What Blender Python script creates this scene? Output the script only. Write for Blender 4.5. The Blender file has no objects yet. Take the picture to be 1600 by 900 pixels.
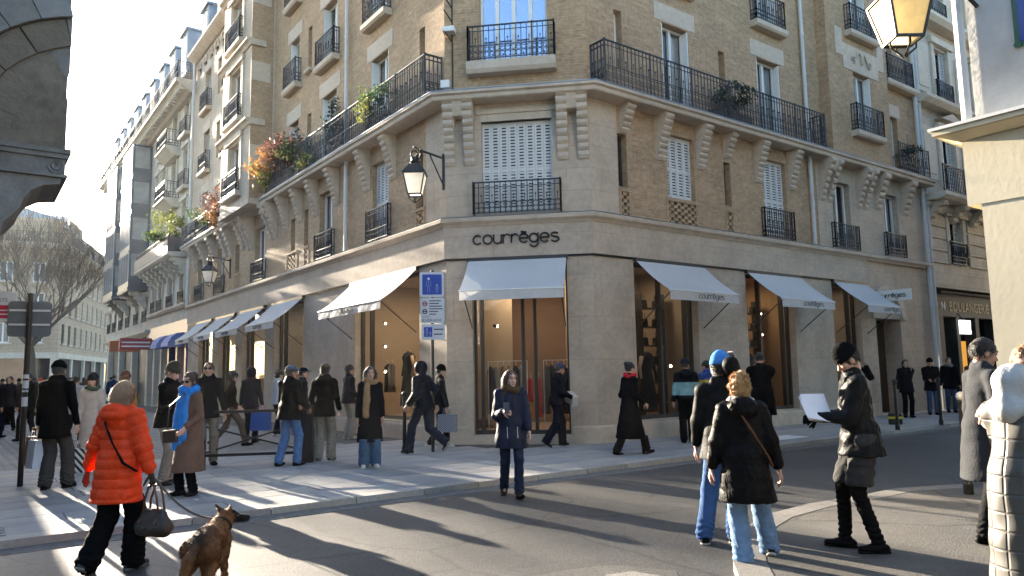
import bpy, bmesh, math, random
import numpy as np
from mathutils import Matrix, Vector
R = math.radians
random.seed(7); rng = np.random.default_rng(7)
scene = bpy.context.scene
col = scene.collection

# ---------------------------------------------------------------- camera
EYE = 1.65
FPX, PITCH, ROLL = 1154.1, R(6.5026), R(-1.0546)
cam_d = bpy.data.cameras.new('camera'); cam = bpy.data.objects.new('camera', cam_d); col.objects.link(cam)
cam_d.sensor_width = 36; cam_d.lens = FPX / 1600 * 36; cam_d.clip_start = .05; cam_d.clip_end = 2000
cam.matrix_world = Matrix.Translation((0, 0, EYE)) @ Matrix.Rotation(R(90) + PITCH, 4, 'X') @ Matrix.Rotation(ROLL, 4, 'Z')
scene.camera = cam
# ---------------------------------------------------------------- sky, sun, exposure
SUN_AZ, SUN_EL = R(-40.5), R(13.0)          # azimuth from +Y towards +X
world = bpy.data.worlds.new('World'); scene.world = world; world.use_nodes = True
wn = world.node_tree.nodes; wl = world.node_tree.links; wn.clear()
sky = wn.new('ShaderNodeTexSky'); sky.sky_type = 'NISHITA'; sky.sun_disc = False
sky.sun_elevation = SUN_EL; sky.sun_rotation = SUN_AZ; sky.air_density = 1.0; sky.dust_density = 1.0; sky.ozone_density = 2.5
bg = wn.new('ShaderNodeBackground'); bg.inputs[1].default_value = .09
wo = wn.new('ShaderNodeOutputWorld'); wl.new(sky.outputs[0], bg.inputs[0]); wl.new(bg.outputs[0], wo.inputs[0])
sd = bpy.data.lights.new('sun', 'SUN'); sd.energy = 5.0; sd.angle = R(.5); sd.color = (1, .90, .76)
sun = bpy.data.objects.new('sun', sd); col.objects.link(sun)
sdir = Vector((math.sin(SUN_AZ) * math.cos(SUN_EL), math.cos(SUN_AZ) * math.cos(SUN_EL), math.sin(SUN_EL)))
sun.rotation_euler = sdir.to_track_quat('Z', 'Y').to_euler(); sun.location = sdir * 60
vs = scene.view_settings; vs.view_transform = 'Standard'; vs.look = 'None'; vs.gamma = 1; vs.use_curve_mapping = False
vs.exposure = 3.0
vs.use_white_balance = True; vs.white_balance_temperature = 6950; vs.white_balance_tint = 10
cy = scene.cycles; cy.use_denoising = True; cy.max_bounces = 7; cy.diffuse_bounces = 3; cy.glossy_bounces = 3
cy.transmission_bounces = 4; cy.transparent_max_bounces = 10; cy.volume_bounces = 0; cy.sample_clamp_indirect = 6
cy.caustics_reflective = False; cy.caustics_refractive = False

# ---------------------------------------------------------------- pixel to direction
def ray(px, py):
    x, y = px - 800, py - 450; c, s = math.cos(ROLL), math.sin(ROLL)
    a, b = c * x + s * y, -s * x + c * y
    v = (a / FPX, 1, -b / FPX); cp, sp = math.cos(PITCH), math.sin(PITCH)
    return Vector((v[0], v[1] * cp - v[2] * sp, v[1] * sp + v[2] * cp))
def gpt(px, py, z=0.0):                      # where the sight line meets the level z
    r = ray(px, py); t = (z - EYE) / r.z
    return Vector((r.x * t, r.y * t, z))
def dpt(px, py, dist):                       # the point at that forward distance
    r = ray(px, py); t = dist / r.y
    return Vector((r.x * t, dist, EYE + r.z * t))

# ---------------------------------------------------------------- mesh helpers
def V2(x, y): return Vector((x, y))
class Frame:                                 # a vertical plane: origin, direction along, outward normal
    def __init__(s, O, d, n): s.O, s.d, s.n = Vector(O), Vector(d).normalized(), Vector(n).normalized()
    def P(s, u, o, z):
        q = s.O + s.d * u + s.n * o
        return Vector((q.x, q.y, z))
    def moved(s, u, o=0): return Frame(s.O + s.d * u + s.n * o, s.d, s.n)
WORLD = Frame((0, 0), (1, 0), (0, -1))
class MB:
    def __init__(s): s.v = []; s.f = []; s.m = []; s.mi = 0
    def add(s, vs, fs):
        b = len(s.v); s.v.extend([tuple(v) for v in vs]); s.f.extend([tuple(i + b for i in f) for f in fs]); s.m.extend([s.mi] * len(fs)); return s
    def hexa(s, p):
        return s.add(p, [(0, 1, 2, 3), (7, 6, 5, 4), (0, 4, 5, 1), (1, 5, 6, 2), (2, 6, 7, 3), (3, 7, 4, 0)])
    def box(s, fr, u0, u1, o0, o1, z0, z1):
        P = fr.P
        return s.hexa([P(u0, o0, z0), P(u1, o0, z0), P(u1, o1, z0), P(u0, o1, z0), P(u0, o0, z1), P(u1, o0, z1), P(u1, o1, z1), P(u0, o1, z1)])
    def bar(s, a, b, w, h=None, up=(0, 0, 1)):  # square bar between two points
        a, b = Vector(a), Vector(b); h = h or w; d = (b - a).normalized(); u = Vector(up)
        if abs(d.dot(u)) > .95: u = Vector((1, 0, 0))
        x = d.cross(u).normalized() * w / 2; y = x.cross(d).normalized() * h / 2
        return s.hexa([a - x - y, a + x - y, a + x + y, a - x + y, b - x - y, b + x - y, b + x + y, b - x + y])
    def tube(s, pts, r, n=8, cap=True):
        pts = [Vector(p) for p in pts]; k = len(pts); rs = r if isinstance(r, (list, tuple)) else [r] * k
        vs, fs = [], []; px = None
        for i, p in enumerate(pts):
            d = (pts[min(i + 1, k - 1)] - pts[max(i - 1, 0)])
            if d.length < 1e-9: d = Vector((0, 0, 1))
            d.normalize()
            if px is None:
                ref = Vector((0, 0, 1)) if abs(d.z) < .9 else Vector((1, 0, 0)); x = d.cross(ref).normalized()
            else:
                x = (px - d * px.dot(d)); x = x.normalized() if x.length > 1e-6 else d.orthogonal().normalized()
            px = x; y = d.cross(x)
            for j in range(n):
                a = 2 * math.pi * j / n; vs.append(p + (x * math.cos(a) + y * math.sin(a)) * rs[i])
        for i in range(k - 1):
            for j in range(n):
                fs.append((i * n + j, i * n + (j + 1) % n, (i + 1) * n + (j + 1) % n, (i + 1) * n + j))
        if cap: fs.append(tuple(range(n - 1, -1, -1))); fs.append(tuple((k - 1) * n + j for j in range(n)))
        return s.add(vs, fs)
    def lathe(s, c, prof, n=16, sx=1, sy=1):
        c = Vector(c); vs, fs = [], []
        for r, z in prof:
            for j in range(n):
                a = 2 * math.pi * j / n; vs.append(c + Vector((math.cos(a) * r * sx, math.sin(a) * r * sy, z)))
        for i in range(len(prof) - 1):
            for j in range(n): fs.append((i * n + j, i * n + (j + 1) % n, (i + 1) * n + (j + 1) % n, (i + 1) * n + j))
        fs.append(tuple(range(n - 1, -1, -1))); fs.append(tuple((len(prof) - 1) * n + j for j in range(n)))
        return s.add(vs, fs)
    def prism(s, fr, poly, o0, o1):             # polygon of (u, z), extruded along the normal
        k = len(poly); vs = [fr.P(u, o0, z) for u, z in poly] + [fr.P(u, o1, z) for u, z in poly]
        return s.add(vs, [tuple(range(k)), tuple(range(2 * k - 1, k - 1, -1))] + [(i, (i + 1) % k, (i + 1) % k + k, i + k) for i in range(k)])
    def profile(s, fr, poly, u0, u1):           # polygon of (o, z), extruded along u
        k = len(poly); vs = [fr.P(u0, o, z) for o, z in poly] + [fr.P(u1, o, z) for o, z in poly]
        return s.add(vs, [tuple(range(k)), tuple(range(2 * k - 1, k - 1, -1))] + [(i, (i + 1) % k, (i + 1) % k + k, i + k) for i in range(k)])
    def slab(s, poly, z0, z1):                  # plan polygon
        k = len(poly); vs = [(p[0], p[1], z0) for p in poly] + [(p[0], p[1], z1) for p in poly]
        return s.add(vs, [tuple(range(k)), tuple(range(2 * k - 1, k - 1, -1))] + [(i, (i + 1) % k, (i + 1) % k + k, i + k) for i in range(k)])
    def sweep(s, path, prof):                   # (o, z) profile along a plan polyline, mitred; outward = right of travel flipped by sign
        path = [Vector((p[0], p[1])) for p in path]; k = len(path); m = len(prof); vs = []
        for i in range(k):
            ns = []
            for a, b in ((i - 1, i), (i, i + 1)):
                if 0 <= a and b < k:
                    d = (path[b] - path[a]).normalized(); ns.append(Vector((d.y, -d.x)))
            nn = sum(ns, Vector((0, 0))).normalized(); q = nn / max(.3, nn.dot(ns[0]))
            for o, z in prof: vs.append((path[i].x + q.x * o, path[i].y + q.y * o, z))
        fs = [(i * m + j, i * m + (j + 1) % m, (i + 1) * m + (j + 1) % m, (i + 1) * m + j) for i in range(k - 1) for j in range(m)]
        fs += [tuple(range(m - 1, -1, -1)), tuple((k - 1) * m + j for j in range(m))]
        return s.add(vs, fs)
    def build(s, name, mat, parent=None, smooth=False, origin=None, recalc=True, uv=True):
        if not s.v: return None
        V = np.array(s.v, dtype=np.float64)
        if origin is None:
            lo, hi = V.min(0), V.max(0); origin = ((lo[0] + hi[0]) / 2, (lo[1] + hi[1]) / 2, lo[2])
        origin = Vector(origin)
        me = bpy.data.meshes.new(name); me.from_pydata((V - np.array(origin)).tolist(), [], s.f)
        mats = mat if isinstance(mat, (list, tuple)) else [mat]
        for m in mats: me.materials.append(m)
        if len(mats) > 1: me.polygons.foreach_set('material_index', s.m)
        if recalc:
            bm = bmesh.new(); bm.from_mesh(me); bmesh.ops.recalc_face_normals(bm, faces=bm.faces); bm.to_mesh(me); bm.free()
        if uv: box_uv(me, origin)
        if smooth: me.polygons.foreach_set('use_smooth', [True] * len(me.polygons))
        return link(name, me, parent, origin)
def box_uv(me, origin):
    n = len(me.polygons)
    if n == 0: return
    nl = len(me.loops); vi = np.zeros(nl, np.int32); me.loops.foreach_get('vertex_index', vi)
    co = np.zeros(len(me.vertices) * 3); me.vertices.foreach_get('co', co); co = co.reshape(-1, 3) + np.array(origin)
    nr = np.zeros(n * 3); me.polygons.foreach_get('normal', nr); nr = nr.reshape(-1, 3)
    lt = np.zeros(n, np.int32); me.polygons.foreach_get('loop_total', lt)
    fn = np.repeat(nr, lt, axis=0); p = co[vi]
    flat = np.abs(fn[:, 2]) > .75
    h = np.hypot(fn[:, 0], fn[:, 1]) + 1e-9; tx, ty = -fn[:, 1] / h, fn[:, 0] / h
    u = np.where(flat, p[:, 0], p[:, 0] * tx + p[:, 1] * ty); v = np.where(flat, p[:, 1], p[:, 2])
    lay = me.uv_layers.new(name='UVMap'); lay.data.foreach_set('uv', np.stack([u, v], 1).ravel())
PLOC = {}
def wloc(o):                                  # world location of an unrotated chain
    l = Vector((0, 0, 0))
    while o is not None: l = l + o.location; o = o.parent
    return l
def link(name, me, parent, origin):
    o = bpy.data.objects.new(name, me); col.objects.link(o)
    if parent is not None:
        o.parent = parent; o.location = Vector(origin) - wloc(parent)
    else: o.location = origin
    return o
def pane_quad(fr, u0, u1, o, z0, z1):
    q = [fr.P(u0, o, z0), fr.P(u1, o, z0), fr.P(u1, o, z1), fr.P(u0, o, z1)]; mb = MB()
    return mb.add(q if Vector((fr.d.y, -fr.d.x)).dot(fr.n) > 0 else q[::-1], [(0, 1, 2, 3)])
def tag(o, label, cat, group=None):
    o['label'] = label; o['category'] = cat
    if group: o['group'] = group
    return o
def thing(name, label, cat, loc=(0, 0, 0), group=None, rz=0.0):
    o = bpy.data.objects.new(name, None); col.objects.link(o); o.location = loc; o.rotation_euler = (0, 0, rz); o.empty_display_size = .2
    return tag(o, label, cat, group)
def struct(o): o['kind'] = 'structure'; return o
def copy_tree(o, parent=None, loc=None):
    c = o.copy(); col.objects.link(c); c.parent = parent
    if loc is not None: c.location = loc
    for ch in list(o.children): copy_tree(ch, c)
    return c
def text_mesh(body, size, depth=.004, align='LEFT', spacing=1.0):
    cu = bpy.data.curves.new('lettering', 'FONT'); cu.body = body; cu.size = size; cu.extrude = depth; cu.align_x = align; cu.resolution_u = 3; cu.space_character = spacing
    o = bpy.data.objects.new('lettering', cu); col.objects.link(o)
    dg = bpy.context.evaluated_depsgraph_get(); me = bpy.data.meshes.new_from_object(o.evaluated_get(dg)); bpy.data.objects.remove(o); bpy.data.curves.remove(cu)
    return me
def text_on(name, body, size, mat, parent, fr, u, o, z, right=1, depth=.004, align='LEFT', spacing=1.0, tilt=None):
    """lettering standing on a vertical frame; right = +1 if reading runs with +u."""
    me = text_mesh(body, size, depth, align, spacing); me.materials.append(mat)
    x = Vector((fr.d.x * right, fr.d.y * right, 0)); n = Vector((fr.n.x, fr.n.y, 0)); zc = Vector((0, 0, 1))
    M = Matrix((x, zc, n)).transposed().to_4x4()
    if tilt is not None: M = tilt
    me.transform(M); P = fr.P(u, o, z)
    return link(name, me, parent, P)

# ---------------------------------------------------------------- materials
MATS = {}
def srgb(r, g, b):
    f = lambda c: ((c / 255 + .055) / 1.055) ** 2.4 if c > 10 else c / 255 / 12.92
    return (f(r), f(g), f(b))
def mat(name, color, rough=.8, var=.12, scale=6, bump=.0, bscale=40, metal=0, spec=.4, grime=0.0, coord='Object', sheen=0, stretch=(1, 1, 1), trans=0):
    if name in MATS: return MATS[name]
    m = bpy.data.materials.new(name); m.use_nodes = True; nt = m.node_tree; N = nt.nodes; L = nt.links; b = N['Principled BSDF']
    b.inputs['Roughness'].default_value = rough; b.inputs['Metallic'].default_value = metal; b.inputs['Specular IOR Level'].default_value = spec
    if sheen: b.inputs['Sheen Weight'].default_value = sheen; b.inputs['Sheen Roughness'].default_value = .5
    tc = N.new('ShaderNodeTexCoord'); mp = N.new('ShaderNodeMapping'); mp.inputs['Scale'].default_value = stretch; L.new(tc.outputs[coord], mp.inputs[0])
    nz = N.new('ShaderNodeTexNoise'); nz.inputs['Scale'].default_value = scale; nz.inputs['Detail'].default_value = 6; nz.inputs['Roughness'].default_value = .62; L.new(mp.outputs[0], nz.inputs[0])
    rp = N.new('ShaderNodeValToRGB'); rp.color_ramp.elements[0].position = .28; rp.color_ramp.elements[1].position = .72
    c = color; rp.color_ramp.elements[0].color = (*[max(0, x * (1 - var)) for x in c], 1); rp.color_ramp.elements[1].color = (*[min(1, x * (1 + var)) for x in c], 1)
    L.new(nz.outputs[0], rp.inputs[0]); out = rp.outputs[0]
    if grime:
        n2 = N.new('ShaderNodeTexNoise'); n2.inputs['Scale'].default_value = .7; n2.inputs['Detail'].default_value = 8; n2.inputs['Roughness'].default_value = .7; L.new(mp.outputs[0], n2.inputs[0])
        r2 = N.new('ShaderNodeValToRGB'); r2.color_ramp.elements[0].position = .42; r2.color_ramp.elements[1].position = .75
        r2.color_ramp.elements[0].color = (1, 1, 1, 1); r2.color_ramp.elements[1].color = (1 - grime, 1 - grime * 1.05, 1 - grime * 1.1, 1); L.new(n2.outputs[0], r2.inputs[0])
        mx = N.new('ShaderNodeMixRGB'); mx.blend_type = 'MULTIPLY'; mx.inputs[0].default_value = 1; L.new(out, mx.inputs[1]); L.new(r2.outputs[0], mx.inputs[2]); out = mx.outputs[0]
    L.new(out, b.inputs['Base Color'])
    if bump:
        n3 = N.new('ShaderNodeTexNoise'); n3.inputs['Scale'].default_value = bscale; n3.inputs['Detail'].default_value = 5; L.new(mp.outputs[0], n3.inputs[0])
        bp = N.new('ShaderNodeBump'); bp.inputs['Strength'].default_value = bump; bp.inputs['Distance'].default_value = .02; L.new(n3.outputs[0], bp.inputs['Height']); L.new(bp.outputs[0], b.inputs['Normal'])
    if trans:
        tr = N.new('ShaderNodeBsdfTranslucent'); L.new(out, tr.inputs[0]); ms = N.new('ShaderNodeMixShader'); ms.inputs[0].default_value = trans
        L.new(b.outputs[0], ms.inputs[1]); L.new(tr.outputs[0], ms.inputs[2]); L.new(ms.outputs[0], N['Material Output'].inputs[0])
    MATS[name] = m; return m
def brick_mat(name, c1, c2, mortar, bw=.23, bh=.068, ms=.010, rough=.85, bump=.6, squash=1.0, var=.35, stain=.35, offset=.5, bias=0.0, coord='UV', dist=.006):
    if name in MATS: return MATS[name]
    m = bpy.data.materials.new(name); m.use_nodes = True; nt = m.node_tree; N = nt.nodes; L = nt.links; b = N['Principled BSDF']; b.inputs['Roughness'].default_value = rough; b.inputs['Specular IOR Level'].default_value = .25
    tc = N.new('ShaderNodeTexCoord')
    def tex(a, c, mo):
        t = N.new('ShaderNodeTexBrick'); t.inputs['Scale'].default_value = 1; t.inputs['Brick Width'].default_value = bw; t.inputs['Row Height'].default_value = bh; t.inputs['Mortar Size'].default_value = ms; t.inputs['Mortar Smooth'].default_value = .25; t.inputs['Bias'].default_value = bias; t.offset = offset
        t.inputs['Color1'].default_value = (*a, 1); t.inputs['Color2'].default_value = (*c, 1); t.inputs['Mortar'].default_value = (*mo, 1); L.new(tc.outputs[coord], t.inputs[0]); return t
    t = tex(c1, c2, mortar)
    nz = N.new('ShaderNodeTexNoise'); nz.inputs['Scale'].default_value = 1.1; nz.inputs['Detail'].default_value = 8; nz.inputs['Roughness'].default_value = .7; L.new(tc.outputs[coord], nz.inputs[0])
    rp = N.new('ShaderNodeValToRGB'); rp.color_ramp.elements[0].position = .35; rp.color_ramp.elements[1].position = .7; rp.color_ramp.elements[0].color = (1 + stain * .25,) * 3 + (1,); rp.color_ramp.elements[1].color = (1 - stain,) * 3 + (1,); L.new(nz.outputs[0], rp.inputs[0])
    mx = N.new('ShaderNodeMixRGB'); mx.blend_type = 'MULTIPLY'; mx.inputs[0].default_value = 1; L.new(t.outputs[0], mx.inputs[1]); L.new(rp.outputs[0], mx.inputs[2])
    n2 = N.new('ShaderNodeTexNoise'); n2.inputs['Scale'].default_value = 9; n2.inputs['Detail'].default_value = 6; L.new(tc.outputs[coord], n2.inputs[0])
    r2 = N.new('ShaderNodeValToRGB'); r2.color_ramp.elements[0].color = (1 - var,) * 3 + (1,); r2.color_ramp.elements[1].color = (1 + var * .6,) * 3 + (1,); r2.color_ramp.elements[0].position = .3; r2.color_ramp.elements[1].position = .7; L.new(n2.outputs[0], r2.inputs[0])
    m2 = N.new('ShaderNodeMixRGB'); m2.blend_type = 'MULTIPLY'; m2.inputs[0].default_value = 1; L.new(mx.outputs[0], m2.inputs[1]); L.new(r2.outputs[0], m2.inputs[2]); L.new(m2.outputs[0], b.inputs['Base Color'])
    h = tex((1, 1, 1), (.8, .8, .8), (0, 0, 0)); ad = N.new('ShaderNodeMath'); ad.operation = 'MULTIPLY_ADD'; L.new(n2.outputs[0], ad.inputs[0]); ad.inputs[1].default_value = .5; L.new(h.outputs[0], ad.inputs[2])
    bp = N.new('ShaderNodeBump'); bp.inputs['Strength'].default_value = bump; bp.inputs['Distance'].default_value = dist; L.new(ad.outputs[0], bp.inputs['Height']); L.new(bp.outputs[0], b.inputs['Normal'])
    MATS[name] = m; return m
def glass_mat(name, tint=(1, 1, 1), refl=.5, rough=.02):
    if name in MATS: return MATS[name]
    m = bpy.data.materials.new(name); m.use_nodes = True; nt = m.node_tree; N = nt.nodes; L = nt.links; N.remove(N['Principled BSDF'])
    tr = N.new('ShaderNodeBsdfTransparent'); tr.inputs[0].default_value = (*tint, 1); gl = N.new('ShaderNodeBsdfGlossy'); gl.inputs['Roughness'].default_value = rough
    fr = N.new('ShaderNodeFresnel'); fr.inputs[0].default_value = 1.36; mu = N.new('ShaderNodeMath'); mu.operation = 'MULTIPLY_ADD'; mu.inputs[1].default_value = 1.0; mu.inputs[2].default_value = refl; mu.use_clamp = True; L.new(fr.outputs[0], mu.inputs[0])
    ms = N.new('ShaderNodeMixShader'); L.new(mu.outputs[0], ms.inputs[0]); L.new(tr.outputs[0], ms.inputs[1]); L.new(gl.outputs[0], ms.inputs[2]); L.new(ms.outputs[0], N['Material Output'].inputs[0])
    MATS[name] = m; return m
def emit_mat(name, c, st):
    if name in MATS: return MATS[name]
    m = bpy.data.materials.new(name); m.use_nodes = True; b = m.node_tree.nodes['Principled BSDF']; b.inputs['Base Color'].default_value = (*c, 1); b.inputs['Emission Color'].default_value = (*c, 1); b.inputs['Emission Strength'].default_value = st
    MATS[name] = m; return m
M_brick = brick_mat('tan_brick', (.50, .325, .185), (.39, .245, .135), (.41, .32, .23), var=.22, stain=.22)
M_stone = brick_mat('limestone_ashlar', (.52, .425, .33), (.48, .39, .30), (.36, .29, .23), bw=1.15, bh=.52, ms=.006, bump=.25, var=.10, stain=.22, dist=.004)
M_clad = brick_mat('shop_stone_cladding', (.50, .415, .33), (.48, .395, .315), (.39, .32, .26), bw=1.9, bh=.95, ms=.007, bump=.3, var=.10, stain=.26, dist=.004)
M_trim = mat('limestone_trim', (.54, .445, .35), .85, .14, 5, .25, 60, grime=.25)
M_pale = brick_mat('pale_paris_stone', (.55, .49, .40), (.50, .44, .36), (.36, .32, .26), bw=1.3, bh=.45, ms=.012, bump=.3, var=.12, stain=.28)
M_paletrim = mat('pale_stone_trim', (.56, .50, .41), .85, .12, 4, .2, 50, grime=.2)
M_iron = mat('black_blue_iron', (.012, .016, .024), .5, .3, 20, metal=0, spec=.5)
M_white = mat('white_paint', (.74, .73, .70), .55, .05, 8, .05, 30)
M_shut = mat('white_shutter_paint', (.62, .61, .58), .6, .08, 9)
M_zinc = mat('zinc_sheet', (.25, .29, .34), .45, .15, 3, metal=.35)
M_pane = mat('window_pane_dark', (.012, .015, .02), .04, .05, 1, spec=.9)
M_pane_b = mat('sky_tinted_pane', (.42, .52, .70), .02, .04, 1, metal=.75, spec=1.0)  # blue mirror colour paints in the sky's reflection on the glass
M_upglass = glass_mat('upper_window_glass', (.9, .92, .93), .07)
M_curtain = mat('net_curtain', (.55, .54, .51), .9, .1, 5, trans=.2)
M_shopglass = glass_mat('shop_glass', (.93, .95, .95), .03)
M_dark = mat('dark_bronze_frame', (.035, .032, .03), .4, .1, 10, spec=.5)
M_black = mat('black_metal', (.01, .01, .011), .45, .2, 10)
M_pipe = mat('painted_drainpipe', (.55, .54, .52), .5, .08, 5, grime=.15)
# ================================================================ the corner building
TH = R(-36.5029)
dL = Vector((math.sin(TH), math.cos(TH))); dR = Vector((math.cos(TH), -math.sin(TH))); cb = (dR - dL).normalized()
CLp = Vector((-1.5026, 16.8137)); WB = 3.354; CRp = CLp + cb * WB
FL = Frame(CLp, dL, -dR); FB = Frame(CLp, cb, -(dL + dR)); FR = Frame(CRp, dR, -dL)
LEN_L, LEN_R = 24.4, 16.0
Z1, Z2, ZS = 4.23, 5.18, 7.88
TOP = 17.6
bld = thing('corner_building', 'tan brick and limestone corner building with a fashion shop on its ground floor', 'building', (CLp.x, CLp.y, 0))
BPATH = [FL.P(LEN_L, 0, 0), FL.P(0, 0, 0), FR.P(0, 0, 0), FR.P(LEN_R, 0, 0)]

def wall(fr, u0, u1, z0, z1, holes, m, name='wall', rec=.26, par=None, o=0.0):
    us = sorted({u0, u1, *[x for h in holes for x in h[:2] if u0 < x < u1]}); zs = sorted({z0, z1, *[x for h in holes for x in h[2:4] if z0 < x < z1]})
    mb = MB()
    for a, b in zip(us, us[1:]):
        run = None
        for c, d in zip(zs, zs[1:]):
            if any(h[0] <= a + 1e-6 and b <= h[1] + 1e-6 and h[2] <= c + 1e-6 and d <= h[3] + 1e-6 for h in holes): continue
            mb.add([fr.P(a, o, c), fr.P(b, o, c), fr.P(b, o, d), fr.P(a, o, d)], [(0, 1, 2, 3)])
    for h in holes:
        a, b, c, d = h[:4]; k = h[4] if len(h) > 4 else rec
        q = [(a, c), (b, c), (b, d), (a, d)]
        for i in range(4):
            p, r = q[i], q[(i + 1) % 4]
            mb.add([fr.P(p[0], o, p[1]), fr.P(r[0], o, r[1]), fr.P(r[0], o - k, r[1]), fr.P(p[0], o - k, p[1])], [(0, 1, 2, 3)])
    mb.add([fr.P(u0, o, z0), fr.P(u0, o - .5, z0), fr.P(u0, o - .5, z1), fr.P(u0, o, z1)], [(0, 1, 2, 3)])
    mb.add([fr.P(u1, o, z0), fr.P(u1, o - .5, z0), fr.P(u1, o - .5, z1), fr.P(u1, o, z1)], [(0, 1, 2, 3)])
    return mb.build(name, m, par or bld)
def window(fr, u0, u1, z0, z1, rec=.22, o=0.0, par=None, leaves=2, transom=.0, m=None, pane=None, name='window', fw=.055):
    b = o - rec; mb = MB(); m = m or M_white; f = fw
    mb.box(fr, u0, u0 + f, b - .03, b + .04, z0, z1).box(fr, u1 - f, u1, b - .03, b + .04, z0, z1).box(fr, u0 + f, u1 - f, b - .03, b + .038, z0, z0 + f * 1.4).box(fr, u0 + f, u1 - f, b - .03, b + .038, z1 - f, z1)
    for i in range(1, leaves): c = u0 + (u1 - u0) * i / leaves; mb.box(fr, c - f * .8, c + f * .8, b - .03, b + .05, z0 + f, z1 - f)
    if transom: z = z1 - (z1 - z0) * transom; mb.box(fr, u0 + f, u1 - f, b - .03, b + .044, z - .03, z + .03)
    w = mb.build(name, m, par or bld)
    pb = pane_quad(fr, u0, u1, b - .01, z0, z1); own = par is None and pane is None; pb.build('pane', pane or (M_upglass if own else M_pane), w, recalc=False)
    if own and u1 - u0 > .6:
        r = random.Random(int(u0 * 97 + z0 * 31)); k = r.choice((0, 1, 1, 2)); W = u1 - u0
        for a, c in (((u0, u0 + W * .33), (u1 - W * .3, u1)) if k == 1 else (((u0, u1),) if k == 2 else ((u0, u0 + W * .16),))):
            cm = MB(); n = 10; vs = [fr.P(a + (c - a) * i / n, b - .1 + .018 * (i % 2), z) for i in range(n + 1) for z in (z0, z1)]; cm.add(vs, [(2 * i, 2 * i + 2, 2 * i + 3, 2 * i + 1) for i in range(n)]).build('curtain', M_curtain, w, recalc=False)
    return w
def shutter(fr, u0, u1, z0, z1, o, par=None, pitch=.075, m=None):
    mb = MB(); s = .045
    mb.box(fr, u0, u0 + s, o, o + .035, z0, z1).box(fr, u1 - s, u1, o, o + .035, z0, z1)
    for z in (z0, z0 + (z1 - z0) * .45, z1 - .08): mb.box(fr, u0 + s, u1 - s, o + .002, o + .033, z, z + .08)
    n = int((z1 - z0 - .1) / pitch)
    for i in range(n):
        z = z0 + .08 + i * pitch; mb.add([fr.P(u0 + s, o + .028, z), fr.P(u1 - s, o + .028, z), fr.P(u1 - s, o + .005, z + pitch * .72), fr.P(u0 + s, o + .005, z + pitch * .72)], [(0, 1, 2, 3)])
    return mb.build('shutter', m or M_shut, par or bld)
def ring(mb, c, ax, ay, r, t=.0085, n=10):
    mb.tube([c + (ax * math.cos(2 * math.pi * i / n) + ay * math.sin(2 * math.pi * i / n)) * r for i in range(n + 1)], t, 3, cap=False)
def railing(fr, u0, u1, o, z0, z1, par=None, band=.36, ret=0.0, step=.105, name='railing', thick=.018, m=None):
    mb = MB(); X = Vector((fr.d.x, fr.d.y, 0)); Z = Vector((0, 0, 1))
    def run(a, b):
        L = (b - a).length; d = (b - a).normalized(); n = max(1, round(L / step)); zb = z0 + band * (z1 - z0) / 1.0
        for z, t in ((z1, .035), (z1 - .12, .018), (zb, .02), (z0 + .03, .022)): mb.bar(a + Z * (z - a.z), b + Z * (z - b.z), t, t * .8)
        for i in range(n + 1):
            p = a + d * (L * i / n); big = i in (0, n) or (n > 14 and i % 12 == 0)
            mb.bar((p.x, p.y, z0), (p.x, p.y, z1 + (.03 if big else 0)), thick * (1.9 if big else 1))
            if i < n:
                c = a + d * (L * (i + .5) / n); hb = zb - z0 - .03
                r = min(step * .47, hb * .25); cz = z0 + .03
                for k in (.27, .74): ring(mb, Vector((c.x, c.y, cz + hb * k)), d, Z, r)
                mb.bar((c.x - d.x * r, c.y - d.y * r, cz + hb * .5), (c.x + d.x * r, c.y + d.y * r, cz + hb * .5), .01)
                if i % 2: mb.bar((c.x, c.y, zb), (c.x, c.y, zb + (z1 - zb) * .3), .012); mb.hexa([Vector((c.x, c.y, zb + (z1 - zb) * .3)) + Vector(q) * .016 for q in ((-1, -1, 0), (1, -1, 0), (1, 1, 0), (-1, 1, 0), (-1, -1, 2), (1, -1, 2), (1, 1, 2), (-1, 1, 2))])
    A, B = fr.P(u0, o, z0), fr.P(u1, o, z0); run(A, B)
    if ret: run(fr.P(u0, o - ret, z0), A); run(B, fr.P(u1, o - ret, z0))
    return mb.build(name, m or M_iron, par or bld, recalc=False)
def console_profile(zt, zb, depth, n=6, back=-.03):
    pts = [(back, zb - .02), (back, zt), (depth, zt)]
    dz = (zt - zb) / n
    for i in range(n):
        t = i / n; o = depth * (1 - t) ** 1.3 * .95 + .06; z = zt - i * dz
        pts += [(o - .035, z - .02), (o, z - .05), (o, z - dz * .62), (o - .03, z - dz * .9)]
    pts.append((.03, zb - .02)); return pts
def console(fr, u, w, zt, zb, depth, n=6, double=False, par=None, m=None):
    mb = MB(); pr = console_profile(zt, zb, depth, n)
    if not double: mb.profile(fr, pr, u - w / 2, u + w / 2)
    else:
        g = w * .16; mb.profile(fr, pr, u - w / 2, u - g); mb.profile(fr, pr, u + g, u + w / 2)
        d2 = depth * .93; h = (zt - zb) * .3; mb.profile(fr, [(-.03, zt - h), (-.03, zt - .004), (d2 + .05, zt - .004), (d2, zt - h * .55), (d2 - .09, zt - h)], u - g, u + g)
    return mb.build('console', m or M_trim, par or bld)
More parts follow.
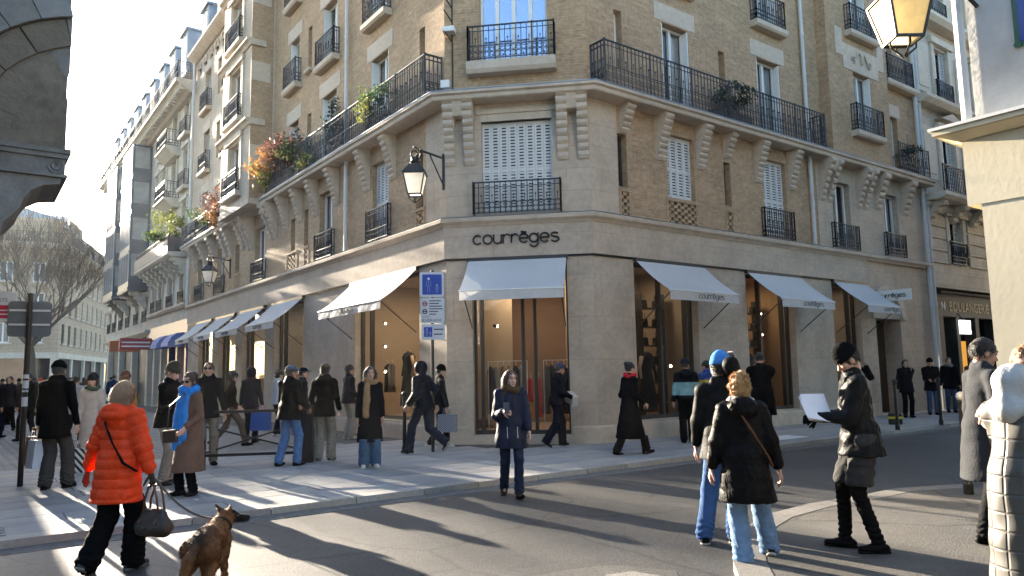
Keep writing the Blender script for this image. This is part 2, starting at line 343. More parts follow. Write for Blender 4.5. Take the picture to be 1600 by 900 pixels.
def vent_panel(fr, u0, u1, z0, z1):            # claustra of pierced brickwork: dark niche with crossing bricks
    mb = MB(); mb.box(fr, u0, u1, -.2, -.16, z0, z1).build('vent_back', M_black, bld)
    mb = MB(); nr = max(3, round((z1 - z0) / .085)); h = (z1 - z0) / nr; k = max(1, round((u1 - u0) / .3))
    mb.box(fr, u0 - .04, u0 + .05, -.02, .012, z0, z1).box(fr, u1 - .05, u1 + .04, -.02, .012, z0, z1).box(fr, u0 - .04, u1 + .04, -.02, .03, z1, z1 + .07)
    W = (u1 - u0 - .1) / k
    for r in range(nr):
        for c in range(k + (r % 2)):
            a = u0 + .05 + W * (c - (.5 if r % 2 else 0)) + W * .22; b = a + W * .56
            a, b = max(a, u0 + .05), min(b, u1 - .05)
            if b - a > .03: mb.box(fr, a, b, -.15, .004, z0 + r * h + .004, z0 + (r + 1) * h - .002)
    mb.build('vent_brick', M_brick, bld)
def sill(fr, u0, u1, z, d=.16, h=.12, par=None, m=None):
    return MB().profile(fr, [(-.05, z - h), (-.05, z), (d, z - .015), (d, z - h * .7), (d - .05, z - h)], u0, u1).build('sill', m or M_trim, par or bld)
def lintel(fr, u0, u1, z0, z1, o=.012, par=None):
    return MB().box(fr, u0, u1, -.04, o, z0, z1).build('lintel', M_trim, par or bld)
def pipe(fr, u, z0, z1, o=.1, r=.055, par=None):
    mb = MB().tube([fr.P(u, o, z0), fr.P(u, o, z1)], r, 10)
    z = z0 + 1.2
    while z < z1: mb.tube([fr.P(u, o, z), fr.P(u, o, z + .09)], r * 1.22, 10); z += 2.4
    return mb.build('drainpipe', M_pipe, par or bld, smooth=False)

# ---- ground floor: piers between the shop windows
SHOP_R = [(1.28, 3.5), (5.5, 7.68), (9.7, 11.25)]
SHOP_L = [(1.26, 4.95), (8.9, 11.7), (12.75, 15.5), (16.4, 18.9), (19.9, 22.3)]
SHOP_B = [(.6, 2.77)]
wall(FR, 0, 11.75, .08, Z1, [(a, b, .5, 4.18, .35) for a, b in SHOP_R], M_clad)
wall(FL, 0, LEN_L, .08, Z1, [(a, b, .5, 4.18, .35) for a, b in SHOP_L], M_clad)
wall(FB, 0, WB, .08, Z1, [(a, b, .27, 4.18, .35) for a, b in SHOP_B], M_clad)
# plinth course
mb = MB()
mb.sweep([FL.P(LEN_L, 0, 0), FL.P(0, 0, 0), FB.P(.56, 0, 0)], [(-.1, .03), (.045, .03), (.045, .42), (.03, .455), (-.1, .46)])
mb.sweep([FB.P(2.81, 0, 0), FR.P(0, 0, 0), FR.P(11.7, 0, 0)], [(-.1, .03), (.045, .03), (.045, .42), (.03, .455), (-.1, .46)])
mb.box(FB, .56, 2.81, -.2, .03, .03, .265); mb.build('plinth', M_trim, bld)
# fascia band and cornice, mitred round the corner
FE = 11.8
MB().sweep([FL.P(LEN_L, 0, 0), FL.P(0, 0, 0), FR.P(0, 0, 0), FR.P(FE, 0, 0)], [(-.2, Z1 + .025), (.07, Z1 + .025), (.07, 4.98), (-.2, 4.98)]).build('fascia', M_clad, bld)
MB().sweep([FL.P(LEN_L, 0, 0), FL.P(0, 0, 0), FR.P(0, 0, 0), FR.P(FE, 0, 0)], [(-.2, Z1 - .02), (.03, Z1 - .02), (.03, Z1 + .024), (-.2, Z1 + .024)]).build('painted_shadow_line', M_black, bld)  # black strip painted in for the shadow line under the fascia
MB().sweep(BPATH, [(-.2, 4.982), (.09, 4.982), (.11, 5.02), (.19, 5.08), (.2, 5.155), (.17, Z2), (-.2, Z2 + .02)]).build('cornice', M_trim, bld)
MB().sweep(BPATH, [(-.2, Z2 + .022), (.18, Z2 + .006), (.185, Z2 + .018), (-.2, Z2 + .04)]).build('cornice_flashing', M_zinc, bld)
# portal bay at the end of the right face
wall(FR, 11.75, LEN_R, .08, 4.99, [(12.15, 13.75, .1, 3.15, .7)], M_stone)
mb = MB(); cx, rad = 12.95, .8
arc = [(cx + rad * math.cos(a), 3.15 + rad * math.sin(a)) for a in [math.pi * i / 14 for i in range(15)]]
arc2 = [(cx + (rad + .3) * math.cos(a), 3.15 + (rad + .3) * math.sin(a)) for a in [math.pi * i / 14 for i in range(15)]]
for i in range(14): mb.prism(FR, [arc[i], arc2[i], arc2[i + 1], arc[i + 1]], -.1, .09)
mb.build('arch_surround', M_trim, bld)
MB().prism(FR, arc, -.05, .012).build('arch_tympanum', M_stone, bld)
M_wood = mat('dark_brown_wood', (.055, .025, .012), .45, .3, 3, .2, 30, stretch=(12, 12, 1))
mb = MB().box(FR, 12.15, 12.93, -.66, -.58, .1, 3.14).box(FR, 12.97, 13.75, -.66, -.58, .1, 3.14)
for a in (12.15, 12.97):
    for z0, z1 in ((.3, 1.2), (1.4, 2.9)): mb.box(FR, a + .12, a + .66, -.58, -.555, z0, z1)
dr = mb.build('door', M_wood, bld); MB().tube([FR.P(12.88, -.53, 1.05), FR.P(12.88, -.53, 1.4)], .015, 6).build('handle', M_pipe, dr)

# ---- shop glazing and the rooms behind it
M_room = mat('warm_plaster_room', (.42, .32, .22), .8, .06, 2)
M_roomfloor = mat('pale_wood_floor', (.42, .30, .19), .35, .12, 3, stretch=(1, 8, 1))
M_lampface = emit_mat('spot_lamp_face', (1, .86, .62), 5)
def shop_window(fr, u0, u1, z0, z1, splits, depth, energy, wallm):
    b = -.3; mb = MB(); f = .05
    mb.box(fr, u0, u0 + f, b, b + .1, z0, z1).box(fr, u1 - f, u1, b, b + .1, z0, z1).box(fr, u0 + f, u1 - f, b, b + .098, z0, z0 + .09).box(fr, u0 + f, u1 - f, b, b + .098, z1 - .1, z1)
    for s in splits: mb.box(fr, s - .035, s + .035, b - .01, b + .11, z0 + .09, z1 - .1)
    w = mb.build('shop_window', M_dark, bld)
    e = [u0] + list(splits) + [u1]
    for a, c in zip(e, e[1:]): pane_quad(fr, a + .03, c - .03, b + .05, z0, z1).build('pane', M_shopglass, w, recalc=False)
    a, c = u0 - .25, u1 + .25; y0, y1 = -.36, -depth; zt = z1 + .05; P = fr.P
    rm = MB().add([P(a, y0, z0), P(c, y0, z0), P(c, y1, z0), P(a, y1, z0), P(a, y0, zt), P(c, y0, zt), P(c, y1, zt), P(a, y1, zt)], [(3, 2, 6, 7), (0, 3, 7, 4), (1, 5, 6, 2), (4, 7, 6, 5)]).build('shop_room', wallm, bld, recalc=False)
    MB().add([P(a, y0, z0 + .003), P(c, y0, z0 + .003), P(c, y1, z0 + .003), P(a, y1, z0 + .003)], [(0, 1, 2, 3)]).build('room_floor', M_roomfloor, rm)
    lamp = bpy.data.lights.new('shop_ceiling_light', 'AREA'); lamp.energy = energy * .15; lamp.color = (1, .82, .62); lamp.size = .7
    lo = bpy.data.objects.new('shop_ceiling_light', lamp); col.objects.link(lo); lo.location = P((u0 + u1) / 2, -depth * .55, zt - .12)
    return w
def spot_lamp(fr, u, o, z, aim=1):             # little black track spot with a lit face
    mb = MB().tube([fr.P(u, o, z), fr.P(u + .1 * aim, o, z - .02)], .035, 8); ob = mb.build('spot_housing', M_black, bld)
    MB().tube([fr.P(u + .1 * aim, o, z - .02), fr.P(u + .11 * aim, o, z - .022)], .033, 8).build('spot_face', M_lampface, ob)
shop_window(FB, .6, 2.77, .27, 4.18, (.78, 1.72, 2.0), 4.2, 40, mat('brown_plaster_room', (.26, .16, .10), .8, .1, 2))
shop_window(FR, *SHOP_R[0], .5, 4.18, (2.35, 3.28), 2.2, 17, M_room)
shop_window(FR, *SHOP_R[1], .5, 4.18, (6.35, 7.4), 2.2, 18, mat('ochre_plaster_room', (.45, .27, .12), .8, .06, 2))
shop_window(FR, *SHOP_R[2], .5, 4.18, (10.9,), 2.0, 6, M_room)
shop_window(FL, *SHOP_L[0], .5, 4.18, (4.35,), 2.6, 60, M_room)
for i in range(1, 5): shop_window(FL, *SHOP_L[i], .5, 4.18, (SHOP_L[i][0] + .5, SHOP_L[i][1] - .5), 2.2, 20, mat('grey_plaster_room', (.40, .36, .30), .8, .06, 2))
for z in (3.1, 2.45, 1.75): spot_lamp(FL, 4.55, -.7, z, -1)
for z in (3.2, 2.6, 1.9, 1.5): spot_lamp(FR, 7.2, -.7, z, -1)
spot_lamp(FR, 3.2, -.6, 1.75, -1); spot_lamp(FL, 13.9, -.7, 1.6, -1); spot_lamp(FB, .95, -.7, 2.75, 1)

# ---- first floor (between the shop cornice and the balcony slab)
WR1 = [(.9, 1.2, 5.92, 7.2), (2.6, 3.62, 5.88, 7.5), (4.82, 5.1, 5.94, 7.12), (6.55, 7.65, 5.3, 7.5)]
VR = [(.92, 1.26, 5.22, 5.8), (2.54, 3.66, 5.22, 5.78), (4.82, 5.16, 5.22, 5.76)]; VL = [(1.0, 1.42, 5.22, 5.62), (8.55, 8.95, 5.22, 5.8), (9.6, 10.6, 5.22, 5.8), (16.0, 16.8, 5.22, 5.8)]
wall(FR, .88, 9.2, Z2, ZS, WR1 + VR, M_brick)
wall(FR, -.0, .88, Z2, ZS, [], M_stone, o=.004)
WR1b = [(10.05, 11.05, 5.3, 7.35), (13.15, 14.1, 5.3, 7.35)]
wall(FR, 9.2, LEN_R, Z2, ZS, WR1b, M_stone, o=.02)
WL1 = [(1.05, 1.4, 5.7, 7.1), (2.9, 3.85, 5.3, 7.4), (6.55, 7.65, 5.3, 7.35), (8.6, 8.95, 5.9, 7.1), (9.8, 10.2, 5.9, 7.0), (12.9, 14.1, 5.3, 7.3), (16.1, 16.7, 5.9, 7.1), (18.3, 19.4, 5.3, 7.3), (21.7, 22.8, 5.3, 7.3)]
wall(FL, .9, LEN_L, Z2, ZS, WL1 + VL, M_brick)
wall(FL, 0, .9, Z2, ZS, [], M_stone, o=.004)
wall(FB, 0, WB, Z2, ZS + .2, [(.86, 2.5, 5.3, 7.45, .3)], M_stone)
for u0, u1, z0, z1 in WR1: 
    if u1 - u0 < .5: window(FR, u0, u1, z0, z1, leaves=1, m=M_dark)
for fr, (u0, u1, z0, z1) in ((FR, WR1[1]), (FR, WR1[3]), (FL, WL1[1]), (FB, (.86, 2.5, 5.3, 7.45))):
    n = 4 if fr is not FB else 8; w = (u1 - u0) / n
    for i in range(n): shutter(fr, u0 + w * i + .004, u0 + w * (i + 1) - .004, z0, z1, -.16)
for h in WR1b: window(FR, *h, o=.02)
for i, h in enumerate(WL1):
    if i != 1: window(FL, *h, leaves=1 if h[1] - h[0] < .7 else 2, m=M_dark if h[1] - h[0] < .5 else None)
for u0, u1, z0, z1 in VR: vent_panel(FR, u0, u1, z0, z1)
for u0, u1, z0, z1 in VL: vent_panel(FL, u0, u1, z0, z1)
railing(FR, 6.4, 7.8, .1, 5.24, 6.05, ret=.1); railing(FR, 9.9, 11.3, .12, 5.24, 6.0, ret=.1); railing(FR, 13.05, 14.3, .12, 5.24, 6.0, ret=.1)
railing(FL, 2.75, 4.05, .1, 5.24, 6.1, ret=.1); railing(FL, 6.45, 7.8, .1, 5.24, 6.05, ret=.1); railing(FL, 12.8, 14.2, .12, 5.24, 6.0, ret=.1); railing(FL, 18.2, 19.5, .12, 5.24, 6.0, ret=.1); railing(FL, 21.6, 22.9, .12, 5.24, 6.0, ret=.1)
railing(FB, .68, 2.68, .14, 5.24, 5.98, ret=.14, step=.125)
MB().box(FB, .84, 2.52, -.28, .03, 7.45, 7.62).box(FB, .75, 2.6, -.05, .06, 7.625, 7.72).build('lintel', M_trim, bld)
for u, w, d in ((.36, .70, 1), (2.99, .70, 1)): console(FB, u, w, ZS + .14, 6.46, .40, 9, True)
for u in (2.35, 3.85, 6.3, 7.9): console(FR, u, .30, ZS, 6.78, .36, 8)
for u in (1.1, 4.97): console(FR, u, .26, ZS, 7.25, .30, 5)
for u in (9.65, 11.75): console(FR, u, .62, ZS, 6.65, .5, 7, True)
for u in (12.75, 14.55): console(FR, u, .34, ZS, 6.75, .45, 6)
for u in (2.6, 4.15, 6.3, 7.95, 9.3, 10.65): console(FL, u, .30, ZS, 6.75, .36, 8)
for u in (11.9, 14.6): console(FL, u, .62, ZS, 6.6, .55, 7, True)
for u in (15.6, 17.2, 18.0, 19.7, 21.3, 23.1): console(FL, u, .34, ZS, 6.75, .45, 6)
pipe(FL, 5.42, Z2 + .05, ZS); pipe(FR, 8.8, Z2 + .05, ZS); pipe(FL, 5.42, ZS + .2, TOP); pipe(FR, 8.8, ZS + .2, TOP)
pipe(FL, 24.1, Z2, TOP, .16, .07); pipe(FR, 15.8, .1, TOP, .12, .07)

# ---- balcony slab running round the corner
MB().sweep(BPATH, [(-.2, ZS + .002), (.44, ZS + .002), (.46, ZS + .03), (.46, ZS + .1), (.52, ZS + .13), (.52, ZS + .19), (-.2, ZS + .2)]).build('balcony_slab', M_trim, bld)
MB().sweep(BPATH, [(-.2, ZS + .202), (.505, ZS + .195), (.53, ZS + .195), (.53, ZS + .215), (-.2, ZS + .24)]).build('slab_flashing', M_zinc, bld)
railing(FR, .12, 9.1, .46, ZS + .22, ZS + 1.25, step=.125, thick=.021, band=.42)
railing(FL, .12, 11.6, .46, ZS + .22, ZS + 1.25, step=.125, thick=.021, band=.42)
mb = MB()
railing(FR.moved(.12), 0, .02, .46, ZS + .22, ZS + 1.25, ret=.46); railing(FR.moved(9.1), 0, .02, .46, ZS + .22, ZS + 1.25, ret=.46)
railing(FL.moved(.12), 0, .02, .46, ZS + .22, ZS + 1.25, ret=.46)

# ---- upper floors
FLOORS = [8.32, 11.35, 14.4]
holesR = []; holesL = []; holesB = []
for k, f in enumerate(FLOORS):
    s = f + (.0 if k == 0 else .15)
    holesR += [(2.6, 3.62, s, f + 2.1), (6.55, 7.65, s, f + 2.15), (.92, 1.18, f + .5, f + 1.95), (4.84, 5.1, f + .6, f + 1.9)]
    holesL += [(2.9, 3.95, s, f + 2.1), (6.35, 7.5, s, f + 2.15), (.92, 1.2, f + .6, f + 1.95), (8.45, 8.8, f + .5, f + 2.0), (9.6, 10.5, f + .35, f + 2.1)]
    holesB += [(.86, 2.46, f + .55 + (0 if k == 0 else .0), f + 2.55)]
wall(FR, 0, 9.75, ZS + .2, TOP, holesR, M_brick); wall(FL, 0, 12.2, ZS + .2, TOP, holesL, M_brick); wall(FB, 0, WB, ZS + .2, TOP, holesB, M_brick)
for fr, hs in ((FR, holesR), (FL, holesL)):
    for h in hs:
        wd = h[1] - h[0]; window(fr, *h, leaves=1 if wd < .6 else 2, rec=.24)
        if wd > .8:
            lintel(fr, h[0] - .26, h[1] + .26, h[3] + .03, h[3] + .5)
            MB().box(fr, h[0] + .01, h[0] + .04, -.23, -.01, h[2], h[3] - .02).box(fr, h[1] - .04, h[1] - .01, -.23, -.01, h[2], h[3] - .02).build('folded_shutter', M_white, bld)
            if h[2] > 9: sill(fr, h[0] - .2, h[1] + .2, h[2], .26, .2); railing(fr, h[0] - .14, h[1] + .14, .2, h[2] + .01, h[2] + .85, ret=.2)
        elif h[2] > 9 or wd > .3: sill(fr, h[0] - .1, h[1] + .1, h[2], .13, .12)
for h in holesB:
    window(FB, *h, leaves=4, rec=.2, pane=M_pane_b, fw=.06, transom=0); sill(FB, h[0] - .28, h[1] + .2, h[2] - .02, .3, .3)
    railing(FB, h[0] - .25, h[1] + .17, .24, h[2], h[2] + .82, ret=.24, band=.42, step=.13)
MB().sweep([FL.P(11.9, 0, 0), FL.P(0, 0, 0), FR.P(0, 0, 0), FR.P(9.7, 0, 0)], [(-.1, ZS + .24), (.03, ZS + .24), (.03, ZS + .42), (.015, ZS + .44), (-.1, ZS + .44)]).build('base_course', M_stone, bld)
# right-hand bay, standing proud
BAY = FR.moved(0, .34)
hb = [(11.2, 12.25, 9.0, 11.0), (11.2, 12.25, 12.3, 14.3)]
wall(BAY, 9.75, 13.4, ZS + .2, TOP, hb, M_brick)
mb = MB().box(FR, 9.747, 9.76, -.05, .34, ZS + .2, TOP); mb.build('bay_return', M_brick, bld)
for h in hb:
    window(BAY, *h); sill(BAY, h[0] - .35, h[1] + .35, h[2], .24, .2); railing(BAY, h[0] - .28, h[1] + .28, .2, h[2] + .01, h[2] + .85, ret=.2)
    MB().box(BAY, h[0] - .55, h[1] + .55, -.05, .02, h[3] + .02, h[3] + .85).box(BAY, h[0] - .95, h[0] - .55, -.05, .018, h[3] + .4, h[3] + 1.3).box(BAY, h[1] + .55, h[1] + .95, -.05, .018, h[3] + .4, h[3] + 1.3).build('stone_surround', M_trim, bld)
    MB().box(BAY, h[1] - .04, h[1] - .01, -.2, -.01, h[2], h[3]).build('folded_shutter', M_white, bld)
    mb = MB(); zc = h[3] + .55; X = Vector((FR.d.x, FR.d.y, 0)); Z = Vector((0, 0, 1))
    c0 = BAY.P((h[0] + h[1]) / 2, .05, zc)
    for sg in (-1, 1):
        mb.tube([c0 + X * sg * t * .5 + Z * (.18 * math.sin(t * 5) - .1 * t) for t in [i / 9 for i in range(10)]], [.05 * (1 - i / 14) for i in range(10)], 6)
        ring(mb, c0 + X * sg * .5 + Z * -.12, X, Z, .07, .03)
    mb.tube([c0 + Z * (.15 - .4 * i / 5) for i in range(6)], [.03, .07, .08, .06, .04, .02], 6); mb.build('carved_ornament', M_trim, bld, smooth=True)
he = [(13.95, 14.6, 8.4, 10.2), (13.95, 14.6, 11.5, 13.4)]
wall(FR, 13.4, LEN_R, ZS + .2, TOP, he, M_brick); MB().box(FR, 13.392, 13.404, -.05, .34, ZS + .2, TOP).build('bay_return', M_brick, bld)
for h in he: window(FR, *h, leaves=1); lintel(FR, h[0] - .2, h[1] + .2, h[3] + .03, h[3] + .45)
railing(FR, 13.6, 15.7, .46, ZS + .22, ZS + 1.2, step=.14); sill(FR, 13.6, 15.7, 11.4, .3, .2); railing(FR, 13.7, 15.5, .25, 11.4, 12.3, ret=.2)
# left-hand bay and the far stretch of the left face
BAL = FL.moved(0, .8)
hb = [(13.6, 15.0, 8.6, 10.6), (13.6, 15.0, 11.5, 13.6), (13.6, 15.0, 14.6, 16.5)]
wall(BAL, 12.4, 16.2, ZS + .2, TOP - .6, hb, M_stone, o=.002)
MB().box(FL, 12.388, 12.402, -.05, .8, ZS + .2, TOP - .6).build('bay_return', M_brick, bld); MB().box(FL, 16.2, 16.212, -.05, .8, ZS + .2, TOP - .6).build('bay_return', M_brick, bld)
MB().box(FL, 12.3, 16.3, -.05, .84, ZS + .04, ZS + .24).build('bay_slab', M_trim, bld)
for z in (10.9, 13.95, 16.9): MB().profile(FL, [(.3, z), (.86, z), (.92, z + .1), (1.02, z + .16), (1.02, z + .24), (.3, z + .24)], 12.3, 16.3).build('bay_cornice', M_trim, bld)
for z in (9.4, 12.6, 15.6): MB().box(FL, 12.36, 12.41, .1, .812, z, z + .75).build('quoin', M_trim, bld)
for h in hb:
    window(BAL, *h); sill(BAL, h[0] - .3, h[1] + .3, h[2], .24, .2); railing(BAL, h[0] - .25, h[1] + .25, .2, h[2] + .01, h[2] + .85, ret=.2)
    MB().box(BAL, h[0] - .3, h[0] - .06, -.02, .06, h[2], h[3] + .3).box(BAL, h[1] + .06, h[1] + .3, -.02, .06, h[2], h[3] + .3).box(BAL, h[0] - .4, h[1] + .4, -.02, .12, h[3] + .1, h[3] + .32).build('window_surround', M_trim, bld)
    MB().box(BAL, h[0] + .01, h[0] + .05, -.2, -.01, h[2], h[3]).build('folded_shutter', M_white, bld)
hf = [(u, u + 1.05, f + .1, f + 2.1) for u in (17.5, 21.4) for f in FLOORS] + [(19.6, 20.2, f + .3, f + 2.0) for f in FLOORS]
harch = [(17.0 + 1.05 * i, 17.0 + 1.05 * i + .5, 16.75, 17.15, .3) for i in range(7)]
wall(FL, 12.2, LEN_L, ZS + .2, TOP, hf + harch, M_stone, rec=.24)
for h in hf:
    window(FL, *h, leaves=2 if h[1] - h[0] > .8 else 1); lintel(FL, h[0] - .2, h[1] + .2, h[3] + .02, h[3] + .42)
    if h[1] - h[0] > .8: sill(FL, h[0] - .2, h[1] + .2, h[2], .26, .2); railing(FL, h[0] - .14, h[1] + .14, .2, h[2] + .01, h[2] + .85, ret=.2)
for h in harch:
    c = (h[0] + h[1]) / 2
    MB().box(FL, h[0], h[1], -.3, -.28, h[2], h[3] + .25).build('arch_back', mat('red_brick_infill', (.30, .12, .06), .85, .2, 10), bld)
    mb = MB(); a1 = [(c + .25 * math.cos(t), h[3] + .25 * math.sin(t)) for t in [math.pi * i / 8 for i in range(9)]]; a2 = [(c + .36 * math.cos(t), h[3] + .36 * math.sin(t)) for t in [math.pi * i / 8 for i in range(9)]]
    for i in range(8): mb.prism(FL, [a1[i], a2[i], a2[i + 1], a1[i + 1]], -.02, .05)
    mb.prism(FL, a1, -.1, .004); mb.build('arch', M_trim, bld)
railing(FL, 12.6, LEN_L - .2, .46, ZS + .22, ZS + 1.15, step=.15)
# eaves, mansard and dormers
MB().sweep(BPATH, [(-.2, TOP), (.1, TOP), (.35, TOP + .2), (.45, TOP + .32), (.45, TOP + .42), (-.2, TOP + .45)]).build('eaves_cornice', M_trim, bld)
MB().sweep(BPATH, [(-2.2, TOP + .46), (.2, TOP + .46), (-.6, TOP + 2.8), (-2.2, TOP + 3.0)]).build('mansard_roof', M_zinc, bld)
def dormer(fr, u, z, par, o=.1, w=1.2, h=1.7, back=1.4, wm=None):
    mb = MB().box(fr, u - w / 2, u + w / 2, o - back, o, z, z + h).box(fr, u - w / 2 - .1, u + w / 2 + .1, o - back, o + .12, z + h + .002, z + h + .12)
    mb.prism(fr, [(u - w / 2 - .05, z + h + .122), (u + w / 2 + .05, z + h + .122), (u, z + h + .35)], o - back, o + .06)
    d = mb.build('dormer', wm or M_zinc, par); MB().box(fr, u - w * .3, u + w * .3, o - .04, o + .012, z + .25, z + h - .15).build('dormer_pane', M_pane, d); MB().box(fr, u - .03, u + .03, o, o + .03, z + .25, z + h - .15).box(fr, u - w * .34, u - w * .3, o, o + .03, z + .2, z + h - .1).box(fr, u + w * .3, u + w * .34, o, o + .03, z + .2, z + h - .1).build('dormer_frame', M_white, d)
for u in (16.6, 19.6, 22.4): dormer(FL, u, TOP + .5, bld)
# cores so that no light leaks through the storeys
MB().slab([FL.P(LEN_L, -.5, 0).xy, FL.P(0, -.5, 0).xy, FR.P(0, -.5, 0).xy, FR.P(LEN_R, -.5, 0).xy, (FR.P(LEN_R, -9, 0)).xy, (FL.P(LEN_L, -9, 0)).xy], Z1 + .1, TOP + .3).build('inner_core', mat('dark_interior', (.02, .018, .016), .9), bld)
# ================================================================ the ground
M_asph = mat('asphalt', (.068, .067, .066), .58, .6, 42, .26, 60, spec=.5, grime=.3)
M_asph2 = mat('worn_asphalt_patch', (.10, .096, .088), .55, .5, 40, .26, 60, spec=.5, grime=.3)
M_setts = brick_mat('grey_setts', (.30, .295, .29), (.24, .24, .24), (.06, .06, .062), bw=.22, bh=.14, ms=.016, bump=.8, var=.3, stain=.25, rough=.75, dist=.012)
M_slab = mat('granite_paving', (.30, .30, .30), .72, .12, 14, .3, 120, grime=.3, coord='Object')
M_slab2 = mat('granite_paving_dark', (.25, .25, .255), .72, .14, 14, .3, 120, grime=.3)
M_slab3 = mat('granite_paving_warm', (.34, .325, .30), .72, .12, 14, .3, 120, grime=.3)
M_joint = mat('paving_joint_sand', (.07, .068, .065), .9, .2, 30)
M_kerb = mat('kerb_granite', (.36, .35, .33), .7, .15, 20, .3, 90, grime=.25)
struct(MB().slab([(-400, -80), (400, -80), (400, 700), (-400, 700)], -.3, 0).build('road', M_asph))
ZP = .08; KO = 2.95
def FRo(u, o): q = FR.P(u, o, 0); return (q.x, q.y)
pave = struct(MB().slab([FRo(-60, KO - .25), FRo(60, KO - .25), FRo(60, -.2), FRo(-.2, -.2), FRo(-.2, -160), FRo(-60, -160)], -.2, ZP - .012).build('pavement', M_joint))
setts = struct(MB().slab([FRo(-60, KO - .25), FRo(-10.6, KO - .25), FRo(-10.6, -4.2), FRo(-4.0, -4.2), FRo(-4.0, -160), FRo(-60, -160)], -.1, ZP - .006).build('pavement_setts', M_setts))
struct(MB().slab([FRo(11.2, KO - .25), FRo(60, KO - .25), FRo(60, -.2), FRo(11.2, -.2)], -.1, ZP - .002).build('pavement_far', M_slab2))
# paving stones, each a piece of its own, rows parallel to the kerb
mats = [M_slab, M_slab, M_slab2, M_slab3]; slabs = {}
def stone_mesh(w, h, m, j):
    key = (w, h, m, j)
    if key not in slabs:
        g = .006; b = .006; mb = MB(); x, y = w / 2 - g, h / 2 - g; t = (.0, .0015, -.001)[j]
        vs = [(-x, -y, -.03), (x, -y, -.03), (x, y, -.03), (-x, y, -.03), (-x, -y, t - b), (x, -y, t - b), (x, y, t - b), (-x, y, t - b), (-x + b, -y + b, t), (x - b, -y + b, t), (x - b, y - b, t), (-x + b, y - b, t)]
        me = bpy.data.meshes.new('paving_stone'); me.from_pydata(vs, [], [(4, 5, 9, 8), (5, 6, 10, 9), (6, 7, 11, 10), (7, 4, 8, 11), (8, 9, 10, 11), (0, 1, 5, 4), (1, 2, 6, 5), (2, 3, 7, 6), (3, 0, 4, 7)]); me.materials.append(m); slabs[key] = me
    return slabs[key]
ang = math.atan2(dR.y, dR.x)
def lay(u, o, w, h, rs):
    ob = bpy.data.objects.new('paving_stone', stone_mesh(w, h, rs.choice(mats), rs.randrange(3))); col.objects.link(ob)
    q = FR.P(u, o, ZP); ob.parent = pave; ob.location = q - wloc(pave); ob.rotation_euler = (0, 0, ang)
rs = random.Random(3); o = KO - .25; row = 0
while o > -4.1:
    h = (.62, .55, .7, .6)[row % 4]; w = (1.15, 1.0, 1.25, 1.05)[row % 4]; u = -10.6 - rs.random() * .6
    while u < 11:
        cu, co = u + w / 2, o - h / 2
        q = FR.P(cu, co, 0).xy - CLp; inside = (q.dot(dR) > .35 and co < -.35)
        if not inside and (co > -.6 or cu < .2): lay(cu, co, w, h, rs)
        u += w
    o -= h; row += 1
ks = struct(MB().box(FR, -60, 60, KO - .25, KO - .01, -.2, ZP - .02).build('kerb', M_joint)); u = -16.0
km = {}
for i in range(30):
    w = (1.0, .9, 1.1)[i % 3]; key = w
    if key not in km: km[key] = MB().box(WORLD, -w / 2 + .007, w / 2 - .007, -.125, .125, -.12, .004).build('kerb_stone', [M_kerb, mat('kerb_granite_dark', (.29, .28, .265), .7, .2, 20, .3, 90, grime=.3), mat('kerb_granite_warm', (.38, .355, .32), .7, .15, 20, .3, 90, grime=.3)][len(km) % 3], origin=(0, 0, 0)).data; bpy.data.objects.remove([o_ for o_ in bpy.data.objects if o_.data == km[key]][0])
    ob = bpy.data.objects.new('kerb_stone', km[key]); col.objects.link(ob); ob.parent = ks; ob.location = FR.P(u + w / 2, KO - .125, ZP) - wloc(ks); ob.rotation_euler = (0, 0, ang); u += w
struct(MB().box(FR, -60, 60, KO, KO + .32, -.1, .004).build('gutter', mat('gutter_stone', (.13, .125, .12), .75, .4, 12, .4, 100)))
# tactile paving by the crossing
tp = MB().box(FR, 1.0, 4.3, 1.75, 2.35, ZP - .01, ZP + .004).build('tactile_paving', mat('white_tactile', (.62, .62, .60), .7, .1, 20)); struct(tp)
mb = MB()
for i in range(34):
    for j in range(6):
        c = FR.P(1.06 + i * .095, 1.8 + j * .1, ZP + .004); mb.lathe(c, [(.022, 0), (.014, .006)], 6)
mb.build('tactile_dome', MATS['white_tactile'], tp)
# near pavement on the right
NK = [(5.9, 9.7), (4.93, 9.45), (4.42, 9.08), (3.5, 8.52), (2.9, 8.0), (2.58, 7.55), (2.36, 7.16), (2.17, 6.7), (2.02, 6.2), (1.88, 5.5), (1.8, 4.4), (1.8, -6)]
M_near = mat('warm_asphalt_pavement', (.13, .122, .11), .7, .35, 40, .35, 60, grime=.25)
np_ = struct(MB().slab([(24, 23.1)] + NK + [(30, -6), (30, 23)], -.2, ZP).build('pavement_near', M_near))
ps = NK
def off(poly, d):
    out = []
    for i, p in enumerate(poly):
        a = Vector(poly[max(0, i - 1)]); b = Vector(poly[min(len(poly) - 1, i + 1)]); t = (b - a).normalized(); n = Vector((t.y, -t.x)); out.append(Vector(p) - n * d)
    return out
for sgn in (1,):
    inn = off(NK, -.26)
    for i in range(len(NK) - 1):
        MB().slab([NK[i], NK[i + 1], inn[i + 1] * .5 + inn[i + 1] * .5, inn[i]], -.1, ZP + .004).build('kerb_stone', mat('near_kerb_stone', (.21, .195, .175), .7, .2, 20, .4, 70, grime=.3), np_)
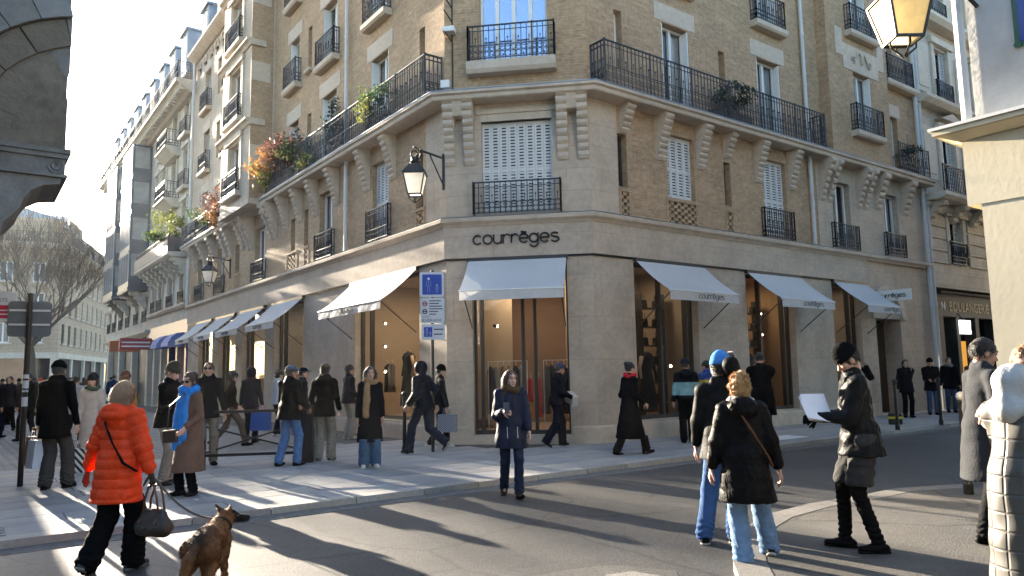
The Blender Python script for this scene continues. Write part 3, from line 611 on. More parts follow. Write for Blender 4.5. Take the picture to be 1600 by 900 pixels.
# cracks and stains worked into the asphalt
def wear(m):
    nt = m.node_tree; N = nt.nodes; L = nt.links; b = N['Principled BSDF']; src = b.inputs['Base Color'].links[0].from_socket; tc = N.new('ShaderNodeTexCoord')
    nz = N.new('ShaderNodeTexNoise'); nz.inputs['Scale'].default_value = 1.6; nz.inputs['Detail'].default_value = 5; L.new(tc.outputs['Object'], nz.inputs[0]); ad = N.new('ShaderNodeMixRGB'); ad.blend_type = 'ADD'; ad.inputs[0].default_value = .35; L.new(tc.outputs['Object'], ad.inputs[1]); L.new(nz.outputs[1], ad.inputs[2])
    vo = N.new('ShaderNodeTexVoronoi'); vo.feature = 'DISTANCE_TO_EDGE'; vo.inputs['Scale'].default_value = .42; L.new(ad.outputs[0], vo.inputs[0]); r1 = N.new('ShaderNodeValToRGB'); r1.color_ramp.elements[0].position = .004; r1.color_ramp.elements[1].position = .012; r1.color_ramp.elements[0].color = (.6, .6, .6, 1); L.new(vo.outputs[0], r1.inputs[0])
    n2 = N.new('ShaderNodeTexNoise'); n2.inputs['Scale'].default_value = .55; n2.inputs['Detail'].default_value = 7; n2.inputs['Roughness'].default_value = .65; L.new(tc.outputs['Object'], n2.inputs[0]); r2 = N.new('ShaderNodeValToRGB'); r2.color_ramp.elements[0].position = .35; r2.color_ramp.elements[1].position = .62; r2.color_ramp.elements[0].color = (.68, .68, .69, 1); r2.color_ramp.elements[1].color = (1.1, 1.09, 1.06, 1); L.new(n2.outputs[0], r2.inputs[0])
    out = src
    for q in (r1, r2): mx = N.new('ShaderNodeMixRGB'); mx.blend_type = 'MULTIPLY'; mx.inputs[0].default_value = 1; L.new(out, mx.inputs[1]); L.new(q.outputs[0], mx.inputs[2]); out = mx.outputs[0]
    L.new(out, b.inputs['Base Color'])
wear(M_asph); wear(M_near)
# repaired patch with a curved edge, and a manhole of a paler stone
struct(MB().slab([(-.6, 5.2), (1.25, 5.2), (1.3, 6.3), (1.11, 6.4), (.9, 6.5), (.69, 6.5), (.4, 6.38), (.14, 6.22), (-.25, 6.13), (-.6, 6.0)], -.01, .004).build('road_patch', M_asph2))
struct(MB().slab([(.62, 5.6), (1.2, 5.6), (1.27, 6.05), (.95, 6.3), (.72, 6.2), (.6, 5.9)], -.01, .008).build('road_stone', MATS['near_kerb_stone']))

# ================================================================ pale stone block next along the left street
FN = FL.moved(24.45)
nb = thing('stone_apartment_building', 'pale stone apartment building with stacked stone balconies beside the drainpipe, before the blue bays', 'building', FN.P(0, 0, 0))
NW = 9.6
colsN = [(1.0, 2.0), (3.6, 4.7), (6.2, 7.2), (8.1, 8.9)]
fl = [5.5, 8.5, 11.4, 14.2]
hs = [(a, b, f + .3, f + 2.25) for a, b in colsN for f in fl[1:]] + [(a, b, f + .2, f + 1.5) for a, b in colsN for f in fl[:1]]
wall(FN, 0, NW, 4.6, 16.9, hs, M_pale, par=nb)
for h in hs:
    window(FN, *h, par=nb); MB().box(FN, h[0] - .2, h[0] - .03, -.02, .07, h[2] - .1, h[3] + .1).box(FN, h[1] + .03, h[1] + .2, -.02, .07, h[2] - .1, h[3] + .1).box(FN, h[0] - .28, h[1] + .28, -.02, .14, h[3] + .1, h[3] + .3).build('window_surround', M_paletrim, nb)
    sh = h[1] - h[0]
    shutter(FN, h[0] + .0, h[0] + sh * .46, h[2], h[3], -.12, nb, .12)
for z in (5.2, 8.2): MB().profile(FN, [(-.1, z), (.12, z), (.22, z + .12), (.22, z + .2), (-.1, z + .22)], 0, NW).build('string_course', M_paletrim, nb)
for a, b in colsN: railing(FN, a - .1, b + .1, .1, 5.45, 6.1, par=nb, ret=.08, step=.15)
# long balcony with a metal planter, small stone balconies above, crowning balcony
MB().profile(FN, [(-.1, 7.75), (.8, 7.75), (.95, 7.85), (.95, 7.98), (-.1, 8.0)], .6, NW).build('balcony_slab', M_paletrim, nb)
for i in range(8): console(FN, .9 + i * 1.15, .3, 7.74, 6.9, .75, 4, par=nb, m=M_paletrim)
railing(FN, .7, NW, .85, 8.0, 8.9, par=nb, step=.16); MB().box(FN, .6, .68, .1, .95, 8.0, 8.75).box(FN, .7, NW, .9, .95, 8.0, 8.6).build('planter_screen', mat('dark_zinc_planter', (.06, .06, .065), .6), nb)
for z in (11.25, 14.1):
    MB().profile(FN, [(-.1, z - .5), (.3, z - .5), (.7, z - .15), (.8, z - .1), (.8, z), (-.1, z)], 2.9, 5.5).build('balcony_slab', M_paletrim, nb); railing(FN, 2.95, 5.45, .72, z, z + .9, par=nb, ret=.7, step=.15)
    for a, b in (colsN[0], colsN[2]): sill(FN, a - .25, b + .25, z + .3, .3, .2, par=nb, m=M_paletrim); railing(FN, a - .2, b + .2, .24, z + .3, z + 1.1, par=nb, ret=.2, step=.15)
MB().profile(FN, [(-.1, 16.2), (.25, 16.2), (.8, 16.6), (.95, 16.65), (.95, 16.82), (-.1, 16.84)], 0, 26.5).build('crown_balcony', M_paletrim, nb)
mb = MB()
for i in range(60): mb.box(FN, .15 + i * .44, .35 + i * .44, .3, .72, 16.3, 16.58)
mb.build('dentil', M_paletrim, nb)
railing(FN, .1, 26.4, .85, 16.86, 17.75, par=nb, step=.2, ret=.8)
MB().profile(FN, [(-2.5, 16.86), (-.5, 16.86), (-.9, 19.4), (-2.5, 19.9)], 0, 26).build('mansard_roof', M_zinc, nb)
for i in range(9): dormer(FN, 1.6 + i * 2.75, 17.6, nb, o=.25, w=1.35, h=2.3, back=1.6)
# its shops: blue shop front with two blue half-round awnings
MB().box(FN, 0, NW, -.4, .02, 3.9, 4.6).build('shop_fascia', mat('blue_shop_paint', (.03, .05, .16), .4, .15, 6), nb)
for i in range(6): MB().box(FN, i * 1.9, i * 1.9 + .35, -.4, .06, .08, 3.9).build('shop_pier', MATS['blue_shop_paint'] if i < 3 else M_paletrim, nb)
for i in range(5): MB().box(FN, i * 1.9 + .35, i * 1.9 + 1.9, -.36, -.32, .3, 3.9).build('shop_pane', mat('far_shop_dark', (.03, .028, .027), .6), nb)
MB().box(FN, .4, .52, -.3, -.22, .5, 2.9).build('lit_display', emit_mat('warm_display_glow', (1, .62, .3), 1.6), nb)
for i, u in enumerate((1.5, 4.2)):
    t = thing('shop_awning', ('rounded blue canopy over the blue shop front, nearer one', 'rounded blue canopy over the blue shop front, farther one')[i], 'awning', FN.P(u, 0, 3.2))
    MB().profile(FN, [(.03, 3.25), (.03, 3.95), (.35, 3.9), (.6, 3.7), (.75, 3.45), (.78, 3.25)], u - .8, u + .8).build('canopy', mat('blue_canvas', (.10, .17, .42), .7), t)
for i, (u, c, w) in enumerate(((7.4, 'red', 1.6), (11.0, 'orange', 1.8))):
    t = thing('hanging_shop_sign', ('projecting red and white striped shop sign', 'projecting orange shop sign behind the striped one')[i], 'sign', FN.P(u, 0, 3.3))
    m1 = mat('sign_red', (.35, .03, .05), .5) if i == 0 else mat('sign_orange', (.5, .14, .05), .5)
    MB().box(FN, u - .05, u + .05, .25, 1.9, 3.3, 3.95).build('panel', m1, t); MB().bar(FN.P(u, 0, 3.8), FN.P(u, .3, 3.8), .05).build('bracket', M_black, t)
    if i == 0:
        for k in range(2): MB().box(FN, u - .056, u + .056, .35, 1.8, 3.45 + k * .22, 3.53 + k * .22).build('stripe', M_white, t)

# ================================================================ building with the blue glazed bays
FBk = FL.moved(34.05)
bb = thing('blue_bay_building', 'apartment building with two tall blue glazed bays further down the street', 'building', FBk.P(0, 0, 0))
hs = [(u, u + 1.1, f, f + 1.6) for u in (.8, 3.6, 6.6, 9.4, 12.2, 14.6) for f in (5.4,)]
wall(FBk, 0, 16.5, 4.2, 16.2, hs, M_pale, par=bb)
for h in hs: window(FBk, *h, par=bb); railing(FBk, h[0] - .1, h[1] + .1, .1, 5.1, 5.8, par=bb, step=.2)
M_bluem = mat('blue_bay_panel', (.05, .075, .10), .35, .15, 4, spec=.6); M_bluepane = mat('blue_bay_pane', (.17, .20, .23), .12, .1, 2, spec=.9)
for k, (a, b) in enumerate(((1.0, 4.6), (7.0, 11.0))):
    o1 = 1.1
    body = MB().box(FBk, a, b, 0, o1, 7.0, 16.1).build('bay', M_bluem, bb)
    for r in range(4):
        z = 7.15 + r * 2.25
        for c in range(4):
            w = (b - a - .2) / 4; MB().box(FBk, a + .1 + c * w + .06, a + .1 + (c + 1) * w - .06, o1, o1 + .02, z + .4, z + 2.1).build('pane', M_bluepane, body)
        MB().box(FBk, a - .02, a, .15, o1 - .12, z + .75, z + 2.1).build('pane', mat('bay_side_pane', (.30, .31, .31), .15, .35, 1.2, spec=.9), body); MB().box(FBk, a - .035, a - .02, .1, .15, z + .1, z + 2.2).box(FBk, a - .035, a - .02, o1 - .12, o1 - .05, z + .1, z + 2.2).build('mullion', M_bluem, body)
        MB().box(FBk, a - .04, b + .04, .1, o1 + .05, z - .08, z + .04).build('transom', M_bluem, body)
    for c in range(2): console(FBk, a + .6 + c * (b - a - 1.2), .4, 6.98, 6.0, .9, 4, par=bb, m=M_paletrim)
for z in (4.3, 6.6): MB().profile(FBk, [(-.1, z), (.1, z), (.25, z + .15), (.25, z + .25), (-.1, z + .27)], 0, 16.5).build('string_course', M_paletrim, bb)
M_fardark = mat('far_shop_dark', (.03, .028, .027), .6)
for i in range(4): MB().box(FBk, i * 5, i * 5 + .45, -.3, .05, .08, 4.2).build('shop_pier', M_paletrim, bb)
MB().box(FBk, 0, 16.5, -.35, -.3, .08, 4.2).build('shop_pane', M_fardark, bb)
MB().profile(FBk, [(-.3, .08), (-.25, .08), (-.25, 4.0), (-.3, 4.0)], 0, .1).build('shop_frame', M_dark, bb)
MB().slab([FBk.P(16.5, 0, 0).xy, FBk.P(16.5, -9, 0).xy, FN.P(0, -9, 0).xy, FN.P(0, -.6, 0).xy, FBk.P(16.5, -.6, 0).xy], 4.3, 17).build('inner_core', MATS['dark_interior'], bb)

# ================================================================ building closing the street
ec = dpt(97, 400, 78).xy; eL = (dpt(-60, 400, 74).xy - ec).normalized(); eR = (dpt(182, 400, 108).xy - ec).normalized()
def nrm(d, s): return Vector((d.y, -d.x)) * s
FE1 = Frame(ec, eL, nrm(eL, -1)); FE2 = Frame(ec, eR, nrm(eR, 1))
if FE1.n.y > 0: FE1.n = -FE1.n
if FE2.n.x * -1 + FE2.n.y * -1 < 0 and FE2.n.dot(-ec) < 0: FE2.n = -FE2.n
if FE2.n.dot(-ec) < 0: FE2.n = -FE2.n
eb = thing('street_end_building', 'cream building with a wraparound roof balcony closing the far end of the street', 'building', (ec.x, ec.y, 0))
M_endst = brick_mat('cream_end_stone', (.46, .36, .26), (.42, .33, .24), (.30, .25, .18), bw=1.4, bh=.5, ms=.02, bump=.2, var=.08, stain=.15)
M_paneg = mat('window_pane_grey', (.12, .13, .14), .15, .1, 2, spec=.6)
for fr, L in ((FE1, 13.0), (FE2, 32.0)):
    hs = [(u, u + 1.15, f, f + 2.1) for u in [1.4 + 2.9 * i for i in range(int((L - 2) / 2.9))] for f in (5.6, 8.8, 12.0)]
    wall(fr, 0, L, 4.6, 15.6, hs, M_endst, par=eb)
    for h in hs: window(fr, *h, par=eb, pane=M_paneg, fw=.09); sill(fr, h[0] - .2, h[1] + .2, h[2], .2, .2, par=eb, m=M_paletrim)
    for i in range(int(L / 6.4) + 1): MB().box(fr, i * 6.4, i * 6.4 + .6, -.4, .05, .08, 4.0).build('shop_pier', M_paletrim, eb)
    MB().box(fr, 0, L, -.4, .08, 4.0, 4.6).build('shop_fascia', M_paletrim, eb); MB().box(fr, 0, L, -.45, -.41, .08, 4.0).build('shop_pane', M_pane, eb)
    MB().profile(fr, [(-.1, 15.6), (.4, 15.6), (.9, 15.9), (.95, 16.1), (-.1, 16.15)], 0, L).build('roof_balcony', M_paletrim, eb)
    railing(fr, .0, L, .85, 16.15, 17.2, par=eb, step=.25, thick=.03)
    MB().box(fr, 0, L, -6, -1.0, 16.1, 18.9).build('attic_storey', M_endst, eb); MB().profile(fr, [(-6, 18.9), (-.8, 18.9), (-.8, 19.05), (-3.5, 19.9), (-6, 19.9)], 0, L).build('roof', M_zinc, eb)
    for i in range(int(L / 3.4)): MB().box(fr, 1.6 + i * 3.4, 2.9 + i * 3.4, -1.02, -.97, 16.4, 18.4).build('attic_window', M_paneg, eb)
ch = MB().box(FE2, 18, 22, -4, -2.6, 19.4, 21.6); 
for i in range(6): ch.lathe(FE2.P(18.4 + i * .65, -3.3, 21.6), [(.16, 0), (.13, .7)], 8)
ch.build('chimney', M_endst, eb)
MB().slab([FE1.P(0, -.5, 0).xy, FE1.P(13, -.5, 0).xy, FE1.P(13, -8, 0).xy, FE2.P(32, -8, 0).xy, FE2.P(32, -.5, 0).xy], 0, 16).build('inner_core', MATS['dark_interior'], eb)

# ================================================================ bakery building along the right street
FK = FR.moved(16.05, -.05)
kb = thing('bakery_building', 'grey stone building with a dark bakery front past the arched doorway', 'building', FK.P(0, 0, 0))
cols_ = [(1.9, 3.0), (5.3, 6.4), (8.7, 9.8)]
hs = [(a, b, f, f + h_) for a, b in cols_ for f, h_ in ((5.3, 1.7), (8.2, 2.1), (11.5, 2.2), (14.8, 2.2))]
wall(FK, 0, 14, 4.4, 19, hs, M_pale, par=kb)
for h in hs:
    window(FK, *h, par=kb); shutter(FK, h[0], h[0] + .35, h[2], h[3], -.14, kb, .12); shutter(FK, h[1] - .35, h[1], h[2], h[3], -.14, kb, .12)
    MB().box(FK, h[0] - .25, h[0] - .04, -.02, .07, h[2], h[3] + .1).box(FK, h[1] + .04, h[1] + .25, -.02, .07, h[2], h[3] + .1).box(FK, h[0] - .35, h[1] + .35, -.02, .16, h[3] + .1, h[3] + .34).build('window_surround', M_paletrim, kb)
    if h[2] > 9 or h[2] < 6: railing(FK, h[0] - .12, h[1] + .12, .12, h[2] + .0, h[2] + .85, par=kb, ret=.1)
for a in (.3, 3.7, 7.1, 10.5):
    for z0, z1 in ((8.4, 10.4), (11.7, 13.6)): MB().box(FK, a, a + 1.1, -.02, .05, z0, z1).box(FK, a + .15, a + .95, .05, .075, z0 + .2, z1 - .2).build('wall_panel', M_paletrim, kb)
    for k in range(5): MB().box(FK, a - .2, a + 1.3, -.02, .05, 5.3 + k * .45, 5.68 + k * .45).build('rusticated_course', M_pale, kb)
for z, d in ((7.15, .0), (11.1, .25), (14.4, .3)): MB().profile(FK, [(-.1, z), (.1 + d, z), (.25 + d, z + .15), (.25 + d, z + .28), (-.1, z + .3)], 0, 14).build('string_course', M_paletrim, kb)
MB().profile(FK, [(-.1, 7.46), (.7, 7.46), (.85, 7.56), (.85, 7.68), (-.1, 7.7)], 0, 14).build('balcony_slab', M_paletrim, kb)
for i in range(8): console(FK, .5 + i * 1.7, .34, 7.45, 6.9, .6, 3, par=kb, m=M_paletrim)
railing(FK, .05, 14, .78, 7.7, 8.65, par=kb, step=.14, band=.95)
MB().prism(FK, [(1.5, 10.75), (3.4, 10.75), (2.45, 11.08)], -.02, .3).build('pediment', M_paletrim, kb)
M_bk = mat('black_green_shop_paint', (.012, .016, .016), .6, .2, 6, spec=.2)
MB().box(FK, .25, 14, -.3, .12, 3.35, 4.15).build('shop_fascia', M_bk, kb); MB().profile(FK, [(-.3, 4.152), (.3, 4.152), (.34, 4.22), (-.3, 4.3)], .2, 14).build('shop_cornice', M_bk, kb)
for a, b in ((.25, .7), (1.7, 1.95), (3.3, 3.6), (5.1, 5.4), (7, 7.3), (9, 9.4)): MB().box(FK, a, b, -.3, .1, .08, 3.35).build('shop_pier', M_bk, kb)
MB().box(FK, .7, 14, -.35, -.3, .08, 3.35).build('shop_pane', M_pane, kb)
MB().box(FK, 2.0, 3.25, -.29, -.27, .9, 2.5).build('lit_display', emit_mat('amber_display_glow', (.9, .42, .08), .10), kb)
MB().box(FK, .25, 14, -.3, .14, .08, .5).build('stall_riser', M_bk, kb)
M_gold = mat('dull_gold', (.12, .085, .04), .5, .15, 10, metal=.2)
text_on('lettering', 'BOULANGERIE PATISSERIE', .5, M_gold, kb, FK, 1.15, .125, 3.55, 1, .012, spacing=1.02)
text_on('lettering', 'N', .42, M_white, kb, FK, .55, .125, 3.58, 1, .01)
for i, (u, t_) in enumerate(((1.45, 'PAR ICI'), (5.5, 'ICI'))):
    t = thing('hanging_light_sign', ('small lit white sign above the bakery door, nearest the drainpipes', 'second small lit white sign along the bakery front')[i], 'sign', FK.P(u, .3, 2.8))
    MB().box(FK, u, u + .85, .28, .34, 2.72, 3.22).build('panel', emit_mat('sign_light', (.8, .86, .85), .35), t); text_on('lettering', t_, .24, M_black, t, FK, u + .06, .345, 2.86, 1, .002)
    MB().bar(FK.P(u + .4, .31, 3.22), FK.P(u + .4, .1, 3.5), .03).build('bracket', M_black, t)
pipe(FK, .12, .1, 19, .12, .07, par=kb)
MB().slab([FK.P(0, -.5, 0).xy, FK.P(14, -.5, 0).xy, FK.P(14, -8, 0).xy, FK.P(0, -8, 0).xy], 4.3, 19).build('inner_core', MATS['dark_interior'], kb)

# ================================================================ near building at the right edge
C5 = Vector((4.97, 7.62)); FS = Frame(C5, -dL, -dR); FS2 = Frame(C5, dR, dL)
nr = thing('plaster_corner_house', 'old white plastered house with a cream shopfront at the right edge', 'building', (C5.x, C5.y, 0))
M_plas = mat('old_white_plaster', (.60, .58, .54), .9, .10, 3, .4, 12, grime=.35); M_cream = mat('cream_painted_wood', (.66, .58, .42), .5, .05, 4, .05, 20)
MB().slab([FS.P(0, 0, 0).xy, FS.P(12, 0, 0).xy, FS.P(12, -9, 0).xy, FS.P(0, -9, 0).xy], 4.07, 12).build('wall', M_plas, nr)
MB().slab([FS.P(.08, -.12, 0).xy, FS.P(12, -.12, 0).xy, FS.P(12, -8.9, 0).xy, FS.P(.08, -8.9, 0).xy], 0, 4.07).build('ground_wall', M_cream, nr)
def corner_band(d, z0, z1, zs=None):
    zs = zs or 0
    a = FS.P(-d, d, 0).xy; return MB().slab([a, FS.P(12, d, 0).xy, FS.P(12, -.3, 0).xy, FS.P(.3, -.3, 0).xy, FS.P(.3, -8.9, 0).xy, FS.P(-d, -8.9, 0).xy], z0, z1)
corner_band(.11, 3.30, 4.0).build('sign_box', M_cream, nr)
mb = corner_band(.32, 4.07, 4.12); mb.build('eave_board', M_cream, nr); corner_band(.345, 4.123, 4.155).build('eave_flashing', M_white, nr)
mb = MB(); P = FS.P
mb.add([P(-.29, .29, 4.065), P(12, .29, 4.065), P(12, .13, 4.0), P(-.13, .13, 4.0)], [(0, 1, 2, 3)]); mb.add([P(-.29, .29, 4.065), P(-.29, -8.9, 4.065), P(-.13, -8.9, 4.0), P(-.13, .13, 4.0)], [(0, 1, 2, 3)]); mb.build('eave_soffit', M_cream, nr)
MB().box(FS, .02, .62, -.1, .1, .08, 3.30).build('pilaster', M_cream, nr); MB().box(FS, 2.4, 3.0, -.1, .1, .08, 3.30).build('pilaster', M_cream, nr); MB().box(FS, .64, 2.38, -.1, -.05, .6, 3.28).build('shop_pane', M_pane, nr)
MB().tube([FS.P(-.06, .06, 4.2), FS.P(-.06, .06, 13)], .05, 8).build('drainpipe', M_pipe, nr)
pq = thing('street_name_plaque', 'blue enamel street name plaque with green border on white plaster', 'sign', FS.P(.6, .02, 4.9))
M_bluee = mat('blue_enamel', (.012, .03, .22), .25, .05, 5, spec=.6); M_greene = mat('green_enamel', (.03, .10, .06), .3, .15, 8)
MB().box(FS, .43, 1.5, .003, .02, 4.86, 5.54).build('border', M_greene, pq); MB().box(FS, .48, 1.45, .02, .028, 4.91, 5.49).build('panel', M_bluee, pq)
text_on('lettering', 'PAVÉE', .21, M_white, pq, FS, .56, .03, 5.01, 1, .002); text_on('lettering', 'RUE', .17, M_white, pq, FS, .78, .03, 5.28, 1, .002)
mb = MB()
for u, z in ((.455, 4.885), (.455, 5.515)): MB().tube([FS.P(u, .015, z), FS.P(u, .035, z)], .035, 10).build('stud', M_greene, pq)

# ================================================================ overhanging stone turret, top left
E0 = Vector((-5.56, 9.0)); FT = Frame(E0, dR, -dL)
tt = thing('stone_corner_turret', 'weathered stone turret on an arched overhang and scrolled corbel at the upper left', 'building', (E0.x, E0.y, 0))
M_old = mat('old_weathered_stone', (.22, .205, .185), .9, .22, 5, .6, 25, grime=.45); M_old2 = mat('old_stone_brown', (.19, .155, .115), .9, .25, 6, .6, 25, grime=.5); M_old3 = mat('old_stone_pale', (.26, .25, .235), .9, .18, 5, .6, 25, grime=.4)
oldm = [M_old, M_old2, M_old3]
MB().slab([FT.P(-.02, -.06, 0).xy, FT.P(-3.0, -.06, 0).xy, FT.P(-3.0, -2.2, 0).xy, FT.P(-.02, -2.2, 0).xy], 4.5, 12).build('turret_core', M_old2, tt)
MB().slab([FT.P(-2.95, -.9, 0).xy, FT.P(-16, -.9, 0).xy, FT.P(-16, -48, 0).xy, FT.P(-2.95, -48, 0).xy], 0, 10).build('wall', M_old, tt)
# arch: centre far to the right and below; stones in rings
ac = (.45, 4.55); rin, rout = 1.78, 2.14; rr = random.Random(5)
def pol(a, r): return (ac[0] + math.cos(a) * r, ac[1] + math.sin(a) * r)
def clipu(pts): return [(min(u, 0.0), z) for u, z in pts]
a0, a1 = R(104.6), R(176); n = 6
for i in range(n):
    s, e = a0 + (a1 - a0) * i / n, a0 + (a1 - a0) * (i + 1) / n - .006
    pts = [pol(s, rin), pol((s + e) / 2, rin), pol(e, rin), pol(e, rout), pol((s + e) / 2, rout), pol(s, rout)]
    MB().prism(FT, clipu(pts), -.05, .03 + rr.random() * .012).build('voussoir', rr.choice([M_old, M_old3]), tt)
rows = [(rout + .012, rout + .4), (rout + .41, rout + .85), (rout + .86, rout + 1.3), (rout + 1.31, rout + 2.4)]
for k, (ra, rb) in enumerate(rows):
    n = 5; 
    for i in range(n):
        s, e = R(96) + (R(178) - R(96)) * (i + .4 * (k % 2)) / n, R(96) + (R(178) - R(96)) * (i + 1 + .4 * (k % 2)) / n - .006
        pts = clipu([pol(s, ra), pol((s + e) / 2, ra), pol(e, ra), pol(e, rb), pol((s + e) / 2, rb), pol(s, rb)])
        if len(set(pts)) >= 4 and max(p[0] for p in pts) - min(p[0] for p in pts) > .05: MB().prism(FT, pts, -.05, .012 + rr.random() * .012).build('stone_block', rr.choice(oldm), tt)
# vault stones under the arch, stepping back and down to the corbel
for k in range(5):
    ra, rb = rin - .012 - k * .36, rin - (k + 1) * .36
    n = max(2, 5 - k)
    for i in range(n):
        s, e = R(90) + R(88) * (i + .3 * (k % 2)) / n, R(90) + R(88) * (i + 1 + .3 * (k % 2)) / n - .012
        pts = clipu([pol(s, max(ra, .05)), pol((s + e) / 2, max(ra, .05)), pol(e, max(ra, .05)), pol(e, max(rb, .04)), pol((s + e) / 2, max(rb, .04)), pol(s, max(rb, .04))])
        pts = [(u, max(z, 4.5)) for u, z in pts]
        if max(p[0] for p in pts) - min(p[0] for p in pts) > .06 and max(p[1] for p in pts) - min(p[1] for p in pts) > .05: MB().prism(FT, pts, -.4, -.03 - .035 * k + rr.random() * .012).build('vault_stone', rr.choice([M_old2, M_old2, M_old]), tt)
mb = MB()
for z0, z1, d in ((4.46, 4.52, .05), (4.40, 4.46, .03), (4.2, 4.4, .0), (4.16, 4.2, .025)): mb.box(FT, -3, .0 + d, -1.6, .0 + d, z0, z1 - .001)
mb.build('corbel_moulding', M_old, tt)
pts = [(-3, 2.9), (-3, 4.155), (-.03, 4.155), (-.05, 4.08), (-.22, 4.05), (-.34, 3.97), (-.41, 3.86), (-.45, 3.74), (-.52, 3.64), (-.6, 3.55), (-.63, 3.42), (-.64, 3.16), (-.72, 3.14), (-.74, 2.9)]
MB().prism(FT, pts, -1.2, -.02).build('corbel_scroll', M_old, tt)
MB().box(FT, -3, -1.5, -1.2, -.03, 0, 2.898).build('pier', M_old, tt)
mb = MB(); X = Vector((FT.d.x, FT.d.y, 0)); Z = Vector((0, 0, 1))
for r in (.05, .11, .17): ring(mb, FT.P(-.86, -.01, 3.66), X, Z, r, .02, 16)
mb.build('volute', M_old, tt); mb = MB()
for r in (.04, .08): ring(mb, FT.P(-.1, .01, 4.3), X, Z, r, .015, 14)
mb.build('volute', M_old, tt)

# ================================================================ unseen houses added round the crossing to dim skylight and bounce sun
def plain_house(name, label, F, L, H, cols2, floors, m):
    t = thing(name, label, 'building', F.P(0, 0, 0)); hs = [(u, u + 1.2, f, f + 2.1) for u in cols2 for f in floors]
    wall(F, 0, L, 0, H, hs, m, par=t)
    mb = MB(); fb = MB()
    for h in hs: window(F, *h, par=t)
    MB().slab([F.P(0, -.4, 0).xy, F.P(L, -.4, 0).xy, F.P(L, -8, 0).xy, F.P(0, -8, 0).xy], 0, H).build('inner_core', MATS['dark_interior'], t)
    return t
FA = Frame(FRo(-14.5, 7.6), Vector((FR.n.x, FR.n.y)), dR)
plain_house('unseen_street_house', 'unseen stone house lining the side street behind the photographer', FA, 30, 9.5, [1 + 3 * i for i in range(9)], (4.5, 7), M_pale)
FY = FS.moved(12.05)
plain_house('unseen_street_house', 'unseen stone house next to the plastered house along the side street', FY, 20, 10, [1 + 3 * i for i in range(6)], (4.5, 7), M_pale)

FX = Frame(FRo(12.5, 8.6), dR, dL)
plain_house('unseen_street_house', 'unseen stone house facing the bakery across the right-hand street', FX, 34, 15, [1 + 3 * i for i in range(10)], (4.5, 7.3), M_pale)
# ================================================================ shop sign: separate stroke letters
def arc(cx, cy, r, a0, a1, n=18, ry=None): return [(cx + r * math.cos(R(a0 + (a1 - a0) * i / n)), cy + (ry or r) * math.sin(R(a0 + (a1 - a0) * i / n))) for i in range(n + 1)]
GL = {'c': (1.0, [arc(.5, .5, .46, 42, 318)]), 'o': (1.0, [arc(.5, .5, .46, 0, 360, 24)]),
      'u': (.95, [[(.06, 1), (.06, .4)] + arc(.46, .42, .40, 180, 300, 10, .38), [(.88, 1), (.88, .04)], arc(.46, .42, .42, 300, 360, 5, .38)]),
      'r': (.78, [[(.06, .04), (.06, 1)], [(.06, .6)] + arc(.46, .55, .38, 170, 60, 8, .42)[1:] + [(.74, .78)]]),
      'e': (1.0, [arc(.5, .5, .46, 0, 318, 20), [(.04, .5), (.96, .5)]]), 'è': (1.0, [arc(.5, .5, .46, 0, 318, 20), [(.04, .5), (.96, .5)], [(.2, 1.22), (.8, 1.12)], [(.2, 1.16), (.8, 1.06)]]),
      'g': (1.05, [arc(.48, .5, .44, 0, 360, 24), [(.93, 1), (.93, 0)] + arc(.5, -.06, .43, 0, -165, 12, .36)]),
      's': (.95, [arc(.48, .74, .36, 20, 270, 14, .22) + arc(.48, .27, .40, 90, -160, 14, .25)[1:]])}
def stroke_sign(par, fr, u, o, z, size, mat_, right=1, thick=.030, each=True, word='courrèges', name='letter', depth=1.6):
    x = 0; X = Vector((fr.d.x, fr.d.y, 0)) * right; Z = Vector((0, 0, 1)); allm = MB()
    for ch in word:
        w, strokes = GL[ch]; mb = MB() if each else allm
        for st in strokes: mb.tube([fr.P(u, o, z) + X * (x + p[0]) * size + Z * p[1] * size for p in st], thick / 2 if not each else thick / 2, 6)
        if each: mb.build(name, mat_, par)
        x += w + .075
    if not each: allm.build(name, mat_, par)
    return x * size
sg = thing('shop_sign', 'black letters of the fashion shop name on the stone fascia over the corner window', 'sign', FB.P(1.67, .07, 4.6))
stroke_sign(sg, FB, .655, .10, 4.55, .217, M_black, thick=.042)

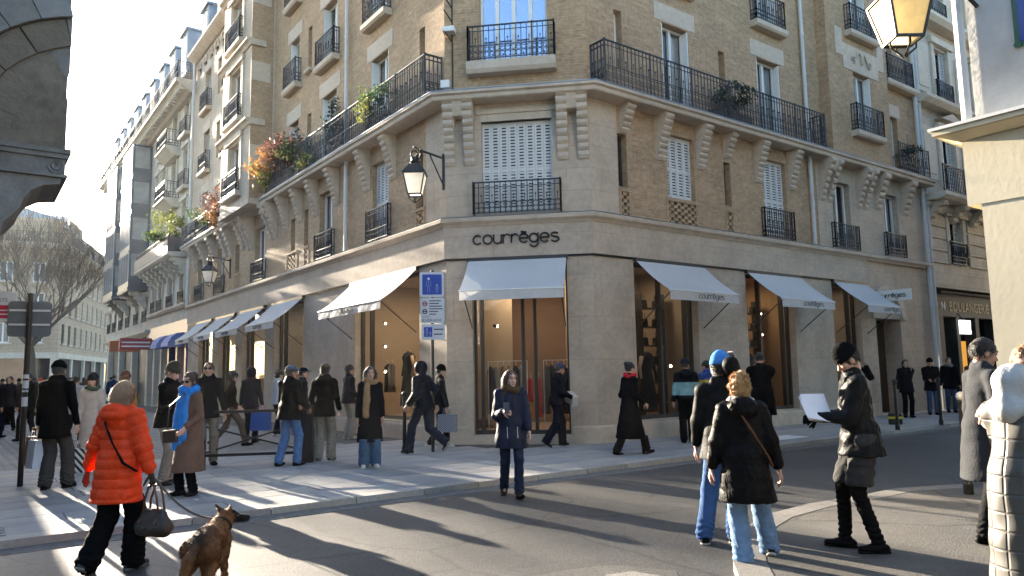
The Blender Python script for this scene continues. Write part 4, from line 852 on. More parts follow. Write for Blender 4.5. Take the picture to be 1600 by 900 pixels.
# ================================================================ awnings
M_canvas = mat('white_awning_canvas', (.72, .72, .715), .75, .05, 3, .5, 5, grime=.12, trans=.35); M_grey = mat('soft_grey_print', (.18, .18, .19), .7)
def awning(fr, u0, u1, label, d=1.0, zt=4.19, zf=3.40, val=.215, letters=True, lead=None, lu=None):
    t = thing('awning', label, 'awning', fr.P((u0 + u1) / 2, .08, zf), 'white awnings of the corner shop')
    mb = MB(); n = 6
    for i in range(n):
        a, b = i / n, (i + 1) / n; sag = lambda q: -.05 * math.sin(math.pi * q)
        p = [fr.P(u0, .07 + d * a, zt + (zf - zt) * a + sag(a)), fr.P(u1, .07 + d * a, zt + (zf - zt) * a + sag(a)), fr.P(u1, .07 + d * b, zt + (zf - zt) * b + sag(b)), fr.P(u0, .07 + d * b, zt + (zf - zt) * b + sag(b))]
        mb.add(p, [(0, 1, 2, 3)])
    ob = mb.build('canopy', M_canvas, t, recalc=False); so = ob.modifiers.new('thick', 'SOLIDIFY'); so.thickness = .006
    mb = MB(); q = fr.P
    k = 14; vs = []
    for i in range(k + 1):
        u = u0 + (u1 - u0) * i / k; w = .012 * math.sin(i * 2.1); vs += [q(u, .07 + d, zf - .012), q(u, .075 + d + w, zf - val)]
    mb.add(vs, [(2 * i, 2 * i + 2, 2 * i + 3, 2 * i + 1) for i in range(k)]); ob = mb.build('valance', M_canvas, t, recalc=False); so = ob.modifiers.new('thick', 'SOLIDIFY'); so.thickness = .005
    MB().tube([q(u0 - .02, .07 + d, zf - .006), q(u1 + .02, .07 + d, zf - .006)], .02, 8).build('front_bar', M_white, t)
    MB().box(fr, u0 - .03, u1 + .03, .0, .1, zt - .03, zt + .06).build('cassette', M_dark, t)
    for u in (u0 + .06, u1 - .06): MB().tube([q(u, .03, 2.65), q(u, .05 + d, zf - .02)], .014, 6).build('arm', M_dark, t)
    if letters:
        W = 9 * .98 * .115; c = (u0 + u1) / 2; c = c if lu is None else lu
        stroke_sign(t, fr, c - W / 2 if fr is not FL else c + W / 2, .088 + d, zf - .155, .10, M_grey, right=1 if fr is not FL else -1, thick=.016, each=False, name='lettering')
    return t
awning(FB, .54, 2.77, 'wide white awning over the corner entrance window', letters=False)
awning(FR, 1.29, 3.72, 'first white awning on the right-hand face, next to the corner pier', 1.0, lu=2.75)
awning(FR, 5.5, 7.95, 'second white awning on the right-hand face, between the first and the last', 1.0, lu=6.95)
awning(FR, 9.7, 11.6, 'last white awning on the right-hand face, beside the arched doorway', 1.0, lu=11.1)
awning(FL, 1.3, 5.1, 'largest white awning, on the left-hand face behind the street sign', .95)
for i, (a, b) in enumerate(SHOP_L[1:]): awning(FL, a - .05, b + .05, ('white awning second from the corner along the left-hand face', 'white awning third from the corner along the left-hand face', 'white awning fourth from the corner along the left-hand face', 'farthest white awning on the left-hand face, beside the blue shop')[i], .95)
t = thing('blade_sign', 'white projecting blade sign with the shop name beside the arched doorway', 'sign', FR.P(11.75, .1, 3.6))
MB().box(FR, 11.72, 11.78, .1, 1.35, 3.62, 3.95).build('panel', M_white, t)
Fbl = Frame(FR.P(11.715, .15, 0).xy, FR.n, -dR); stroke_sign(t, Fbl, .1, .008, 3.72, .105, M_black, right=1, thick=.018, each=False, name='lettering')

# ================================================================ lanterns
M_lglass = mat('frosted_lantern_glass', (.86, .85, .80), .45, .10, 8, trans=.6)
def lantern(t, c, s=1.0, gm=None):                      # c = centre of the bottom of the glass
    w0, w1, h = .15 * s, .25 * s, .50 * s
    def sq(w, z): return [c + Vector((x * w, y * w, z)) for x, y in ((-1, -1), (1, -1), (1, 1), (-1, 1))]
    a, b = sq(w0, 0), sq(w1, h); 
    for i in range(4):
        j = (i + 1) % 4; ins = .03 * s
        MB().add([a[i], a[j], b[j], b[i]], [(0, 1, 2, 3)]).build('glass_pane', gm or M_lglass, t)
    mb = MB()
    for i in range(4):
        j = (i + 1) % 4; mb.bar(a[i], b[i], .028 * s); mb.bar(a[i], a[j], .03 * s); mb.bar(b[i], b[j], .04 * s)
    mb.build('cage', M_black, t)
    e, g = sq(w1 * 1.12, h + .01), sq(w1 * .5, h + .24 * s); mb = MB().hexa(e + g); mb.lathe(c + Vector((0, 0, h + .25 * s)), [(.1 * s, 0), (.13 * s, .05 * s), (.09 * s, .10 * s), (.1 * s, .17 * s), (.03 * s, .2 * s)], 10); mb.build('hood', M_black, t)
    mb = MB()
    for x, y in ((-1, 0), (1, 0), (0, -1), (0, 1)): mb.tube([c + Vector((x * w0, y * w0, 0)), c + Vector((x * w0 * .95, y * w0 * .95, -.08 * s)), c + Vector((x * w0 * .3, y * w0 * .3, -.16 * s)), c + Vector((x * .02, y * .02, -.19 * s))], .012 * s, 5)
    mb.build('cradle', M_black, t)
    MB().lathe(c + Vector((0, 0, .12 * s)), [(.02, 0), (.05 * s, .06 * s), (.05 * s, .16 * s), (.015, .22 * s)], 8).build('bulb', M_lglass, t)
def wall_lantern(label, fr, u, o, z, s=1.0, spiral=True, foot=None):
    c = fr.P(u, o, z); t = thing('wall_lantern', label, 'lantern', c, 'wall lanterns'); lantern(t, c, s)
    mb = MB(); top = z + 1.02 * s; X = Vector((fr.n.x, fr.n.y, 0)); Z = Vector((0, 0, 1)); w = fr.P(u, foot or .03, top)
    mb.bar(w, fr.P(u, o - .12, top + .1), .04); mb.bar(fr.P(u, foot or .04, top - .62), fr.P(u, (foot or 0) + (o - (foot or 0)) * .5, top + .03), .025); mb.bar(fr.P(u, (foot or .03), top - .75), fr.P(u, (foot or .03), top + .1), .05)
    cc = c + Z * (1.0 * s); pts = []
    for i in range(26):
        a = R(75 + i * 22); r = .17 - .0052 * i; pts.append(cc + X * (r * math.cos(a) * 1) + Z * (r * math.sin(a) + .0))
    mb.tube(pts, .02, 6); mb.bar(cc + Z * -.17, cc + Z * -.3, .02); mb.build('bracket', M_black, t); return t
wall_lantern('black wall lantern on a scrolled bracket at the corner beside the shuttered window', FL, .05, .78, 5.68, .95)
wall_lantern('smaller-looking black wall lantern on a bracket farther along the left-hand face', FL, 17.3, .85, 5.55, .95)
lp = dpt(1411, 64, 7.0); t = thing('wall_lantern', 'large black lantern with glowing frosted glass at the upper right', 'lantern', lp, 'wall lanterns'); lantern(t, lp, .87, mat('sun_tinted_lantern_glass', (.80, .68, .42), .45, .12, 8, trans=.6))  # amber put into the glass colour for sunlight glowing through it
FSo = (lp.xy - C5); uu, oo = max(.12, FSo.dot(FS.d)), FSo.dot(FS.n); cz = lp.z - .15; ct = Vector((lp.x, lp.y, 0))
mb = MB().bar(FS.P(uu, .02, lp.z + 1.0), ct + Vector((0, 0, lp.z + 1.05)), .05); mb.bar(FS.P(uu, .02, lp.z + .6), (FS.P(uu, .02, 0) * .4 + ct * .6) + Vector((0, 0, lp.z + 1.02)), .03); mb.bar(lp + Vector((0, 0, .82)), lp + Vector((0, 0, 1.05)), .03); mb.build('bracket', M_black, t)

# ================================================================ signs and posts
M_signw = mat('sign_white_sheet', (.55, .57, .60), .4, .04, 6); M_signb = mat('sign_blue_sheet', (.012, .06, .36), .35, .08, 6); M_post = mat('dark_post_paint', (.014, .013, .013), .4, .2, 10); M_prt = mat('sign_print_dark', (.05, .055, .08), .5); M_signr = mat('sign_print_red', (.35, .05, .06), .5)
def pictogram(mb, fr, u, o, z, h):
    mb.lathe(Vector((0, 0, 0)), [(.001, 0)], 3) if False else None
    X = Vector((fr.d.x, fr.d.y, 0)); Z = Vector((0, 0, 1)); c = fr.P(u, o, z); N = Vector((fr.n.x, fr.n.y, 0))
    def b(x0, z0, x1, z1, w): mb.bar(c + (X * x0 + Z * z0) * h, c + (X * x1 + Z * z1) * h, w * h, .004, up=N.cross(X * (x1 - x0) + Z * (z1 - z0) + X * 1e-4))
    pts = [c + (X * math.cos(a) * .09 + Z * (.9 + .09 * math.sin(a))) * h for a in [2 * math.pi * i / 10 for i in range(10)]]
    mb.add(pts, [tuple(range(10))]); mb.add([p + N * .002 for p in pts], [tuple(range(10))])
    b(0, .42, 0, .8, .24); b(-.07, 0, -.06, .45, .1); b(.07, 0, .06, .45, .1); b(-.15, .42, -.12, .76, .07); b(.16, .42, .12, .76, .07)
sp = dpt(676, 600, 15.2); sp.z = ZP
FG = Frame((sp.x, sp.y), (math.cos(R(6)), math.sin(R(6))), (math.sin(R(6)), -math.cos(R(6))))
t = thing('street_sign', 'blue and white pedestrian zone signs stacked on a dark post by the corner', 'sign', sp)
MB().tube([sp, Vector((sp.x, sp.y, 3.78))], .035, 10).build('post', M_post, t)
def plate(par, fr, u0, u1, z0, z1, m, o0=.04, o1=.055, r=.04, name='plate'):
    pts = []
    for cx, cz, a in ((u1 - r, z1 - r, 0), (u0 + r, z1 - r, 90), (u0 + r, z0 + r, 180), (u1 - r, z0 + r, 270)): pts += [(cx + r * math.cos(R(a + k * 22.5)), cz + r * math.sin(R(a + k * 22.5))) for k in range(5)]
    return MB().prism(fr, pts, o0, o1).build(name, m, par)
p1 = plate(t, FG, -.25, .24, 3.22, 3.74, M_signw); plate(p1, FG, -.2, .2, 3.27, 3.69, M_signb, .055, .06, .015, 'blue_field')
mb = MB(); pictogram(mb, FG, -.07, .064, 3.31, .32); pictogram(mb, FG, .1, .064, 3.31, .17); mb.build('pictogram', M_signw, p1)
p2 = plate(t, FG, -.24, .25, 2.68, 3.2, M_signw)
for i, w in enumerate((.24, .2, .26, .28, .18, .14)): MB().box(FG, -.06, -.06 + w, .055, .058, 3.13 - i * .055, 3.15 - i * .055).build('printed_line', M_prt, p2)
for z, m in ((3.08, M_signr), (2.92, M_prt)):
    mb = MB(); ring(mb, FG.P(-.15, .058, z), Vector((FG.d.x, FG.d.y, 0)), Vector((0, 0, 1)), .045, .012, 14); mb.box(FG, -.185, -.115, .055, .06, z - .012, z + .012); mb.build('round_symbol', m, p2)
text_on('lettering', 'sauf les', .055, M_prt, p2, FG, -.2, .057, 2.80, 1, .001); text_on('lettering', 'RIVERAINS', .085, M_prt, p2, FG, -.21, .057, 2.71, 1, .001)
p3 = plate(t, FG, -.22, .26, 2.34, 2.66, M_signw); plate(p3, FG, -.17, .0, 2.4, 2.6, M_signb, .055, .06, .01, 'blue_field'); mb = MB(); pictogram(mb, FG, -.11, .064, 2.42, .15); pictogram(mb, FG, -.04, .064, 2.42, .09); mb.build('pictogram', M_signw, p3)
for i, z in enumerate((2.54, 2.44)): MB().box(FG, .03, .23 - i * .02, .055, .058, z, z + .025).build('printed_line', M_prt, p3)
# post with the back of a square plate, left
lp = gpt(31, 760, ZP); t = thing('sign_post', 'dark post with stickers carrying a square sign seen from the back', 'sign post', lp)
FW = Frame((lp.x, lp.y), (math.cos(R(25)), math.sin(R(25))), (math.sin(R(25)), -math.cos(R(25))))
MB().tube([lp, Vector((lp.x, lp.y, 3.0))], .04, 10).build('post', M_post, t)
plate(t, FW, -.29, .29, 2.33, 2.88, mat('grey_sheet_back', (.11, .12, .13), .5, .15, 5), -.07, -.045, .06, 'sign_back'); MB().box(FW, -.27, .27, -.045, -.02, 2.5, 2.53).box(FW, -.27, .27, -.045, -.02, 2.72, 2.75).build('bracket', M_pipe, t)
for z, h, w in ((1.72, .06, .043), (1.6, .12, .0435), (1.5, .03, .043), (1.34, .14, .042)): MB().tube([Vector((lp.x, lp.y, z - h / 2)), Vector((lp.x, lp.y, z + h / 2))], w, 10).build('sticker', M_signw, t)
q = dpt(2, 478, 11.3); t = thing('shop_panel_sign', 'white and red panel sign at the left edge beside the post', 'sign', Vector((q.x - .35, q.y, 2.6)))
FQ = Frame((q.x, q.y), (math.cos(R(20)), math.sin(R(20))), (math.sin(R(20)), -math.cos(R(20))))
MB().box(FQ, -.9, .2, -.02, .02, q.z - .24, q.z + .22).build('panel', M_signw, t); MB().box(FQ, -.85, .15, .02, .024, q.z - .19, q.z + .01).build('red_field', mat('sign_red_field', (.45, .02, .05), .5), t)
text_on('lettering', 'ARTS', .08, M_prt, t, FQ, -.1, .022, q.z + .06, 1, .001); MB().box(FQ, -.1, .12, .024, .026, q.z - .14, q.z - .12).box(FQ, -.1, .12, .024, .026, q.z - .08, q.z - .06).build('printed_line', M_signw, t)
MB().tube([FQ.P(-.7, -.04, 0), FQ.P(-.7, -.04, q.z + .4)], .035, 8).build('post', M_post, t)
# bollards
def bollard(px, py, label, h=1.18, z=ZP):
    p = gpt(px, py, z); t = thing('bollard', label, 'bollard', p, 'street bollards')
    MB().lathe(p, [(.055, 0), (.055, .12), (.04, .15), (.036, h - .1), (.05, h - .09), (.05, h - .06)], 12).build('shaft', M_post, t, smooth=False)
    MB().lathe(p + Vector((0, 0, h - .06)), [(.02, 0), (.048, .025), (.055, .055), (.045, .09), (.01, .112)], 12).build('ball_head', M_pipe if px > 1490 else M_post, t, smooth=True); return t
bollard(1514, 772, 'near black bollard with a pale ball head beside the quilted coat')
bollard(1403, 672, 'black bollard on the far pavement in front of the arched doorway'); bollard(1471, 664, 'black bollard on the far pavement in front of the bakery')
bollard(632, 708, 'black bollard beside the walking man near the corner window')
# crowd barrier
a, b = gpt(481, 722, ZP), gpt(318, 728, ZP); t = thing('crowd_barrier', 'black metal barrier with crossed rails around the queue', 'barrier', a)
MB().box(WORLD, a.x - .09, a.x + .09, -a.y - .09, -a.y + .09, ZP, ZP + 1.02).build('post', M_post, t); MB().tube([b, b + Vector((0, 0, 1.0))], .035, 8).build('post', M_post, t)
Zv = Vector((0, 0, 1))
for z0, z1, w in ((.95, .95, .05), (.18, .18, .05), (.2, .7, .03), (.75, .22, .03)): MB().bar(a + Zv * z0, b + Zv * z1, w).build('rail', M_post, t)

# ================================================================ plants on the balconies
def leaf_mat(name, c, tr=.3): return mat(name, c, .6, .35, 3, trans=tr)
def foliage(name, label, cat, boxes, cols_, n, size, base, pot=None, fr=None, group=None):
    t = thing(name, label, cat, base, group); r = np.random.default_rng(abs(hash(label)) % 1000 if False else len(label) * 7)
    mb = MB()
    for (c, rad), mi in boxes:
        mb.mi = mi; k = int(n / len(boxes)); c = np.array(c); rad = np.array(rad)
        cl = r.normal(size=(max(4, k // 28), 3)); cl /= np.linalg.norm(cl, axis=1)[:, None]; cl *= r.random((len(cl), 1)) ** .4
        for i in range(k):
            p = c + (cl[r.integers(len(cl))] + r.normal(size=3) * .2) * rad; d = r.normal(size=3); d /= np.linalg.norm(d); e = np.cross(d, r.normal(size=3)); e /= np.linalg.norm(e); s = size * (.6 + .8 * r.random())
            mb.add([p - e * s * .45, p + d * s * .6, p + e * s * .45, p - d * s * .7], [(0, 1, 2, 3)])
    mb.build('foliage', cols_, t, recalc=False, uv=False)
    if pot: 
        u0, u1, o0, o1, z0, z1 = pot; MB().box(fr, u0, u1, o0, o1, z0, z1).build('planter', mat('terracotta_grey_planter', (.12, .09, .075), .8, .2, 5), t)
        mb = MB()
        for i in range(9):
            q0 = fr.P(u0 + (u1 - u0) * (i + .5) / 9, (o0 + o1) / 2, z1); q1 = Vector(boxes[i % len(boxes)][0][0]) + Vector(r.normal(size=3)) * .25; mb.tube([q0, (q0 + q1) / 2 + Vector((0, 0, .1)), q1], [.018, .012, .005], 5)
        mb.build('stem', mat('twig_bark', (.07, .05, .035), .9), t)
    return t
Lg = leaf_mat('leaf_green', (.07, .11, .03)); Lo = leaf_mat('leaf_orange', (.36, .17, .05)); Lr = leaf_mat('leaf_russet', (.16, .07, .05)); Ly = leaf_mat('leaf_yellow_green', (.22, .24, .05)); Ld = leaf_mat('leaf_dark', (.025, .04, .02))
zb = ZS + .22
foliage('balcony_shrub', 'big autumn shrub in orange, russet and green on the long left balcony', 'plant', [((FL.P(10.9, .45, zb + .95), (.9, .9, .55)), 1), ((FL.P(10.2, .35, zb + 1.25), (.7, .7, .5)), 2), ((FL.P(9.3, .35, zb + 1.1), (.75, .75, .55)), 2), ((FL.P(11.3, .5, zb + .6), (.6, .6, .45)), 3), ((FL.P(8.7, .3, zb + .8), (.6, .6, .45)), 0)], [Lg, Lo, Lr, Ly], 4200, .085, FL.P(10, .25, zb), (8.6, 11.3, .05, .38, zb, zb + .35), FL)
foliage('balcony_plant', 'small bright green plant on the left balcony beside the autumn shrub', 'plant', [((FL.P(7.6, .5, zb + .35), (.35, .35, .3)), 0)], [Ly, Lg], 500, .06, FL.P(7.6, .3, zb), (7.3, 7.9, .12, .38, zb, zb + .2), FL)
foliage('balcony_plant', 'dark climbing plant on a trellis by the balcony door over the shrub', 'plant', [((FL.P(6.1, .15, zb + 1.0), (.35, .35, .9)), 0)], [Ld, Lg], 700, .07, FL.P(6.1, .2, zb), (5.8, 6.4, .1, .36, zb, zb + .3), FL)
foliage('balcony_plant', 'trailing green ivy on the left balcony near the corner', 'plant', [((FL.P(2.6, .42, zb + .85), (.55, .55, .25)), 0), ((FL.P(3.3, .42, zb + .6), (.35, .35, .3)), 1)], [Lg, Ly], 700, .06, FL.P(2.8, .3, zb), (2.3, 3.5, .12, .4, zb, zb + .3), FL)
foliage('balcony_plant', 'dark bushy plant on the right-hand balcony between the two tall doors', 'plant', [((FR.P(5.2, .3, zb + .75), (.5, .5, .35)), 0), ((FR.P(4.5, .3, zb + .5), (.35, .35, .35)), 0)], [Ld, Lg], 900, .06, FR.P(5, .25, zb), (4.3, 5.7, .1, .36, zb, zb + .3), FR)
foliage('balcony_shrub', 'russet shrub trailing over the farther left balcony beyond the stone bay', 'plant', [((FL.P(17.2, .45, zb + .9), (.8, .8, .6)), 2), ((FL.P(19, .45, zb + .5), (.9, .9, .4)), 0), ((FL.P(17.8, .5, zb + .3), (.7, .7, .5)), 1)], [Lg, Lo, Lr], 1500, .09, FL.P(18, .3, zb), (16.8, 19.6, .1, .4, zb, zb + .3), FL)
foliage('balcony_shrub', 'yellow-green bamboo in the zinc planter of the pale stone building', 'plant', [((FN.P(1.6, .6, 9.6), (.8, .8, .75)), 0), ((FN.P(3.0, .6, 9.1), (.9, .9, .4)), 1)], [Ly, Lg], 900, .12, FN.P(2, .6, 8.0), (.75, 4, .5, .8, 8.02, 8.5), FN)
foliage('balcony_plant', 'small plant on the second balcony at the end of the right-hand face', 'plant', [((FR.P(14.6, .3, zb + .85), (.5, .5, .2)), 0)], [Ld, Lg], 350, .06, FR.P(14.6, .3, zb), (14.1, 15.1, .15, .38, zb, zb + .3), FR)

# ================================================================ bare plane tree
def bare_tree(name, label, base, h, seed, spread=1.0):
    t = thing(name, label, 'tree', base); r = random.Random(seed); bark = mat('plane_bark', (.10, .085, .07), .9, .3, 8, .5, 30); tr = MB(); cr = MB()
    def grow(p, d, L, rad, lev):
        n = 4; pts = [p]; rs_ = [max(rad, .011)]; q = p.copy(); dd = d.copy()
        for i in range(n):
            dd = (dd + Vector((r.gauss(0, .10), r.gauss(0, .10), r.gauss(.05, .07)))).normalized(); q = q + dd * L / n; pts.append(q.copy()); rs_.append(max(.011, rad * (1 - .45 * (i + 1) / n)))
        (tr if lev == 0 else cr).tube(pts, rs_, 8 if lev == 0 else (5 if lev < 3 else 3), cap=False)
        if lev >= 5 or rad < .006: return
        k = 8 if lev == 0 else (5 if lev < 3 else 4)
        for i in range(k):
            a = r.random() * 6.28; s = (.75 if lev == 0 else .55) * spread * (.6 + .6 * r.random())
            side = Vector((math.cos(a), math.sin(a), 0)); nd = (dd + side * s + Vector((0, 0, .12))).normalized()
            f = .55 + .45 * (i + 1) / k; idx = n if lev == 0 else max(1, min(n, round(f * n)))
            grow(pts[idx], nd, L * (.95 if lev == 0 else .74) * (.8 + .4 * r.random()), rs_[idx] * (.55 if lev == 0 else .62), lev + 1)
    grow(Vector(base), Vector((.05, 0, 1)), h * .24, h * .03, 0)
    tr.build('trunk', bark, t, smooth=True, recalc=False); cr.build('crown', bark, t, smooth=True, recalc=False, uv=False); return t
b0 = dpt(52, 600, 60); bare_tree('plane_tree', 'bare plane tree in front of the cream building at the end of the street', (b0.x, b0.y, ZP), 18, 11, 1.0)
# ================================================================ clothes and figures in the shop windows
def garment(fr, u, o, zt, w, h, c, label, group, kind='coat'):
    m = mat('cloth_%02x%02x%02x' % tuple(int(min(1, x) * 255) for x in c), c, .85, .15, 14, .2, 40)
    t = thing('hanging_garment', label, 'garment', fr.P(u, o, zt), group); mb = MB(); n = 7; vs = []
    prof = [(.0, .03), (.1, .5), (.35, .46), (.7, .5), (1.0, .55)]
    for k, (tt_, ww) in enumerate(prof):
        for j in range(n + 1):
            x = (j / n - .5) * 2 * ww * w; wv = .03 * math.sin(j * 2.2 + u * 9) * (1 if k > 1 else .3)
            vs.append(fr.P(u + wv + x * .72, o + x * .6, zt - tt_ * h))
    mb.add(vs, [(k * (n + 1) + j, k * (n + 1) + j + 1, (k + 1) * (n + 1) + j + 1, (k + 1) * (n + 1) + j) for k in range(len(prof) - 1) for j in range(n)])
    ob = mb.build('cloth', m, t, smooth=True, recalc=False); so = ob.modifiers.new('thick', 'SOLIDIFY'); so.thickness = .045
    MB().tube([fr.P(u, o, zt - .02), fr.P(u, o, zt + .06), fr.P(u + .0, o + .03, zt + .1), fr.P(u, o, zt + .12)], .006, 5).build('hanger', M_white, t)
def rack(fr, u0, u1, o, z, label):
    t = thing('clothes_rail', label, 'clothes rail', fr.P((u0 + u1) / 2, o, .3)); mb = MB().tube([fr.P(u0, o, .3), fr.P(u0, o, z), fr.P(u1, o, z), fr.P(u1, o, .3)], .014, 6); mb.build('frame', M_white, t)
rack(FB, .7, 1.65, -1.35, 1.92, 'clothes rail behind the left pane of the corner window'); rack(FB, 2.05, 2.95, -1.35, 1.92, 'clothes rail behind the right pane of the corner window')
pal = [(.12, .10, .09), (.55, .42, .28), (.5, .30, .16), (.42, .32, .22), (.04, .04, .04), (.6, .52, .42), (.2, .16, .13), (.05, .05, .055), (.5, .44, .36), (.05, .05, .05), (.6, .5, .36), (.55, .46, .32)]
for i in range(12):
    a = .78 + i * .15 if i < 6 else 2.12 + (i - 6) * .14
    garment(FB, a, -1.35, 1.8, .25, .95 if i % 3 else 1.15, pal[i], 'coat hanging on the clothes rail in the corner window', 'coats on the corner window rails')
for i, u in enumerate((1.8, 1.98)):
    garment(FB, u, -.85, 1.5, .12, .55 + .35 * i, (.75, .03, .02), ('shorter bright red garment hanging in the corner window', 'longer bright red garment hanging in the corner window')[i], 'red garments in the corner window')
def mannequin(fr, u, o, z0, label, c=(.012, .012, .014), arm=True):
    t = thing('mannequin', label, 'mannequin', fr.P(u, o, z0)); p = fr.P(u, o, z0); m = mat('black_dress_cloth', c, .8, .2, 12, .2, 40); sk = mat('mannequin_skin', (.45, .30, .2), .5)
    MB().lathe(p, [(.24, .02), (.22, .4), (.17, .75), (.15, .9), (.13, 1.0), (.16, 1.2), (.19, 1.33), (.13, 1.43), (.05, 1.47)], 18, 1, .75).build('dress', m, t, smooth=True)
    MB().lathe(p + Vector((0, 0, 1.44)), [(.05, 0), (.045, .06), (.04, .08)], 10).build('neck', sk, t, smooth=True)
    for s in (-1, 1): 
        X = Vector((fr.d.x, fr.d.y, 0)) * s; MB().tube([p + Vector((0, 0, 1.36)) + X * .17, p + Vector((0, 0, 1.08)) + X * .26, p + Vector((0, 0, .82)) + X * .27 + Vector((fr.n.x, fr.n.y, 0)) * .06], [.055, .045, .03], 8).build('arm', m if s > 0 else sk, t, smooth=True)
    MB().lathe(p, [(.02, 0), (.02, .1)], 8).lathe(p + Vector((0, 0, -.0)), [(.15, .0), (.15, .02)], 14).build('stand', M_dark, t)
mannequin(FL, 3.55, -.95, .78, 'headless mannequin in a long black dress behind the left-hand shop window')
mannequin(FR, 2.55, -.9, .62, 'headless mannequin in black behind the first right-hand shop window'); mannequin(FR, 6.65, -.9, .6, 'mannequin in black behind the second right-hand shop window')
for i, c in enumerate(((.30, .26, .21), (.05, .05, .05))): garment(FL, 4.3 + i * .3, -.85, 1.95, .22, .8, c, ('beige top hanging beside the black dress in the left-hand window', 'black top hanging beside the black dress in the left-hand window')[i], 'tops in the left-hand window')
def shelf(fr, u0, u1, o, label):
    t = thing('display_shelf', label, 'shelf', fr.P(u0, o, .5)); MB().box(fr, u0, u0 + .03, o, o + .3, .5, 3.6).box(fr, u1 - .03, u1, o, o + .3, .5, 3.6).build('upright', M_dark, t); r = random.Random(int(u0 * 10))
    for k in range(6): MB().box(fr, u0 + .03, u1 - .03, o, o + .3, .8 + k * .48, .83 + k * .48).build('board', M_dark, t)
    for k in range(6):
        for j in range(2):
            c = u0 + .2 + j * (u1 - u0 - .35); z = .83 + k * .48; w = .1 + .04 * r.random(); b = thing('handbag', 'small handbag on the display shelf of the right-hand window', 'handbag', fr.P(c, o + .15, z), 'bags on the display shelves')
            MB().prism(fr, [(c - w, z + .002), (c + w, z + .002), (c + w * .8, z + .2), (c - w * .8, z + .2)], o + .09, o + .2).build('body', r.choice([M_black, M_dark, M_grey]), b); mb = MB(); mb.tube([fr.P(c - w * .6, o + .15, z + .19), fr.P(c - w * .4, o + .15, z + .33), fr.P(c + w * .4, o + .15, z + .33), fr.P(c + w * .6, o + .15, z + .19)], .007, 5); mb.build('strap', M_black, b)
shelf(FR, 2.6, 3.45, -1.35, 'dark display shelf with bags behind the first right-hand shop window'); shelf(FR, 6.85, 7.6, -1.35, 'dark display shelf with bags behind the second right-hand shop window')
# camera and cabling on the corner
t = thing('security_camera', 'white camera and conduit fixed to the brick above the corner slab', 'camera', FB.P(.2, .05, 9)); MB().tube([FB.P(.2, .03, ZS + .3), FB.P(.2, .03, 11.2)], .018, 6).build('conduit', M_black, t); MB().box(FB, .02, .3, .05, .3, 9.62, 9.74).build('camera_body', M_white, t); MB().box(FB, .0, .2, .3, .42, ZS + .32, ZS + .5).build('junction_box', M_white, t)
for z in (9.45, 9.95, 10.3): MB().tube([FB.P(.2, .04, z), FB.P(.06, .3, z + .2)], .016, 6).build('arm', M_black, t)
# ================================================================ people: signed-distance bodies meshed by surface nets
def vec(*a): return np.array(a, float)
def unit(v): v = np.asarray(v, float); return v / (np.linalg.norm(v) + 1e-12)
def cap(p0, p1, r0, r1=None, s=None, q=1.0, k=None, sub=False): return dict(t='c', p0=np.asarray(p0, float), p1=np.asarray(p1, float), r0=r0, r1=r0 if r1 is None else r1, s=s, q=q, k=k, sub=sub)
def ell(c, r, M=None, k=None, sub=False): return dict(t='e', c=np.asarray(c, float), r=np.asarray(r, float), M=M, k=k, sub=sub)
def clipp(c, n): return dict(t='p', c=np.asarray(c, float), n=unit(n), sub=True, k=None)
def prim_box(p):
    if p['t'] == 'c':
        m = max(p['r0'], p['r1']); return np.minimum(p['p0'], p['p1']) - m, np.maximum(p['p0'], p['p1']) + m
    m = p['r'].max(); return p['c'] - m, p['c'] + m
def prim_d(p, P):
    if p['t'] == 'c':
        a, b = p['p0'], p['p1']; X = P - a; ax = b - a
        if p['s'] is not None:
            s = p['s']; X = X + (p['q'] - 1) * (X @ s)[..., None] * s; ax = ax + (p['q'] - 1) * (ax @ s) * s
        t = np.clip((X @ ax) / (ax @ ax + 1e-12), 0, 1); return np.linalg.norm(X - t[..., None] * ax, axis=-1) - (p['r0'] + (p['r1'] - p['r0']) * t)
    X = P - p['c']
    if p['M'] is not None: X = X @ p['M']
    k0 = np.linalg.norm(X / p['r'], axis=-1); k1 = np.linalg.norm(X / p['r'] ** 2, axis=-1) + 1e-9; return k0 * (k0 - 1) / k1
